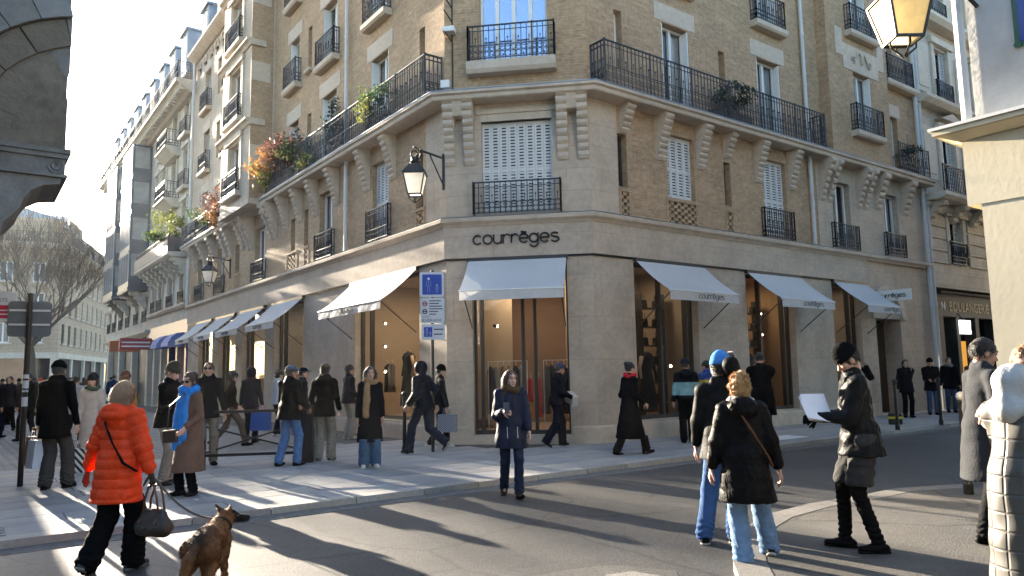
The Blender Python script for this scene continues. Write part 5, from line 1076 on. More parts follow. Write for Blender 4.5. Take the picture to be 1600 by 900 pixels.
def sdf_mesh(prims, vox, k=.03, clips=()):
    pos = [p for p in prims if not p['sub']]; bx = [prim_box(p) for p in pos]
    lo = np.min([b[0] for b in bx], 0) - vox * 3; hi = np.max([b[1] for b in bx], 0) + vox * 3
    n = np.ceil((hi - lo) / vox).astype(int) + 1; D = np.full(n, 1.0); ax = [lo[i] + vox * np.arange(n[i]) for i in range(3)]
    for p in prims:
        if p['t'] == 'p':
            X = (ax[0] - p['c'][0])[:, None, None] * p['n'][0] + (ax[1] - p['c'][1])[None, :, None] * p['n'][1] + (ax[2] - p['c'][2])[None, None, :] * p['n'][2]; D = np.maximum(D, X); continue
        kk = p['k'] or k; b0, b1 = prim_box(p); i0 = np.maximum(0, np.floor((b0 - lo - kk * 1.5) / vox).astype(int) - 1); i1 = np.minimum(n, np.ceil((b1 - lo + kk * 1.5) / vox).astype(int) + 2)
        if (i1 <= i0).any(): continue
        sl = tuple(slice(a, b) for a, b in zip(i0, i1)); G = np.stack(np.meshgrid(*[ax[i][i0[i]:i1[i]] for i in range(3)], indexing='ij'), -1); d = prim_d(p, G); e = D[sl]
        if p['sub']: h = np.clip(.5 - .5 * (e + d) / kk, 0, 1); D[sl] = e * (1 - h) - d * h + kk * h * (1 - h)
        else: h = np.clip(.5 + .5 * (e - d) / kk, 0, 1); D[sl] = e * (1 - h) + d * h - kk * h * (1 - h)
    if clips:
        G = np.stack(np.meshgrid(*ax, indexing='ij'), -1)
        for c, nn in clips: D = np.maximum(D, (G - np.asarray(c)) @ unit(nn))
    S = D < 0; m = np.array(n) - 1; acc = np.zeros((*m, 3)); cnt = np.zeros(m)
    corner = [(i, j, l) for i in (0, 1) for j in (0, 1) for l in (0, 1)]
    mixed = np.zeros(m, bool); s0 = S[:-1, :-1, :-1]
    for c in corner[1:]: mixed |= S[c[0]:c[0] + m[0], c[1]:c[1] + m[1], c[2]:c[2] + m[2]] != s0
    idx = np.argwhere(mixed); vid = np.full(m, -1, np.int64); vid[mixed] = np.arange(len(idx)); acc = np.zeros((len(idx), 3)); cnt = np.zeros(len(idx))
    dv = {c: D[idx[:, 0] + c[0], idx[:, 1] + c[1], idx[:, 2] + c[2]] for c in corner}
    for a in corner:
        for x in range(3):
            if a[x] == 0:
                b = list(a); b[x] = 1; b = tuple(b); da, db = dv[a], dv[b]; cr = (da < 0) != (db < 0); t = np.where(cr, da / np.where(cr, da - db, 1), 0); q = np.tile(np.array(a, float), (len(idx), 1)); q[:, x] += t; acc += q * cr[:, None]; cnt += cr
    V = lo + (idx + acc / np.maximum(cnt, 1)[:, None]) * vox; F = []
    for x in range(3):
        y, z = (x + 1) % 3, (x + 2) % 3; A = np.moveaxis(S, (x, y, z), (0, 1, 2)); W = np.moveaxis(vid, (x, y, z), (0, 1, 2)); ed = A[:-1, 1:-1, 1:-1] != A[1:, 1:-1, 1:-1]; e = np.argwhere(ed); inn = A[:-1, 1:-1, 1:-1][ed]
        i, j, l = e[:, 0], e[:, 1] + 1, e[:, 2] + 1; q = np.stack([W[i, j - 1, l - 1], W[i, j, l - 1], W[i, j, l], W[i, j - 1, l]], 1); q[~inn] = q[~inn][:, ::-1]; F.append(q)
    F = np.concatenate(F); F = F[(F >= 0).all(1)]; return V, F
def vnormals(V, F):
    a, b, c, d = (V[F[:, i]] for i in range(4)); fn = np.cross(c - a, d - b); N = np.zeros_like(V)
    for i in range(4): np.add.at(N, F[:, i], fn)
    return N / (np.linalg.norm(N, axis=1)[:, None] + 1e-12)
def relax(V, F, it=1, w=.5):
    for _ in range(it):
        A = np.zeros_like(V); c = np.zeros(len(V))
        for i in range(4):
            for j in (1, 3): np.add.at(A, F[:, i], V[F[:, (i + j) % 4]]); np.add.at(c, F[:, i], 1)
        V = V * (1 - w) + w * A / np.maximum(c, 1)[:, None]
    return V
def wrinkle(V, N, amp, seed, f=18.0, vert=1.0):
    r = np.random.default_rng(seed); d = np.zeros(len(V))
    for i in range(5):
        w = r.normal(size=3) * np.array([1, 1, .75 * vert]) * f * (1 + i * .45); ph = r.random() * 6.28; u = r.normal(size=3) * f * .6
        d += np.sin(V @ w + ph + 1.3 * np.sin(V @ u)) / (1 + i * .5)
    return V + N * (amp * d / 2.2)[:, None]
def to_obj(name, V, F, m, root, mi=None, smooth=True):
    me = bpy.data.meshes.new(name); me.vertices.add(len(V)); me.vertices.foreach_set('co', np.asarray(V, np.float32).ravel()); me.loops.add(len(F) * 4); me.loops.foreach_set('vertex_index', np.asarray(F, np.int32).ravel())
    me.polygons.add(len(F)); me.polygons.foreach_set('loop_start', np.arange(len(F), dtype=np.int32) * 4); me.polygons.foreach_set('loop_total', np.full(len(F), 4, np.int32))
    for q in (m if isinstance(m, list) else [m]): me.materials.append(q)
    if mi is not None: me.polygons.foreach_set('material_index', mi.astype(np.int32))
    me.update(calc_edges=True); me.validate()
    if smooth: me.polygons.foreach_set('use_smooth', [True] * len(me.polygons))
    o = bpy.data.objects.new(name, me); col.objects.link(o); o.parent = root; return o
def strands(name, V, F, n, length, width, dirf, m, root, seed=1):
    r = np.random.default_rng(seed); N = vnormals(V, F); a, b, c, d = (V[F[:, i]] for i in range(4)); ar = np.linalg.norm(np.cross(c - a, d - b), axis=1); f = r.choice(len(F), n, p=ar / ar.sum()); u, v = r.random((n, 1)), r.random((n, 1))
    P = (a[f] * (1 - u) + b[f] * u) * (1 - v) + (d[f] * (1 - u) + c[f] * u) * v; Nn = N[F[f, 0]]; D = dirf(P, Nn) + r.normal(size=(n, 3)) * .16; D /= np.linalg.norm(D, axis=1)[:, None] + 1e-9; S = np.cross(D, Nn); S /= np.linalg.norm(S, axis=1)[:, None] + 1e-9; L = length * (.6 + .8 * r.random((n, 1)))
    Q = np.stack([P - S * width - Nn * .002, P + S * width - Nn * .002, P + D * L * .6 + S * width * .7 + Nn * .001, P + D * L + Nn * -.001], 1).reshape(-1, 3)
    return to_obj(name, Q, np.arange(n * 4).reshape(n, 4), m, root, smooth=False)
def cloth(c, rough=.85, bump=.25, sheen=.0, var=.18):
    dk = max(c) < .035; c = tuple(x * .55 for x in c) if dk else c
    return mat('fabric_%.4f_%.4f_%.4f_%.2f' % (*c, rough), c, rough, var, 10, bump, 55, sheen=sheen, spec=.06 if dk else .14)
SKIN = mat('skin_light', (.52, .30, .21), .5, .08, 12, .1, 90); LIP = mat('lip', (.36, .12, .10), .45, .1, 20); M_EYE = mat('eye_dark', (.02, .015, .012), .2)
SKIN2 = mat('skin_ruddy', (.48, .25, .17), .5, .1, 12, .1, 90)
def hairm(c): return mat('hair_%.3f_%.3f_%.3f' % c, c, .5, .4, 30, .6, 60, stretch=(4, 4, .6), sheen=.15)
def quilt_mat(name, c, w=.11, h=.12):
    m = mat(name, c, .5, .1, 12, .15, 50); nt = m.node_tree; N = nt.nodes; L = nt.links; b = N['Principled BSDF']; tc = N.new('ShaderNodeTexCoord'); sp = N.new('ShaderNodeSeparateXYZ'); L.new(tc.outputs['Object'], sp.inputs[0]); cb_ = N.new('ShaderNodeCombineXYZ'); L.new(sp.outputs[0], cb_.inputs[0]); L.new(sp.outputs[2], cb_.inputs[1])
    t = N.new('ShaderNodeTexBrick'); t.offset = 0; t.inputs['Scale'].default_value = 1; t.inputs['Brick Width'].default_value = w; t.inputs['Row Height'].default_value = h; t.inputs['Mortar Size'].default_value = .012; t.inputs['Mortar Smooth'].default_value = 1; t.inputs['Color1'].default_value = t.inputs['Color2'].default_value = (1, 1, 1, 1); t.inputs['Mortar'].default_value = (0, 0, 0, 1); L.new(cb_.outputs[0], t.inputs[0])
    bp = N.new('ShaderNodeBump'); bp.inputs['Strength'].default_value = .5; bp.inputs['Distance'].default_value = .01; L.new(t.outputs[0], bp.inputs['Height']); L.new(bp.outputs[0], b.inputs['Normal']); return m
def ik(a, b, l1, l2, pole):
    a, b = np.asarray(a, float), np.asarray(b, float); d = b - a; L = np.linalg.norm(d); L2 = min(L, (l1 + l2) * .999); dn = d / (L + 1e-9); b = a + dn * L2
    x = (l1 * l1 - l2 * l2 + L2 * L2) / (2 * L2); y = math.sqrt(max(0, l1 * l1 - x * x)); p = np.asarray(pole, float); p = unit(p - dn * (p @ dn)); return a + dn * x + p * y, b
def rotm(yaw, pitch, roll=0):                  # yaw about z (left positive), pitch about x (nod down positive)
    cy, sy, cp, sp, cr, sr = math.cos(yaw), math.sin(yaw), math.cos(pitch), math.sin(pitch), math.cos(roll), math.sin(roll)
    return np.array([[cy, -sy, 0], [sy, cy, 0], [0, 0, 1]]) @ np.array([[1, 0, 0], [0, cp, sp], [0, -sp, cp]]) @ np.array([[cr, 0, sr], [0, 1, 0], [-sr, 0, cr]])
def hand_prims(w, hd, pn, side, curl, s):
    """w wrist, hd direction of the hand, pn palm normal, side +1/-1 gives the thumb side."""
    hd = unit(hd); pn = unit(pn - hd * (pn @ hd)); sd = np.cross(hd, pn) * side; P = [cap(w - hd * .01 * s, w + hd * .075 * s, .026 * s, .034 * s, pn, 1.9, k=.02)]
    for i, (off, L) in enumerate(((.030, .88), (.011, 1.0), (-.009, .93), (-.028, .74))):
        a = w + hd * .085 * s + sd * off * s; d = hd; c = curl * (1 + .12 * i)
        for j, l in enumerate((.042, .027, .021)):
            ang = c * (.55, 1.0, .8)[j]; d = unit(d * math.cos(ang) + pn * math.sin(ang)); b = a + d * l * L * s; P.append(cap(a, b, (.0098 - .001 * j) * s, (.0092 - .001 * j) * s, k=.006)); a = b
    a = w + hd * .025 * s + sd * .028 * s; d = unit(hd * .65 + sd * .7 + pn * .25)
    for j, l in enumerate((.038, .03, .024)): d = unit(d + hd * .22 + pn * .25 * curl); b = a + d * l * s; P.append(cap(a, b, .0115 * s - .001 * j, .0105 * s - .001 * j, k=.008)); a = b
    return P
def person(label, pos, az, h=1.75, feet=None, hands=None, lean=.03, twist=0.0, head=(0, 0), vox=.014, fem=False, top=None, legs=None, shoes=(.02, .02, .022), sole=None, hair=None, hat=None, scarf=None, skin=None, curl=(.5, .5), face=True, glasses=False, gloves=None, group=None, hdirs=(None, None), extra=None, bend=0.0):
    root = thing('person', label, 'person', pos, group, -R(az)); s = h / 1.75; sd_ = len(label) * 13 + int(az) % 97; sk = skin or SKIN
    feet = feet or [(-.10, 0, 0, 0), (.10, .03, 0, 0)]; hands = hands or [(-.29, .04, .80), (.29, .04, .80)]
    ank = [vec(f[0], f[1], .085 + f[2]) * s for f in feet]; hz = .935 * s
    for a in ank: hz = min(hz, a[2] + math.sqrt(max(.1, (.862 * s) ** 2 - (abs(a[0]) - .085 * s) ** 2 - a[1] ** 2)))
    hz -= bend * s; hip = vec(0, 0, hz); T = rotm(twist, lean)
    def tp(x, y, z): return hip + T @ (vec(x, y, z) * s)
    sw = .150 if fem else .172; SH = [tp(-sw, 0, .468), tp(sw, 0, .468)]; HP = [hip + vec(-.085, 0, -.01) * s, hip + vec(.085, 0, -.01) * s]
    KN, AN, EL, WR = [], [], [], []
    for i in (0, 1):
        k, a = ik(HP[i], ank[i], .435 * s, .43 * s, (feet[i][0] * .3, 1, .0)); KN.append(k); AN.append(a)
        w = np.asarray(hands[i], float) * s; e, w = ik(SH[i], w, .285 * s, .255 * s, (-.28 if i == 0 else .28, -.8, -.55)); EL.append(e); WR.append(w)
    hc = tp(0, .02, .69); H = T @ rotm(head[0], head[1]); hp = lambda x, y, z: hc + H @ (vec(x, y, z) * s); Y = T @ vec(0, 1, 0)
    # ---- body, one continuous skin
    B = [ell(hp(0, -.008, .01), vec(.074, .094, .104) * s, H), ell(hp(0, .028, -.055), vec(.056, .064, .068) * s, H, k=.03), ell(hp(0, .07, -.1), vec(.026, .024, .022) * s, H, k=.03), cap(hp(0, .088, .0), hp(0, .108, -.034), .010 * s, .015 * s, k=.012), ell(hp(0, .08, .03), vec(.05, .018, .012) * s, H, k=.02),
         ell(hp(-.076, -.01, -.02), vec(.012, .022, .032) * s, H, k=.008), ell(hp(.076, -.01, -.02), vec(.012, .022, .032) * s, H, k=.008), ell(hp(0, .085, -.068), vec(.026, .012, .012) * s, H, k=.01), ell(hp(-.036, .062, -.028), vec(.024, .02, .02) * s, H, k=.02), ell(hp(.036, .062, -.028), vec(.024, .02, .02) * s, H, k=.02),
         ell(hp(-.032, .098, .006), vec(.019, .016, .012) * s, H, k=.01, sub=True), ell(hp(.032, .098, .006), vec(.019, .016, .012) * s, H, k=.01, sub=True),
         cap(tp(0, 0, .5), hp(0, -.015, -.09), .058 * s, .052 * s), cap(tp(0, 0, .1), tp(0, 0, .38), .105 * s, .115 * s, Y, 1.4), cap(SH[0], SH[1], .042 * s), cap(HP[0], HP[1], .062 * s, None, Y, 1.15)]
    for i in (0, 1):
        B += [cap(SH[i], EL[i], .042 * s, .036 * s), cap(EL[i], WR[i], .036 * s, .026 * s), cap(HP[i], KN[i], .06 * s, .045 * s), cap(KN[i], AN[i], .043 * s, .033 * s), cap(AN[i], AN[i] + vec(0, .08, -.045) * s, .02 * s)]
        fd = unit(WR[i] - EL[i]); hd, pn = hdirs[i] if hdirs[i] else (fd + vec(0, .05, -.25), vec(.9 if i == 0 else -.9, .1, -.2))
        B += hand_prims(WR[i], np.asarray(hd, float), np.asarray(pn, float), 1 if i == 0 else -1, curl[i], s)
    V, F = sdf_mesh(B, vox if not gloves else vox, .03); C = V[F].mean(1); L_ = (C - hc) @ H / s; mi = np.zeros(len(F), int)
    if face:
        mi[((L_[:, 0] / .026) ** 2 + ((L_[:, 2] + .068) / .0115) ** 2 < 1) & (L_[:, 1] > .07)] = 1
        br = (abs(abs(L_[:, 0]) - .034) < .02) & (abs(L_[:, 2] - .034) < .006) & (L_[:, 1] > .05); mi[br] = 2
    if gloves is not None:
        for i in (0, 1): mi[np.linalg.norm(C - WR[i] - unit(WR[i] - EL[i]) * .08 * s, axis=1) < .15 * s] = 3
    hm = hairm(hair['c']) if hair else hairm((.03, .02, .015))
    to_obj('body', V, F, [sk, LIP, hm, cloth(gloves or (.02, .02, .02))], root, mi)
    if face:
        for sx in (-1, 1):
            v, f = sdf_mesh([ell(hp(sx * .032, .082, .006), vec(.012, .008, .007) * s, H)], .004 * s, .005); to_obj('eye', v, f, M_EYE, root)
    if glasses:
        mb = MB()
        for sx in (-1, 1):
            pts = [hp(sx * .035 + .027 * math.cos(a), .104, .006 + .021 * math.sin(a)) for a in [2 * math.pi * i / 12 for i in range(12)]]; p2 = [hp(sx * .035 + .027 * math.cos(a), .110, .006 + .021 * math.sin(a)) for a in [2 * math.pi * i / 12 for i in range(12)]]
            mb.add(pts + p2, [tuple(range(11, -1, -1)), tuple(range(12, 24))] + [(i, (i + 1) % 12, (i + 1) % 12 + 12, i + 12) for i in range(12)]); mb.bar(hp(sx * .06, .1, .012), hp(sx * .08, .0, .012), .006)
        mb.bar(hp(-.01, .108, .01), hp(.01, .108, .01), .006); o = mb.build('sunglasses', M_black, None, origin=(0, 0, 0)); o.parent = root
    # ---- trousers
    if legs:
        m = cloth(legs['c'], legs.get('rough', .85)); w0, w1, w2 = legs.get('w', (.092, .07, .066)); P = [cap(HP[0], HP[1], .108 * s, None, Y, 1.1), cap(hip + vec(0, 0, .02), tp(0, 0, .1), .13 * s, .12 * s, Y, 1.25)]
        cl = legs.get('cut', .0)
        for i in (0, 1):
            dn = AN[i] - KN[i]; end = KN[i] + dn * legs.get('to', .98); P += [cap(HP[i], KN[i], w0 * s, w1 * s, k=.035), cap(KN[i], end, w1 * s, w2 * s, k=.02)]
        P.append(clipp((0, 0, min(hz + .12, (top['hem'] if top else 2) * s + .05)), (0, 0, 1)))
        V, F = sdf_mesh(P, vox, .03); N = vnormals(V, F); V = wrinkle(V, N, .006, sd_, 20, 2.4); lowz = np.clip((.30 * s - V[:, 2]) / .2, 0, 1); V = V + N * (.006 * s * lowz * np.sin(V[:, 2] * 125 + 2.5 * np.sin(V[:, 0] * 30 + V[:, 1] * 22)))[:, None] ; to_obj('trousers', V, F, m, root)
        if legs.get('shorts'):
            P = [cap(HP[0], HP[1], .12 * s, None, Y, 1.1)] + [cap(HP[i], HP[i] + (KN[i] - HP[i]) * .82, .112 * s, .105 * s, k=.02) for i in (0, 1)]; z = KN[0][2] + .06
            V, F = sdf_mesh(P, vox, .03, [((0, 0, z), (0, 0, -1))]); V = wrinkle(V, vnormals(V, F), .008, sd_, 24); to_obj('shorts', V, F, cloth(legs['shorts']), root)
    # ---- shoes
    for i in (0, 1):
        ft = feet[i]; tip = -ft[3]; ca, sa = math.cos(tip), math.sin(tip); out = -.18 if i == 0 else .18
        fw = vec(math.sin(out) * ca, math.cos(out) * ca, sa); upv = unit(vec(0, -sa, ca)); base = AN[i] - upv * .05 * s
        heel, toe = base - fw * .052 * s, base + fw * .142 * s; bt = legs.get('boot', 0) if legs else 0
        P = [cap(heel, base + fw * .05 * s, .040 * s, .042 * s), cap(base + fw * .03 * s, toe, .044 * s, .034 * s, upv, 1.25, k=.03), cap(base, AN[i] + upv * .03 * s, .045 * s, .043 * s)]
        if bt: P.append(cap(AN[i], AN[i] + unit(KN[i] - AN[i]) * bt * s, .05 * s, .058 * s))
        V, F = sdf_mesh(P, min(vox, .012), .025, [(base - upv * .034 * s, -upv)]); o = to_obj('shoe', V, F, cloth(shoes, .5, .1), root)
        if sole:
            P = [cap(heel - upv * .012 * s, toe - upv * .012 * s, .046 * s, .038 * s)]; V, F = sdf_mesh(P, min(vox, .012), .01, [(base - upv * .036 * s, -upv), (base - upv * .014 * s, upv)]); q = to_obj('sole', V, F, cloth(sole, .6, .0), root); q.parent = o
    # ---- coat or jacket
    if top:
        m = top.get('m') or cloth(top['c'], top.get('rough', .8), sheen=top.get('sheen', 0)); pf = top.get('puff', 0.0); hem = top.get('hem', .8) * s; fl = top.get('flare', .02)
        P = [cap(tp(0, -.0, .08), tp(0, 0, .35), (.142 + pf) * s, (.148 + pf) * s, Y, 1.26), cap(tp(-.05, 0, .43), tp(.05, 0, .43), (.085 + pf * .6) * s, None, Y, 1.1, k=.05), cap(tp(0, -.015, .5), tp(0, .0, .56), .085 * s, .074 * s, k=.04)]
        for i in (0, 1): P.append(cap(tp(0, -.01, .525), SH[i] + T @ vec(0, -.005, .012), (.062 + pf * .3) * s, (.056 + pf * .5) * s, k=.05))
        sleeves = []
        for i in (0, 1): sleeves += [cap(SH[i], EL[i], (.064 + pf * .8) * s, (.055 + pf * .8) * s, k=.045), cap(EL[i], EL[i] + (WR[i] - EL[i]) * (.92 if pf < .02 else .82), (.055 + pf * .8) * s, (.043 + pf * .55) * s, k=.03)]
        if hem < hz:
            mid = (AN[0] + AN[1]) / 2; low = hip + (vec(mid[0] * .5, mid[1] * .5, 0) - vec(0, 0, hip[2])) * ((hz - hem + .1) / hz); spread = abs(AN[0][1] - AN[1][1]) * .22 * max(0, (hz - hem)) / hz + abs(AN[0][0] - AN[1][0]) * .1
            P.append(cap(hip + vec(0, 0, .05), low + vec(0, 0, 0), (.17 + pf) * s, (.180 + pf + fl + spread) * s, Y, 1.15, k=.05)); cz = hem
        else: cz = hem
        if top.get('hood') == 'down': P += [ell(tp(0, -.11, .50), vec(.13, .085, .10) * s, T, k=.04), cap(tp(-.07, .02, .56), tp(.07, .02, .56), .035 * s, k=.03)]
        if top.get('hood') == 'up': P += [ell(hp(0, -.02, .015), vec(.108, .128, .138) * s, H, k=.04), ell(hp(0, .13, -.015), vec(.078, .08, .09) * s, H, k=.02, sub=True)]
        if top.get('collar'): P += [cap(tp(-.06, -.02, .57), tp(.06, -.02, .57), .05 * s, k=.02), cap(tp(-.07, .03, .54), tp(.07, .03, .54), .045 * s, k=.02)]
        P = P + [clipp((0, 0, cz), (0, 0, -1))] + sleeves
        V, F = sdf_mesh(P, vox, .03); N = vnormals(V, F)
        if top.get('quilt'):
            pt = top['quilt'] * s; sq = (V - hip) @ (T @ vec(0, 0, 1)); best = np.full(len(V), 1e9); co = sq.copy(); 
            dt = prim_d(P[0], V); best = dt - .03
            for i in (0, 1):
                off = 0
                for a, b in ((SH[i], EL[i]), (EL[i], WR[i])):
                    ax = b - a; L = np.linalg.norm(ax); t = ((V - a) @ ax) / (L * L); dd = np.linalg.norm(V - a - np.clip(t, 0, 1)[:, None] * ax, axis=1) - .09; u = dd < best; best = np.where(u, dd, best); co = np.where(u, t * L + off, co); off += L
            V = V + N * ((np.abs(np.sin(math.pi * co / pt)) ** top.get('qexp', .5) - .55) * top.get('qamp', .016) * s)[:, None]; V = wrinkle(V, N, top.get('wr', .0035), sd_, 40)
            if top.get('qv'): V = V + N * ((np.abs(np.sin(math.pi * (V[:, 0] + .02) / top['qv'])) ** .2 - .8) * top['qamp'])[:, None]
        else: V = wrinkle(V, N, top.get('wr', .0065), sd_, 17, 1.0)
        mm = [m]; mi = None
        if top.get('c2'):
            C = V[F].mean(1); zz = (C - hip) @ (T @ vec(0, 0, 1)) / s; mi = np.zeros(len(F), int); mm.append(cloth(top['c2'], .8)); lo_, hi_ = top['band']; mi[(zz > lo_) & (zz < hi_)] = 1
            if top.get('c3'): mm.append(cloth(top['c3'], .8)); mi[(zz <= lo_)] = 2
        ob = to_obj(top.get('name', 'coat'), V, F, mm, root, mi)
        if top.get('zip'):
            for sx in top['zip']:
                mb = MB()
                for z0, z1 in top.get('zipz', ((.0, .12),)):
                    pts = [tp(sx, .3, z0 + (z1 - z0) * i / 6) for i in range(7)]; ip = []
                    for p in pts: j = np.argmin(np.linalg.norm((V - p)[:, [0, 2]], axis=1) + 10 * (V[:, 1] < 0)); ip.append(Vector((p[0], V[j][1] + .004, p[2])))
                    mb.tube(ip, .005, 5)
                q = mb.build('zip', M_pipe, None, origin=(0, 0, 0)); q.parent = ob
    # ---- hair
    if hair:
        st = hair.get('style', 'short'); P = [ell(hp(0, -.018, .022), vec(.083, .098, .104) * s, H)]
        if st == 'bob': P += [cap(hp(-.062, -.03, .0), hp(-.068, -.03, -.075), .036 * s, .026 * s), cap(hp(.062, -.03, .0), hp(.068, -.03, -.075), .036 * s, .026 * s), cap(hp(0, -.065, 0), hp(0, -.07, -.085), .06 * s, .04 * s), cap(hp(-.042, -.06, 0), hp(-.045, -.06, -.085), .045 * s, .032 * s), cap(hp(.042, -.06, 0), hp(.045, -.06, -.085), .045 * s, .032 * s)]
        if st == 'long': P += [cap(hp(-.072, -.0, .03), hp(-.085, .01, -.2), .036 * s, .034 * s), cap(hp(.072, -.0, .03), hp(.085, .01, -.2), .036 * s, .034 * s), cap(hp(0, -.07, 0), hp(0, -.09, -.2), .075 * s, .055 * s)]
        if st == 'curly':
            r = np.random.default_rng(sd_); 
            for i in range(70):
                d = unit(r.normal(size=3) + vec(0, -.25, .45)); P.append(ell(hp(*(d * vec(.088, .104, .108) + vec(0, -.02, .02))), vec(1, 1, 1) * (.016 + .012 * r.random()) * s, k=.008))
            P.append(ell(hp(0, -.06, -.05), vec(.075, .06, .06) * s, H))
        if st == 'bun': P += [ell(hp(0, -.10, .08), vec(.05, .045, .045) * s, H)]
        P.append(ell(hp(0, .125, -.045), vec(.062, .085, .115) * s, H, k=.012, sub=True))
        V, F = sdf_mesh(P, min(vox, .012), .018); N = vnormals(V, F); A = (V - hc) @ H
        V = V + N * (.0045 * s * (np.sin(np.arctan2(A[:, 0], -A[:, 1]) * 34 + 5 * np.sin(A[:, 2] * 30)) + .6 * np.sin(np.arctan2(A[:, 0], -A[:, 1]) * 61 + A[:, 2] * 40)))[:, None] if st != 'curly' else V
        ho = to_obj('hair', V, F, hm, root)
        if vox < .0105 and st != 'curly': q = strands('hair_strands', V, F, 4500 if st != 'short' else 1500, (.055 if st != 'short' else .028) * s, .0024, lambda P, N: N * .22 + (H @ vec(0, -.3, -1)), hm, root, sd_); q.parent = ho; q['kind'] = 'stuff'
        if vox < .0105 and st == 'curly': q = strands('hair_strands', V, F, 2600, .022 * s, .0022, lambda P, N: N * .7 + np.sin(P * 90)[:, [1, 2, 0]] * .8, hm, root, sd_); q.parent = ho; q['kind'] = 'stuff'
    if hat:
        m = cloth(hat['c'], .95, .5)
        if hat['t'] == 'beanie':
            P = [ell(hp(0, -.014, .045), vec(.092, .108, .112 + hat.get('tall', 0)) * s, H)]; V, F = sdf_mesh(P, min(vox, .012), .02, [(hp(0, .0, .03 - hat.get('low', 0)), H @ vec(0, -.14, -1))]); A = (V - hc) @ H; N = vnormals(V, F); V = V + N * (.0025 * np.sin(np.arctan2(A[:, 0], A[:, 1]) * 46))[:, None]; o = to_obj('beanie', V, F, m, root)
            P = [ell(hp(0, -.014, .045), vec(.098, .114, .11) * s, H)]; V, F = sdf_mesh(P, min(vox, .012), .02, [(hp(0, .0, .022 - hat.get('low', 0)), H @ vec(0, -.14, -1)), (hp(0, 0, .075 - hat.get('low', 0)), H @ vec(0, .14, 1))]); q = to_obj('cuff', V, F, m, root); q.parent = o
        else:
            P = [ell(hp(0, -.012, .045), vec(.09, .104, .085) * s, H)]; V, F = sdf_mesh(P, min(vox, .012), .02, [(hp(0, 0, .045), H @ vec(0, 0, -1))]); o = to_obj('cap', V, F, m, root)
            bk = -1 if hat.get('back') else 1; V, F = sdf_mesh([ell(hp(0, bk * .1, .046), vec(.072, .085, .012) * s, H)], min(vox, .01), .01); q = to_obj('brim', V, F, m, root); q.parent = o
    if scarf:
        m = cloth(scarf['c'], .9, .5); P = []; 
        for i in range(12):
            a0, a1 = 2 * math.pi * i / 12, 2 * math.pi * (i + 1) / 12; f = lambda a: tp(.095 * math.cos(a), .085 * math.sin(a) + .015, .555 + .02 * math.sin(a * 2)); P.append(cap(f(a0), f(a1), scarf.get('r', .042) * s, k=.015))
        for sx, L in scarf.get('ends', ()): P += [cap(tp(sx, .10, .52), tp(sx * 1.3, .165, .52 - L * .5), .05 * s, .06 * s, Y, 1.8, k=.02), cap(tp(sx * 1.3, .165, .52 - L * .5), tp(sx * 1.5, .19, .52 - L), .06 * s, .055 * s, Y, 1.8, k=.02)]
        V, F = sdf_mesh(P, min(vox, .013), .02); V = wrinkle(V, vnormals(V, F), .007, sd_ + 1, 34); to_obj('scarf', V, F, m, root)
    if extra:
        for nm, prims, m, kk, *am in extra(dict(tp=tp, hp=hp, WR=WR, EL=EL, SH=SH, hip=hip, s=s, T=T, H=H, Y=Y)):
            V, F = sdf_mesh(prims, min(vox, .012), kk); V = wrinkle(V, vnormals(V, F), am[0] if am else .003, sd_ + 5, 30 if not am else 16); to_obj(nm, V, F, m, root)
    root['wl'] = [float(x) for x in WR[0]]; root['wr'] = [float(x) for x in WR[1]]
    return root
def at_root(root, p):                          # a local point of a person in world space
    a = root.rotation_euler.z; c, s = math.cos(a), math.sin(a); return Vector((root.location.x + c * p[0] - s * p[1], root.location.y + s * p[0] + c * p[1], root.location.z + p[2]))
# ================================================================ the passers-by
BLK, NAVY, CHAR, KHA, DENIM, BLUE = (.010, .010, .011), (.012, .016, .032), (.022, .022, .024), (.20, .17, .13), (.055, .11, .22), (.02, .12, .42)
WHT = (.55, .55, .53); G = lambda x, y, z=ZP: gpt(x, y, z)
def strap(ctx_pts, m): return m
def crossbody(c, m, sgn=1):
    def ex(k):
        tp = k['tp']; s = k['s']; P = []
        pts = [(-.1 * sgn, .0, .575), (-.02 * sgn, -.185, .42), (.08 * sgn, -.2, .25), (.19 * sgn, -.17, .06), (.24 * sgn, -.05, -.02)]
        for a, b in zip(pts, pts[1:]): P.append(cap(tp(*a), tp(*b), .011 * s, k=.004))
        return [('bag_strap', P, m, .005)]
    return ex
strap_m = cloth((.13, .055, .025), .5); blk_m = cloth(BLK, .5)
# --- near the camera
orange = person('woman seen from behind in a bright orange puffer jacket with a handbag and a dog', G(178, 893, 0), 12, 1.64, [(-.10, -.22, .04, .55), (.10, .12, 0, 0)], [(-.40, .06, .85), (.35, .04, .80)], .04, .0, (.1, .05), .008, True,
    dict(c=(.82, .062, .014), rough=.4, puff=.026, hem=.64, flare=.0, quilt=.088, qamp=.014, hood='down', name='puffer_jacket'), dict(c=BLK, w=(.105, .092, .105)), (.05, .05, .052), (.2, .2, .19), dict(c=(.46, .27, .15), style='bob'), None, None, None, (.25, .9), False, extra=crossbody(BLK, blk_m, 1), gloves=(.045, .032, .022))
paper = person('man in black beanie, shorts and tights reading a sheaf of papers', G(1358, 860), -78, 1.76, [(-.09, -.06, 0, 0), (.10, .16, 0, 0)], [(-.10, .36, 1.13), (.06, .33, 1.12)], .08, 0, (.15, .55), .008, False,
    dict(c=(.020, .021, .022), rough=.45, hem=.80, puff=.012, wr=.010, collar=True, name='jacket'), dict(c=(.012, .012, .013), w=(.085, .062, .052), to=1.06, shorts=(.035, .035, .035)), BLK, (.02, .02, .02), dict(c=(.03, .02, .015)), dict(t='beanie', c=BLK, low=.01), None, None, (.9, .9), True, gloves=BLK)
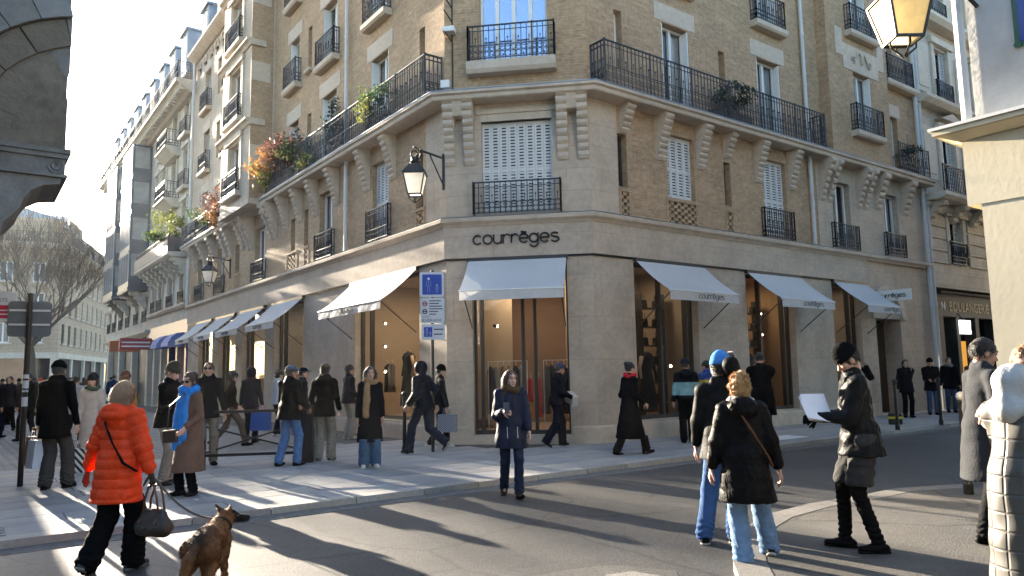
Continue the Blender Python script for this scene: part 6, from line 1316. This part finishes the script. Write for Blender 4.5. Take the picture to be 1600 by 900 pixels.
hatman = person('man in a light blue beanie and black jacket shading his eyes with a phone', G(1140, 851, 0), 22, 1.78, [(-.22, -.02, 0, 0), (.04, .10, 0, 0)], [(-.28, .10, .86), (.07, .16, 1.66)], .04, 0, (-.35, -.05), .009, False,
    dict(c=(.014, .014, .015), rough=.6, hem=.78, puff=.022, wr=.0095, collar=True, name='jacket'), dict(c=(.04, .10, .24), w=(.098, .082, .08)), BLK, (.35, .35, .34), dict(c=(.05, .03, .02)), dict(t='beanie', c=(.06, .24, .62), tall=.02), None)
curly = person('woman with curly blond hair in a black puffer coat and pale jeans, seen from behind', G(1172, 889, 0), 8, 1.60, [(-.06, -.06, 0, 0), (.22, .20, .05, .55)], [(-.31, .08, .80), (.33, .02, .80)], .05, 0, (.0, .05), .008, True,
    dict(c=(.013, .012, .012), rough=.5, hem=.60, puff=.028, quilt=.17, qamp=.007, hood='down', name='puffer_coat'), dict(c=(.16, .26, .40), w=(.10, .088, .092)), (.03, .03, .03), (.5, .48, .44), dict(c=(.48, .27, .10), style='curly'), None, dict(c=(.42, .40, .37), r=.036), extra=crossbody(BLK, strap_m, 1))
quilted = person('person in a white hood and long grey quilted coat seen from behind, hugging', dpt(1596, 800, 4.7).xy.to_3d() + Vector((0, 0, ZP)), 64, 1.56, None, [(-.12, .36, 1.00), (.14, .40, 1.10)], .10, 0, (-.1, .2), .008, False,
    dict(c=(.1, .1, .1), m=quilt_mat('grey_quilting', (.085, .08, .072), .10, .11), hem=.16, puff=.016, flare=.02, wr=.010, name='quilted_coat'), dict(c=BLK), BLK, None, None, None, None, face=False, extra=lambda k: [('hood', [ell(k['hp'](0, -.035, .01), vec(.122, .142, .128) * k['s'], k['H']), cap(k['hp'](0, -.07, -.05), k['tp'](0, -.11, .48), .085, .075, k=.05), cap(k['tp'](-.11, -.05, .515), k['tp'](-.02, -.12, .49), .05, k=.04), cap(k['tp'](.11, -.05, .515), k['tp'](.02, -.12, .49), .05, k=.04), cap(k['tp'](-.11, -.05, .515), k['tp'](-.05, .1, .49), .045, k=.04), ell(k['hp'](0, .16, 0), vec(.082, .09, .1), k['H'], sub=True)], cloth((.50, .485, .46), .9), .03, .010)])
hug = person('auburn-haired woman at the right edge hugging the person in the white hood', dpt(1652, 800, 5.0).xy.to_3d() + Vector((0, 0, ZP)), -108, 1.70, None, [(-.10, .20, 1.12), (.22, .30, 1.26)], .20, 0, (.35, .05), .008, True,
    dict(c=(.50, .43, .35), rough=.8, hem=.5, puff=.03, wr=.012, collar=True), dict(c=BLK), BLK, None, dict(c=(.26, .10, .03), style='bun'), None, None)
dpt_m = dpt(1546, 800, 6.6)
person('man in a dark grey coat in profile behind the white hood', Vector((dpt_m.x, dpt_m.y, ZP)), 95, 1.80, None, None, .08, 0, (0, .25), .010, False, dict(c=(.030, .032, .036), rough=.85, hem=.55, collar=True), dict(c=CHAR), BLK, None, dict(c=(.02, .014, .01)), skin=SKIN2)
# --- middle of the street
center = person('woman in a navy parka crossing the street with a phone in her hand', G(800, 776, 0), 172, 1.70, [(-.07, .22, 0, -.15), (.08, -.22, .02, .4)], [(-.23, .16, .88), (.13, .27, 1.17)], .04, 0, (.35, .02), .0095, True,
    dict(c=(.010, .015, .036), rough=.55, hem=.66, puff=.022, wr=.010, collar=True, zip=(-.07, .07), zipz=((-.1, .05),), name='parka'), dict(c=(.014, .022, .045), w=(.09, .066, .064)), (.025, .018, .014), None, dict(c=(.075, .035, .018), style='long'), None, dict(c=(.07, .045, .022), r=.045), curl=(.6, 1.0))
person('woman in a long black coat with a tan scarf and white trainers', G(578, 730), 168, 1.72, [(-.10, .0, 0, 0), (.10, .03, 0, 0)], [(-.22, .06, .86), (.22, .06, .86)], .02, 0, (.15, .0), .010, True,
    dict(c=(.008, .010, .014), rough=.85, hem=.44, flare=.04, collar=True), dict(c=(.06, .12, .20), w=(.10, .09, .10)), (.55, .54, .52), (.6, .6, .58), dict(c=(.035, .018, .012), style='long'), None, dict(c=(.28, .17, .085), ends=((.05, .55),)))
person('man in a khaki cap, black jacket and beige trousers seen from behind', G(506, 721), 4, 1.80, [(-.10, -.02, 0, 0), (.11, .05, 0, 0)], [(-.24, .12, .92), (.24, .12, .92)], .02, 0, (.05, .0), .010, False,
    dict(c=(.010, .010, .011), rough=.6, hem=.80, collar=True, wr=.009, hood='down', name='jacket'), dict(c=(.24, .205, .165), w=(.105, .085, .085)), (.05, .045, .035), (.45, .44, .40), dict(c=(.05, .03, .02)), dict(t='cap', c=(.10, .085, .05)), None)
person('man in a blue-grey cap, black jacket and blue jeans seen from behind', G(450, 728), 28, 1.77, [(-.13, -.10, 0, 0), (.13, .08, 0, 0)], [(-.12, .26, 1.05), (.22, .24, 1.0)], .04, 0, (-.2, .0), .010, False,
    dict(c=(.010, .010, .012), rough=.5, hem=.80, puff=.015, wr=.010, collar=True, name='jacket'), dict(c=(.075, .16, .32), w=(.098, .078, .075)), (.03, .022, .018), None, dict(c=(.05, .04, .03)), dict(t='cap', c=(.09, .11, .16)), None, skin=SKIN2)
person('man in sunglasses and an open dark overcoat with khaki trousers', G(322, 727), 150, 1.86, [(-.10, .05, 0, 0), (.12, -.04, 0, 0)], None, .0, 0, (-.3, -.05), .010, False,
    dict(c=(.016, .016, .020), rough=.85, hem=.80, collar=True, c2=None), dict(c=(.16, .13, .10), w=(.095, .075, .07)), (.015, .013, .012), None, dict(c=(.10, .045, .02)), None, None, glasses=True)
bscarf = person('woman in sunglasses with a bright blue scarf and a long brown coat', G(294, 774), 205, 1.65, [(-.09, .0, 0, 0), (.10, .06, 0, 0)], [(-.16, .22, .98), (.26, .05, .80)], .03, 0, (.25, .15), .0095, True,
    dict(c=(.15, .085, .06), rough=.9, hem=.34, flare=.06, wr=.008), dict(c=BLK, boot=.26), BLK, None, dict(c=(.06, .03, .02), style='bun'), None, dict(c=(.02, .22, .62), r=.055, ends=((.06, .75), (-.05, .62), (.0, .68))), glasses=True)
beanie = person('man in an olive beanie and black coat looking at a phone beside the blue scarf', G(257, 757), 98, 1.80, None, [(-.06, .30, 1.18), (.10, .28, 1.14)], .08, 0, (0, .4), .010, False,
    dict(c=(.010, .010, .011), rough=.85, hem=.82, collar=True), dict(c=(.30, .27, .23), w=(.095, .075, .07)), (.05, .05, .05), None, dict(c=(.08, .05, .03)), dict(t='beanie', c=(.045, .045, .028), tall=.01), None, curl=(1.0, 1.0))
cream = person('woman in a long cream coat and dark beanie with long hair, facing the camera', G(140, 733), 176, 1.68, None, [(-.22, .08, .84), (.20, .12, .84)], .02, 0, (.1, .1), .011, True,
    dict(c=(.50, .42, .36), rough=.9, hem=.36, flare=.04, collar=True), dict(c=BLK), BLK, None, dict(c=(.05, .025, .015), style='long'), dict(t='beanie', c=(.02, .022, .024)), dict(c=(.07, .09, .06), r=.04))
person('person in an ochre coat and brown fur hat behind the orange jacket', G(190, 716), 10, 1.72, None, None, .02, 0, (0, 0), .016, False, dict(c=(.33, .17, .05), rough=.9, hem=.5, hood='down'), dict(c=BLK), BLK, None, dict(c=(.15, .07, .03), style='bob'), dict(t='beanie', c=(.10, .045, .025)), None, face=False)
flat = person('tall man in a long black coat and black cap seen from behind, holding paper bags', G(80, 764), -6, 1.86, [(-.06, -.05, 0, 0), (.16, .10, 0, 0)], [(-.25, .08, .80), (.28, .05, .84)], .05, 0, (.1, .0), .010, False,
    dict(c=(.008, .008, .009), rough=.9, hem=.70, flare=.01, collar=True), dict(c=(.055, .050, .045), w=(.10, .085, .088)), BLK, (.03, .03, .03), dict(c=(.06, .055, .05)), dict(t='beanie', c=(.009, .009, .011), tall=-.01), None, face=False)
walk = person('man in a navy padded jacket with a blue hood striding left past the corner', G(662, 709), -62, 1.84, [(-.10, .26, 0, 0), (.10, -.42, .14, .9)], [(-.26, .18, .92), (.27, -.12, .9)], .08, 0, (.1, .05), .010, False,
    dict(c=(.012, .016, .028), rough=.45, hem=.86, puff=.025, quilt=.12, qamp=.008, hood='up', name='padded_jacket'), dict(c=(.020, .024, .036), w=(.10, .085, .08)), (.02, .02, .022), (.4, .38, .34), None, None, None, face=False)
pat = person('person in a black beanie and white trainers walking right with a patterned bag', G(686, 700), 72, 1.76, [(-.10, .20, 0, 0), (.10, -.22, .03, .35)], [(-.26, -.02, .85), (.28, .12, .86)], .06, 0, (0, .05), .012, False,
    dict(c=(.014, .016, .022), rough=.7, hem=.82, name='jacket', collar=True), dict(c=(.014, .015, .02)), (.45, .45, .44), (.6, .6, .6), dict(c=(.03, .02, .015)), dict(t='beanie', c=BLK), None)
person('curly-haired man in a navy jacket and beige trousers by the stone pier', G(544, 686), 55, 1.82, None, [(-.2, .2, .95), (.2, .2, .95)], .03, 0, (-.1, .1), .012, False, dict(c=(.014, .018, .034), rough=.6, hem=.84, puff=.01, name='jacket', collar=True), dict(c=(.30, .25, .20), w=(.1, .085, .085)), (.45, .44, .42), None, dict(c=(.02, .014, .01), style='curly'), None, None)
box = person('man in a blue cap walking past the corner window with a white box bag', G(872, 698), 66, 1.75, [(-.10, .16, 0, 0), (.10, -.32, .06, .6)], [(-.20, .26, 1.0), (.24, .24, 1.02)], .1, 0, (-.1, .1), .012, False, dict(c=(.010, .012, .018), rough=.6, hem=.86, puff=.01, name='jacket', collar=True), dict(c=(.014, .018, .028), w=(.1, .088, .088)), BLK, (.25, .25, .25), dict(c=(.03, .02, .015)), dict(t='cap', c=(.04, .07, .15)), None, skin=SKIN2)
person('woman in an ankle-length black coat and red scarf walking away', G(986, 710), 62, 1.76, [(-.08, -.26, .0, .2), (.10, .28, 0, -.1)], [(-.2, .2, .95), (.2, .2, .95)], .05, 0, (0, .05), .011, True, dict(c=(.008, .008, .009), rough=.9, hem=.30, flare=.05), dict(c=(.03, .02, .02), w=(.09, .07, .08)), BLK, None, dict(c=(.012, .01, .01), style='bun'), None, dict(c=(.55, .02, .03), r=.04))
person('person in a jacket with a teal panel and black trousers facing the window', G(1076, 692), 8, 1.78, [(-.09, 0, 0, 0), (.09, .05, 0, 0)], None, .0, 0, (-.4, .0), .012, False, dict(c=(.012, .014, .018), rough=.6, hem=.92, puff=.015, hood='down', c2=(.20, .36, .38), band=(.06, .33), name='jacket'), dict(c=BLK, w=(.1, .08, .078)), BLK, None, dict(c=(.02, .014, .01)), dict(t='beanie', c=(.015, .02, .035)), None)
person('person in a blue, white and yellow sports jacket by the second window', G(1110, 690), -28, 1.75, None, None, .02, 0, (.2, .1), .012, False, dict(c=(.02, .05, .22), rough=.5, hem=.88, puff=.015, c2=(.42, .34, .03), band=(.26, .40), name='jacket', collar=True), dict(c=BLK), BLK, None, dict(c=(.015, .01, .008)), None, None, skin=SKIN2)
person('large man in a black coat photographing the second shop window', G(1196, 700), 8, 1.88, None, [(-.08, .24, 1.40), (.08, .24, 1.40)], .10, 0, (0, .2), .013, False, dict(c=(.007, .007, .008), rough=.9, hem=.6, puff=.03), dict(c=BLK), BLK, None, dict(c=(.012, .01, .008)), None, None, face=False)
# --- the queue along the left face
person('man in a black jacket and brown trousers striding along the queue', G(358, 697), 70, 1.78, [(-.1, -.36, .03, .5), (.1, .34, 0, 0)], [(-.25, .15, .9), (.25, -.05, .86)], .06, 0, (.6, 0), .015, False, dict(c=(.012, .0095, .012), rough=.7, hem=.82, name='jacket', collar=True), dict(c=(.085, .065, .05)), BLK, None, dict(c=(.02, .015, .01), style='curly'), None, None, face=False)
navyb = person('man in a navy hooded jacket with a big blue bag in the queue', G(390, 692), 8, 1.80, None, [(-.28, .06, .8), (.28, .06, .8)], .03, 0, (0, .1), .015, False, dict(c=(.014, .018, .034), rough=.7, hem=.82, hood='up', name='jacket'), dict(c=(.018, .02, .03)), BLK, None, None, None, None, face=False)
person('person in a pale grey jacket near the left-hand window', G(433, 682), 40, 1.74, None, [(-.1, .3, 1.1), (.15, .3, 1.1)], .03, 0, (0, .2), .016, True, dict(c=(.36, .37, .40), rough=.7, hem=.85, puff=.01, name='jacket'), dict(c=NAVY), (.4, .4, .4), None, dict(c=(.015, .012, .01), style='curly'), None, None)
person('man in a navy sweater half hidden behind the blue-grey cap', G(470, 702), 60, 1.76, None, None, .03, 0, (-.2, 0), .016, False, dict(c=(.016, .018, .028), rough=.8, hem=.85, name='jacket'), dict(c=(.02, .025, .04)), (.04, .035, .03), None, dict(c=(.015, .012, .01)), dict(t='cap', c=(.015, .018, .03)), None, skin=SKIN2)
# --- by the arched doorway and the bakery
def far(label, px, d, az, h, c, **kw):
    q = dpt(px, 600, d); return person(label, Vector((q.x, q.y, kw.pop('z', ZP))), az, h, kw.pop('feet', None), kw.pop('hands', None), .03, 0, (0, .05), kw.pop('vox', .02), False, dict(c=c, rough=.8, hem=kw.pop('hem', .75), puff=.015), dict(c=kw.pop('lc', BLK)), kw.pop('sc', BLK), None, dict(c=kw.pop('hc', (.03, .02, .015)), style=kw.pop('hs', 'short')), kw.pop('hat', None), kw.pop('scarf', None), face=False, **kw)
far('person in a dark coat on the phone beside the arched doorway', 1416, 22.5, 190, 1.74, (.014, .014, .016), hands=[(-.1, .15, 1.4), (.27, .04, .8)], hs='bob')
far('photographer in black holding a camera in front of the drainpipes', 1455, 23.5, 200, 1.76, (.010, .010, .011), hands=[(-.08, .3, 1.1), (.1, .3, 1.1)], lc=(.05, .09, .17), hat=dict(t='beanie', c=BLK))
far('person in a black jacket and scarf beside the photographer', 1484, 24.5, 195, 1.80, (.0095, .0095, .012), lc=(.04, .07, .13), scarf=dict(c=(.2, .19, .17)))
far('person in a rust-orange jacket in front of the bakery', 1522, 25.5, 215, 1.76, (.24, .075, .02), hs='bob')
far('photographer with a raised camera behind the man with the papers', 1340, 16.5, 185, 1.80, (.012, .012, .013), hands=[(-.1, .28, 1.52), (.12, .28, 1.52)])
# --- the crowd at the end of the left street
r_ = random.Random(21); CR = [((-8, 21), 'person in a dark coat at the left edge of the far crowd', (.012, .012, .014), None), ((16, 24), 'person in a black jacket with a blue bag walking down the far street', (.012, .014, .02), None), ((46, 20), 'person in a dark olive coat behind the sign post', (.022, .022, .018), None), ((88, 27), 'person in a red hat in the far crowd', (.05, .045, .05), dict(t='beanie', c=(.50, .02, .05))), ((118, 19), 'person in a pale grey coat between the black coat and the cream coat', (.32, .30, .30), None), ((64, 34), 'person in a bright orange-red hat in the far crowd', (.03, .03, .03), dict(t='beanie', c=(.6, .08, .03)))]
for (px, d), lb, c, ht in CR: far(lb, px, d, r_.choice((0, 20, 170, 190)), 1.68 + .14 * r_.random(), c, hat=ht, lc=r_.choice((BLK, NAVY, CHAR)), feet=[(-.1, -.15, 0, 0), (.1, .15, 0, 0)])
proto = [far('person in dark winter clothes in the dense far crowd', -60, 33, 0, 1.74, (.014, .014, .017), vox=.03, group='people in the far crowd'), far('person in dark winter clothes in the dense far crowd', -40, 31, 0, 1.7, (.03, .03, .035), vox=.03, hat=dict(t='beanie', c=(.02, .02, .025)), group='people in the far crowd'), far('person in a brown coat in the dense far crowd', -50, 36, 0, 1.72, (.07, .045, .03), vox=.03, hs='bob', group='people in the far crowd'), far('person in a blue jacket in the dense far crowd', -30, 38, 0, 1.78, (.02, .04, .09), vox=.03, group='people in the far crowd')]
for i in range(48):
    d = 26 + r_.random() * 30; px = r_.uniform(-70, 205) if d > 36 else r_.uniform(-40, 150); q = dpt(px, 600, d)
    o = copy_tree(r_.choice(proto[:3] if r_.random() < .8 else proto), None, Vector((q.x, q.y, ZP))); o.rotation_euler = (0, 0, r_.random() * 6.28)
# ================================================================ things people carry, and the dog
def rot_box(name, m, c, sx, sy, sz, az, pitch=0, roll=0, par=None, bev=.0):
    Mx = Matrix.Rotation(-R(az), 3, 'Z') @ Matrix.Rotation(pitch, 3, 'X') @ Matrix.Rotation(roll, 3, 'Y'); mb = MB()
    mb.hexa([Vector(c) + Mx @ Vector((x * sx / 2, y * sy / 2, z * sz / 2)) for x, y, z in ((-1, -1, -1), (1, -1, -1), (1, 1, -1), (-1, 1, -1), (-1, -1, 1), (1, -1, 1), (1, 1, 1), (-1, 1, 1))])
    o = mb.build(name, m, par)
    if bev: b = o.modifiers.new('bevel', 'BEVEL'); b.width = bev; b.segments = 2
    return o
def hand(root, side, fwd=.1): 
    w = root[side]; return at_root(root, (w[0], w[1], w[2]))
def phone(root, side, label, d=(0, .09, .03), az=0, pitch=.4, cc=(.02, .018, .02)):
    w = root[side]; c = at_root(root, (w[0] + d[0], w[1] + d[1], w[2] + d[2])); t = thing('phone', label, 'phone', c, 'phones in hands'); a = -math.degrees(root.rotation_euler.z) + az
    rot_box('case', mat('phone_case_%.2f' % cc[0], cc, .3), c, .074, .010, .15, a, pitch, par=t, bev=.004); Mx = Matrix.Rotation(-R(a), 3, 'Z') @ Matrix.Rotation(pitch, 3, 'X'); rot_box('screen', mat('phone_screen', (.03, .035, .045), .1), c + Mx @ Vector((0, -.006, 0)), .066, .003, .138, a, pitch, par=t)
phone(center, 'wr', 'phone in the hand of the woman in the navy parka', (-.03, .09, .05), 0, .3); phone(beanie, 'wr', 'phone held by the man in the olive beanie', (0, .1, .03), 0, .6); phone(hatman, 'wr', 'pale phone held up against the light blue beanie', (.03, .05, .06), 40, .5, (.6, .45, .42))
# papers
w = [(a + b) / 2 for a, b in zip(paper['wl'], paper['wr'])]; c = at_root(paper, (w[0] - .02, w[1] + .02, w[2] + .10)); t = thing('papers', 'white sheets of paper held by the man in the black beanie', 'paper', c); mp_ = mat('white_paper', (.75, .74, .74), .7, .03, 5)
for i in range(4): rot_box('sheet', mp_, c + Vector((.01 * i - .03, .006 * i - .05, .006 * i - .03)), .21, .003, .27, -20 + i * 6, -.85 + i * .08, .3 - .1 * i, par=t)
rot_box('clipboard', mat('grey_clipboard', (.35, .35, .36), .5), c + Vector((.01, .0, -.04)), .22, .005, .29, -20, -.85, .12, par=t)
# brown handbag of the woman in orange
hw = at_root(orange, (orange['wr'][0] + .01, orange['wr'][1] + .02, orange['wr'][2] - .09)); t = thing('handbag', 'dark brown bowling handbag hanging from the hand of the woman in orange', 'handbag', hw - Vector((0, 0, .42)))
M_bag = mat('brown_bag_leather', (.040, .028, .022), .45, .2, 14, .3, 60); bc = hw - Vector((-.03, .02, .32)); a_ = R(-20); ux = vec(math.cos(a_), math.sin(a_), 0); uy = vec(-math.sin(a_), math.cos(a_), 0); bcv = np.array(bc)
P_ = [cap(bcv - ux * .10 + vec(0, 0, -.05), bcv + ux * .10 + vec(0, 0, -.05), .085, None, uy, 1.0, k=.06), cap(bcv - ux * .11 + vec(0, 0, -.06), bcv + ux * .11 + vec(0, 0, -.06), .07, k=.03), cap(bcv - ux * .08 + vec(0, 0, .07), bcv + ux * .08 + vec(0, 0, .07), .035, k=.09), clipp(bcv + vec(0, 0, -.125), (0, 0, -1))]
V_, F_ = sdf_mesh(P_, .008, .03); V_ = wrinkle(V_, vnormals(V_, F_), .004, 5, 30); bo = to_obj('body', V_ - np.array(t.location), F_, M_bag, t)
for s_ in (-1, 1):
    mb = MB(); q = [Vector(bcv + ux * x + uy * .035 * s_ + vec(0, 0, z)) for x, z in ((-.085, .06), (-.075, .18), (-.03, .30), (.02, .31), (.06, .2), (.085, .06))]; mb.tube(q, .010, 6).build('handle', mat('bag_handle_tan', (.13, .06, .03), .5), t, smooth=True)
for x in (-.085, .085): mb = MB(); mb.tube([Vector(bcv + ux * x + uy * y + vec(0, 0, .075 - abs(y) * .9)) for y in (-.09, -.05, 0, .05, .09)], .008, 5).build('trim', MATS['bag_handle_tan'], t)
# dog
dg = gpt(324, 912, 0); dog = thing('dog', 'brown and black shepherd-type dog on a leash, seen from behind with its head turned', 'dog', dg, None, R(6)); K = 1.0
DP = [cap((0, -.20, .335), (0, .0, .345), .105, .108, vec(1, 0, 0), 1.08), cap((0, -.02, .34), (0, .19, .325), .112, .128, vec(1, 0, 0), 1.12), ell((0, .20, .29), (.095, .11, .12)), cap((0, .22, .38), (.03, .33, .44), .088, .07), ell((.05, .37, .465), (.066, .074, .06)), cap((.075, .40, .45), (.185, .445, .425), .045, .026, k=.03), cap((.18, .443, .428), (.192, .448, .43), .02, k=.01),
      cap((.0, .355, .50), (-.045, .335, .565), .026, .008, vec(0, 1, 0), 1.8, k=.02), cap((.07, .34, .505), (.09, .295, .565), .026, .008, vec(.6, .8, 0), 1.8, k=.02)]
for sx in (-1, 1):
    DP += [cap((.075 * sx, .19, .30), (.08 * sx, .15, .20), .058, .042), cap((.08 * sx, .15, .20), (.08 * sx, .18, .09), .036, .026), cap((.08 * sx, .18, .09), (.08 * sx, .19, .03), .024, .022), cap((.08 * sx, .19, .022), (.082 * sx, .225, .016), .024, .02, k=.015),
           cap((.07 * sx, -.20, .31), (.085 * sx, -.11, .21), .085, .058), cap((.085 * sx, -.11, .21), (.085 * sx, -.27, .125), .052, .03), cap((.085 * sx, -.27, .125), (.085 * sx, -.25, .035), .026, .022), cap((.085 * sx, -.255, .022), (.087 * sx, -.215, .016), .025, .02, k=.015)]
DP += [cap((0, -.28, .37), (-.03, -.37, .28), .032, .042, k=.02), cap((-.03, -.37, .28), (-.06, -.42, .13), .044, .03, k=.02), cap((-.06, -.42, .13), (-.10, -.46, .07), .03, .008, k=.02)]
V_, F_ = sdf_mesh(DP, .007, .035); N_ = vnormals(V_, F_); V_ = wrinkle(V_, N_, .0035, 3, 60, .6); V_ = V_ + N_ * (.0025 * np.sin(V_ @ vec(140, 60, 90)) * np.sin(V_ @ vec(-90, 130, 70)))[:, None]
def dog_mat():
    m = mat('dog_fur', (.26, .10, .034), .8, .3, 30, .5, 120, stretch=(1, .4, 1)); nt = m.node_tree; N = nt.nodes; L = nt.links; b = N['Principled BSDF']; src = b.inputs['Base Color'].links[0].from_socket
    tc = N.new('ShaderNodeTexCoord'); sp = N.new('ShaderNodeSeparateXYZ'); L.new(tc.outputs['Object'], sp.inputs[0]); nz = N.new('ShaderNodeTexNoise'); nz.inputs['Scale'].default_value = 9; nz.inputs['Detail'].default_value = 6; L.new(tc.outputs['Object'], nz.inputs[0])
    def ma(op, x, y, z=None):
        n = N.new('ShaderNodeMath'); n.operation = op
        for k, v in enumerate((x, y, z)):
            if v is None: continue
            if isinstance(v, (int, float)): n.inputs[k].default_value = v
            else: L.new(v, n.inputs[k])
        return n.outputs[0]
    f = ma('MULTIPLY_ADD', sp.outputs[2], 7.0, -2.45); f = ma('MULTIPLY_ADD', sp.outputs[1], -2.6, f); f = ma('MULTIPLY_ADD', nz.outputs[0], 1.8, ma('ADD', f, -1.2)); head = ma('MULTIPLY', ma('MAXIMUM', ma('SUBTRACT', sp.outputs[1], .31), 0), 26.0); f = ma('ADD', f, head); f = ma('MINIMUM', ma('MAXIMUM', f, 0), 1)
    mx = N.new('ShaderNodeMixRGB'); L.new(f, mx.inputs[0]); L.new(src, mx.inputs[1]); mx.inputs[2].default_value = (.016, .012, .010, 1); L.new(mx.outputs[0], b.inputs['Base Color']); return m
DM = dog_mat(); db_ = to_obj('body', V_, F_, DM, dog)
q = strands('fur', V_, F_, 16000, .022, .0016, lambda P, N: N * .30 + np.where((P[:, 1] < -.3)[:, None], vec(-.1, -.5, -.9), vec(0, -.9, -.35)), DM, dog, 4); q['kind'] = 'stuff'
V_, F_ = sdf_mesh([cap((-.04 + .1 * i / 9, .275 + .0 * i, .41 + .0 * i), (-.04 + .1 * (i + 1) / 9, .275, .41), .001) for i in range(1)] + [cap(vec(.018, .285, .405) + vec(.088 * math.cos(a), -.02 * math.cos(a) - .05 * math.sin(a), .072 * math.sin(a)), vec(.018, .285, .405) + vec(.088 * math.cos(a + .45), -.02 * math.cos(a + .45) - .05 * math.sin(a + .45), .072 * math.sin(a + .45)), .010) for a in [i * .45 for i in range(14)]], .006, .004); to_obj('collar', V_, F_, cloth((.05, .035, .02), .5), dog)
hl = hand(orange, 'wr'); q1 = at_root(dog, (0, .24, .46)); mb = MB(); pts = [hl.lerp(q1, i / 12) - Vector((0, 0, .10 * math.sin(math.pi * i / 12))) for i in range(13)]; hl2 = hl + Vector((0, 0, -.08)); pts[0] = hl2
tag(mb.tube(pts, .009, 6).build('dog_leash', mat('leash_webbing', (.10, .075, .05), .6), None), 'brown webbing leash from the hand of the woman in orange to the dog', 'leash')
# bags
def paper_bag(name, label, c, w, h, d, az, m, hm=None, group=None):
    t = thing(name, label, 'bag', c, group); fr = Frame((c[0], c[1]), (math.cos(-R(az)), math.sin(-R(az))), (math.sin(-R(az)), -math.cos(-R(az)))); mb = MB(); z = c[2]
    P = fr.P; mb.hexa([P(-w / 2, -d / 2, z), P(w / 2, -d / 2, z), P(w / 2, d / 2, z), P(-w / 2, d / 2, z), P(-w / 2, -d / 2, z + h), P(w / 2, -d / 2, z + h), P(w / 2 * .96, d / 2 * .5, z + h * 1.01), P(-w / 2 * .96, d / 2 * .6, z + h)]); mb.build('body', m, t)
    for s_ in (-1, 1): MB().tube([P(-w * .2, d * .3 * s_, z + h), P(-w * .15, d * .2 * s_, z + h + .13), P(w * .15, d * .2 * s_, z + h + .13), P(w * .2, d * .3 * s_, z + h)], .006, 5).build('handle', hm or m, t)
    return t
hl = hand(flat, 'wl'); paper_bag('paper_bag', 'white paper shopping bag hanging beside the tall man in black', (hl.x - .03, hl.y - .02, hl.z - .62), .30, .40, .14, 40, mat('white_bag_paper', (.60, .64, .70), .6)); paper_bag('paper_bag', 'brown paper shopping bag behind the white one of the man in black', (hl.x - .12, hl.y + .14, hl.z - .60), .30, .42, .14, 20, mat('kraft_paper', (.20, .12, .06), .8))
def stripes(name, a, b, n=9):
    m = mat(name, a, .8); nt = m.node_tree; N = nt.nodes; L = nt.links; w = N.new('ShaderNodeTexWave'); w.inputs['Scale'].default_value = n; w.bands_direction = 'DIAGONAL'; tc = N.new('ShaderNodeTexCoord'); L.new(tc.outputs['Object'], w.inputs[0]); r = N.new('ShaderNodeValToRGB'); r.color_ramp.interpolation = 'CONSTANT'; r.color_ramp.elements[1].position = .5; r.color_ramp.elements[0].color = (*a, 1); r.color_ramp.elements[1].color = (*b, 1); L.new(w.outputs[0], r.inputs[0]); L.new(r.outputs[0], N['Principled BSDF'].inputs['Base Color']); return m
q = gpt(98, 742, ZP); paper_bag('striped_bag', 'black and white striped bag on the paving beside the tall man in black', (q.x, q.y + .3, ZP), .36, .40, .2, -15, stripes('striped_canvas', (.02, .02, .02), (.6, .6, .58), 5.0))
hr = hand(pat, 'wr'); paper_bag('patterned_bag', 'navy and white patterned bag carried past the corner', (hr.x, hr.y - .05, hr.z - .52), .40, .36, .16, 20, stripes('patterned_canvas', (.02, .025, .06), (.42, .43, .46), 16))
w = [(a + b) / 2 for a, b in zip(box['wl'], box['wr'])]; c = at_root(box, (w[0] + .1, w[1] + .05, w[2] - .02)); t = thing('box_bag', 'white boxy bag under the arm of the man in the blue cap', 'bag', c); rot_box('body', mat('white_box_leather', (.52, .49, .45), .5), c, .34, .13, .22, 70, 0, .35, par=t, bev=.012)
hr = hand(navyb, 'wr'); paper_bag('shopping_bag', 'large blue shopping bag carried in the queue', (hr.x, hr.y - .1, hr.z - .60), .44, .42, .22, 10, mat('blue_bag_fabric', (.02, .09, .33), .5))
c = at_root(bscarf, (.12, .20, .80)); t = thing('shoulder_bag', 'small dark brown shoulder bag against the long brown coat', 'bag', c); rot_box('body', mat('dark_brown_leather', (.03, .016, .012), .4), c, .26, .08, .17, 205, 0, .1, par=t, bev=.015); MB().tube([at_root(bscarf, (.22, .19, .86)), at_root(bscarf, (.15, .22, 1.2)), at_root(bscarf, (-.1, .12, 1.42))], .008, 5).build('strap', MATS['dark_brown_leather'], t)
q = dpt(1398, 640, 20.0); t = thing('equipment_bag', 'black and yellow equipment bag on the far pavement by the doorway', 'bag', (q.x, q.y, ZP)); rot_box('body', M_black, (q.x, q.y, ZP + .15), .34, .22, .3, 30, par=t, bev=.03); rot_box('yellow_band', mat('yellow_band', (.55, .42, .03), .5), (q.x, q.y, ZP + .18), .35, .23, .06, 30, par=t)
# ================================================================ light winter haze
hz_m = bpy.data.materials.new('winter_haze'); hz_m.use_nodes = True; N_ = hz_m.node_tree.nodes; N_.remove(N_['Principled BSDF']); pv = N_.new('ShaderNodeVolumePrincipled'); pv.inputs['Density'].default_value = .00013; pv.inputs['Anisotropy'].default_value = .55; pv.inputs['Color'].default_value = (.95, .95, .95, 1); hz_m.node_tree.links.new(pv.outputs[0], N_['Material Output'].inputs['Volume'])
hb_ = MB().slab([(-420, -85), (420, -85), (420, 720), (-420, 720)], -1.5, 24).build('haze', hz_m, None, uv=False); hb_['kind'] = 'stuff'
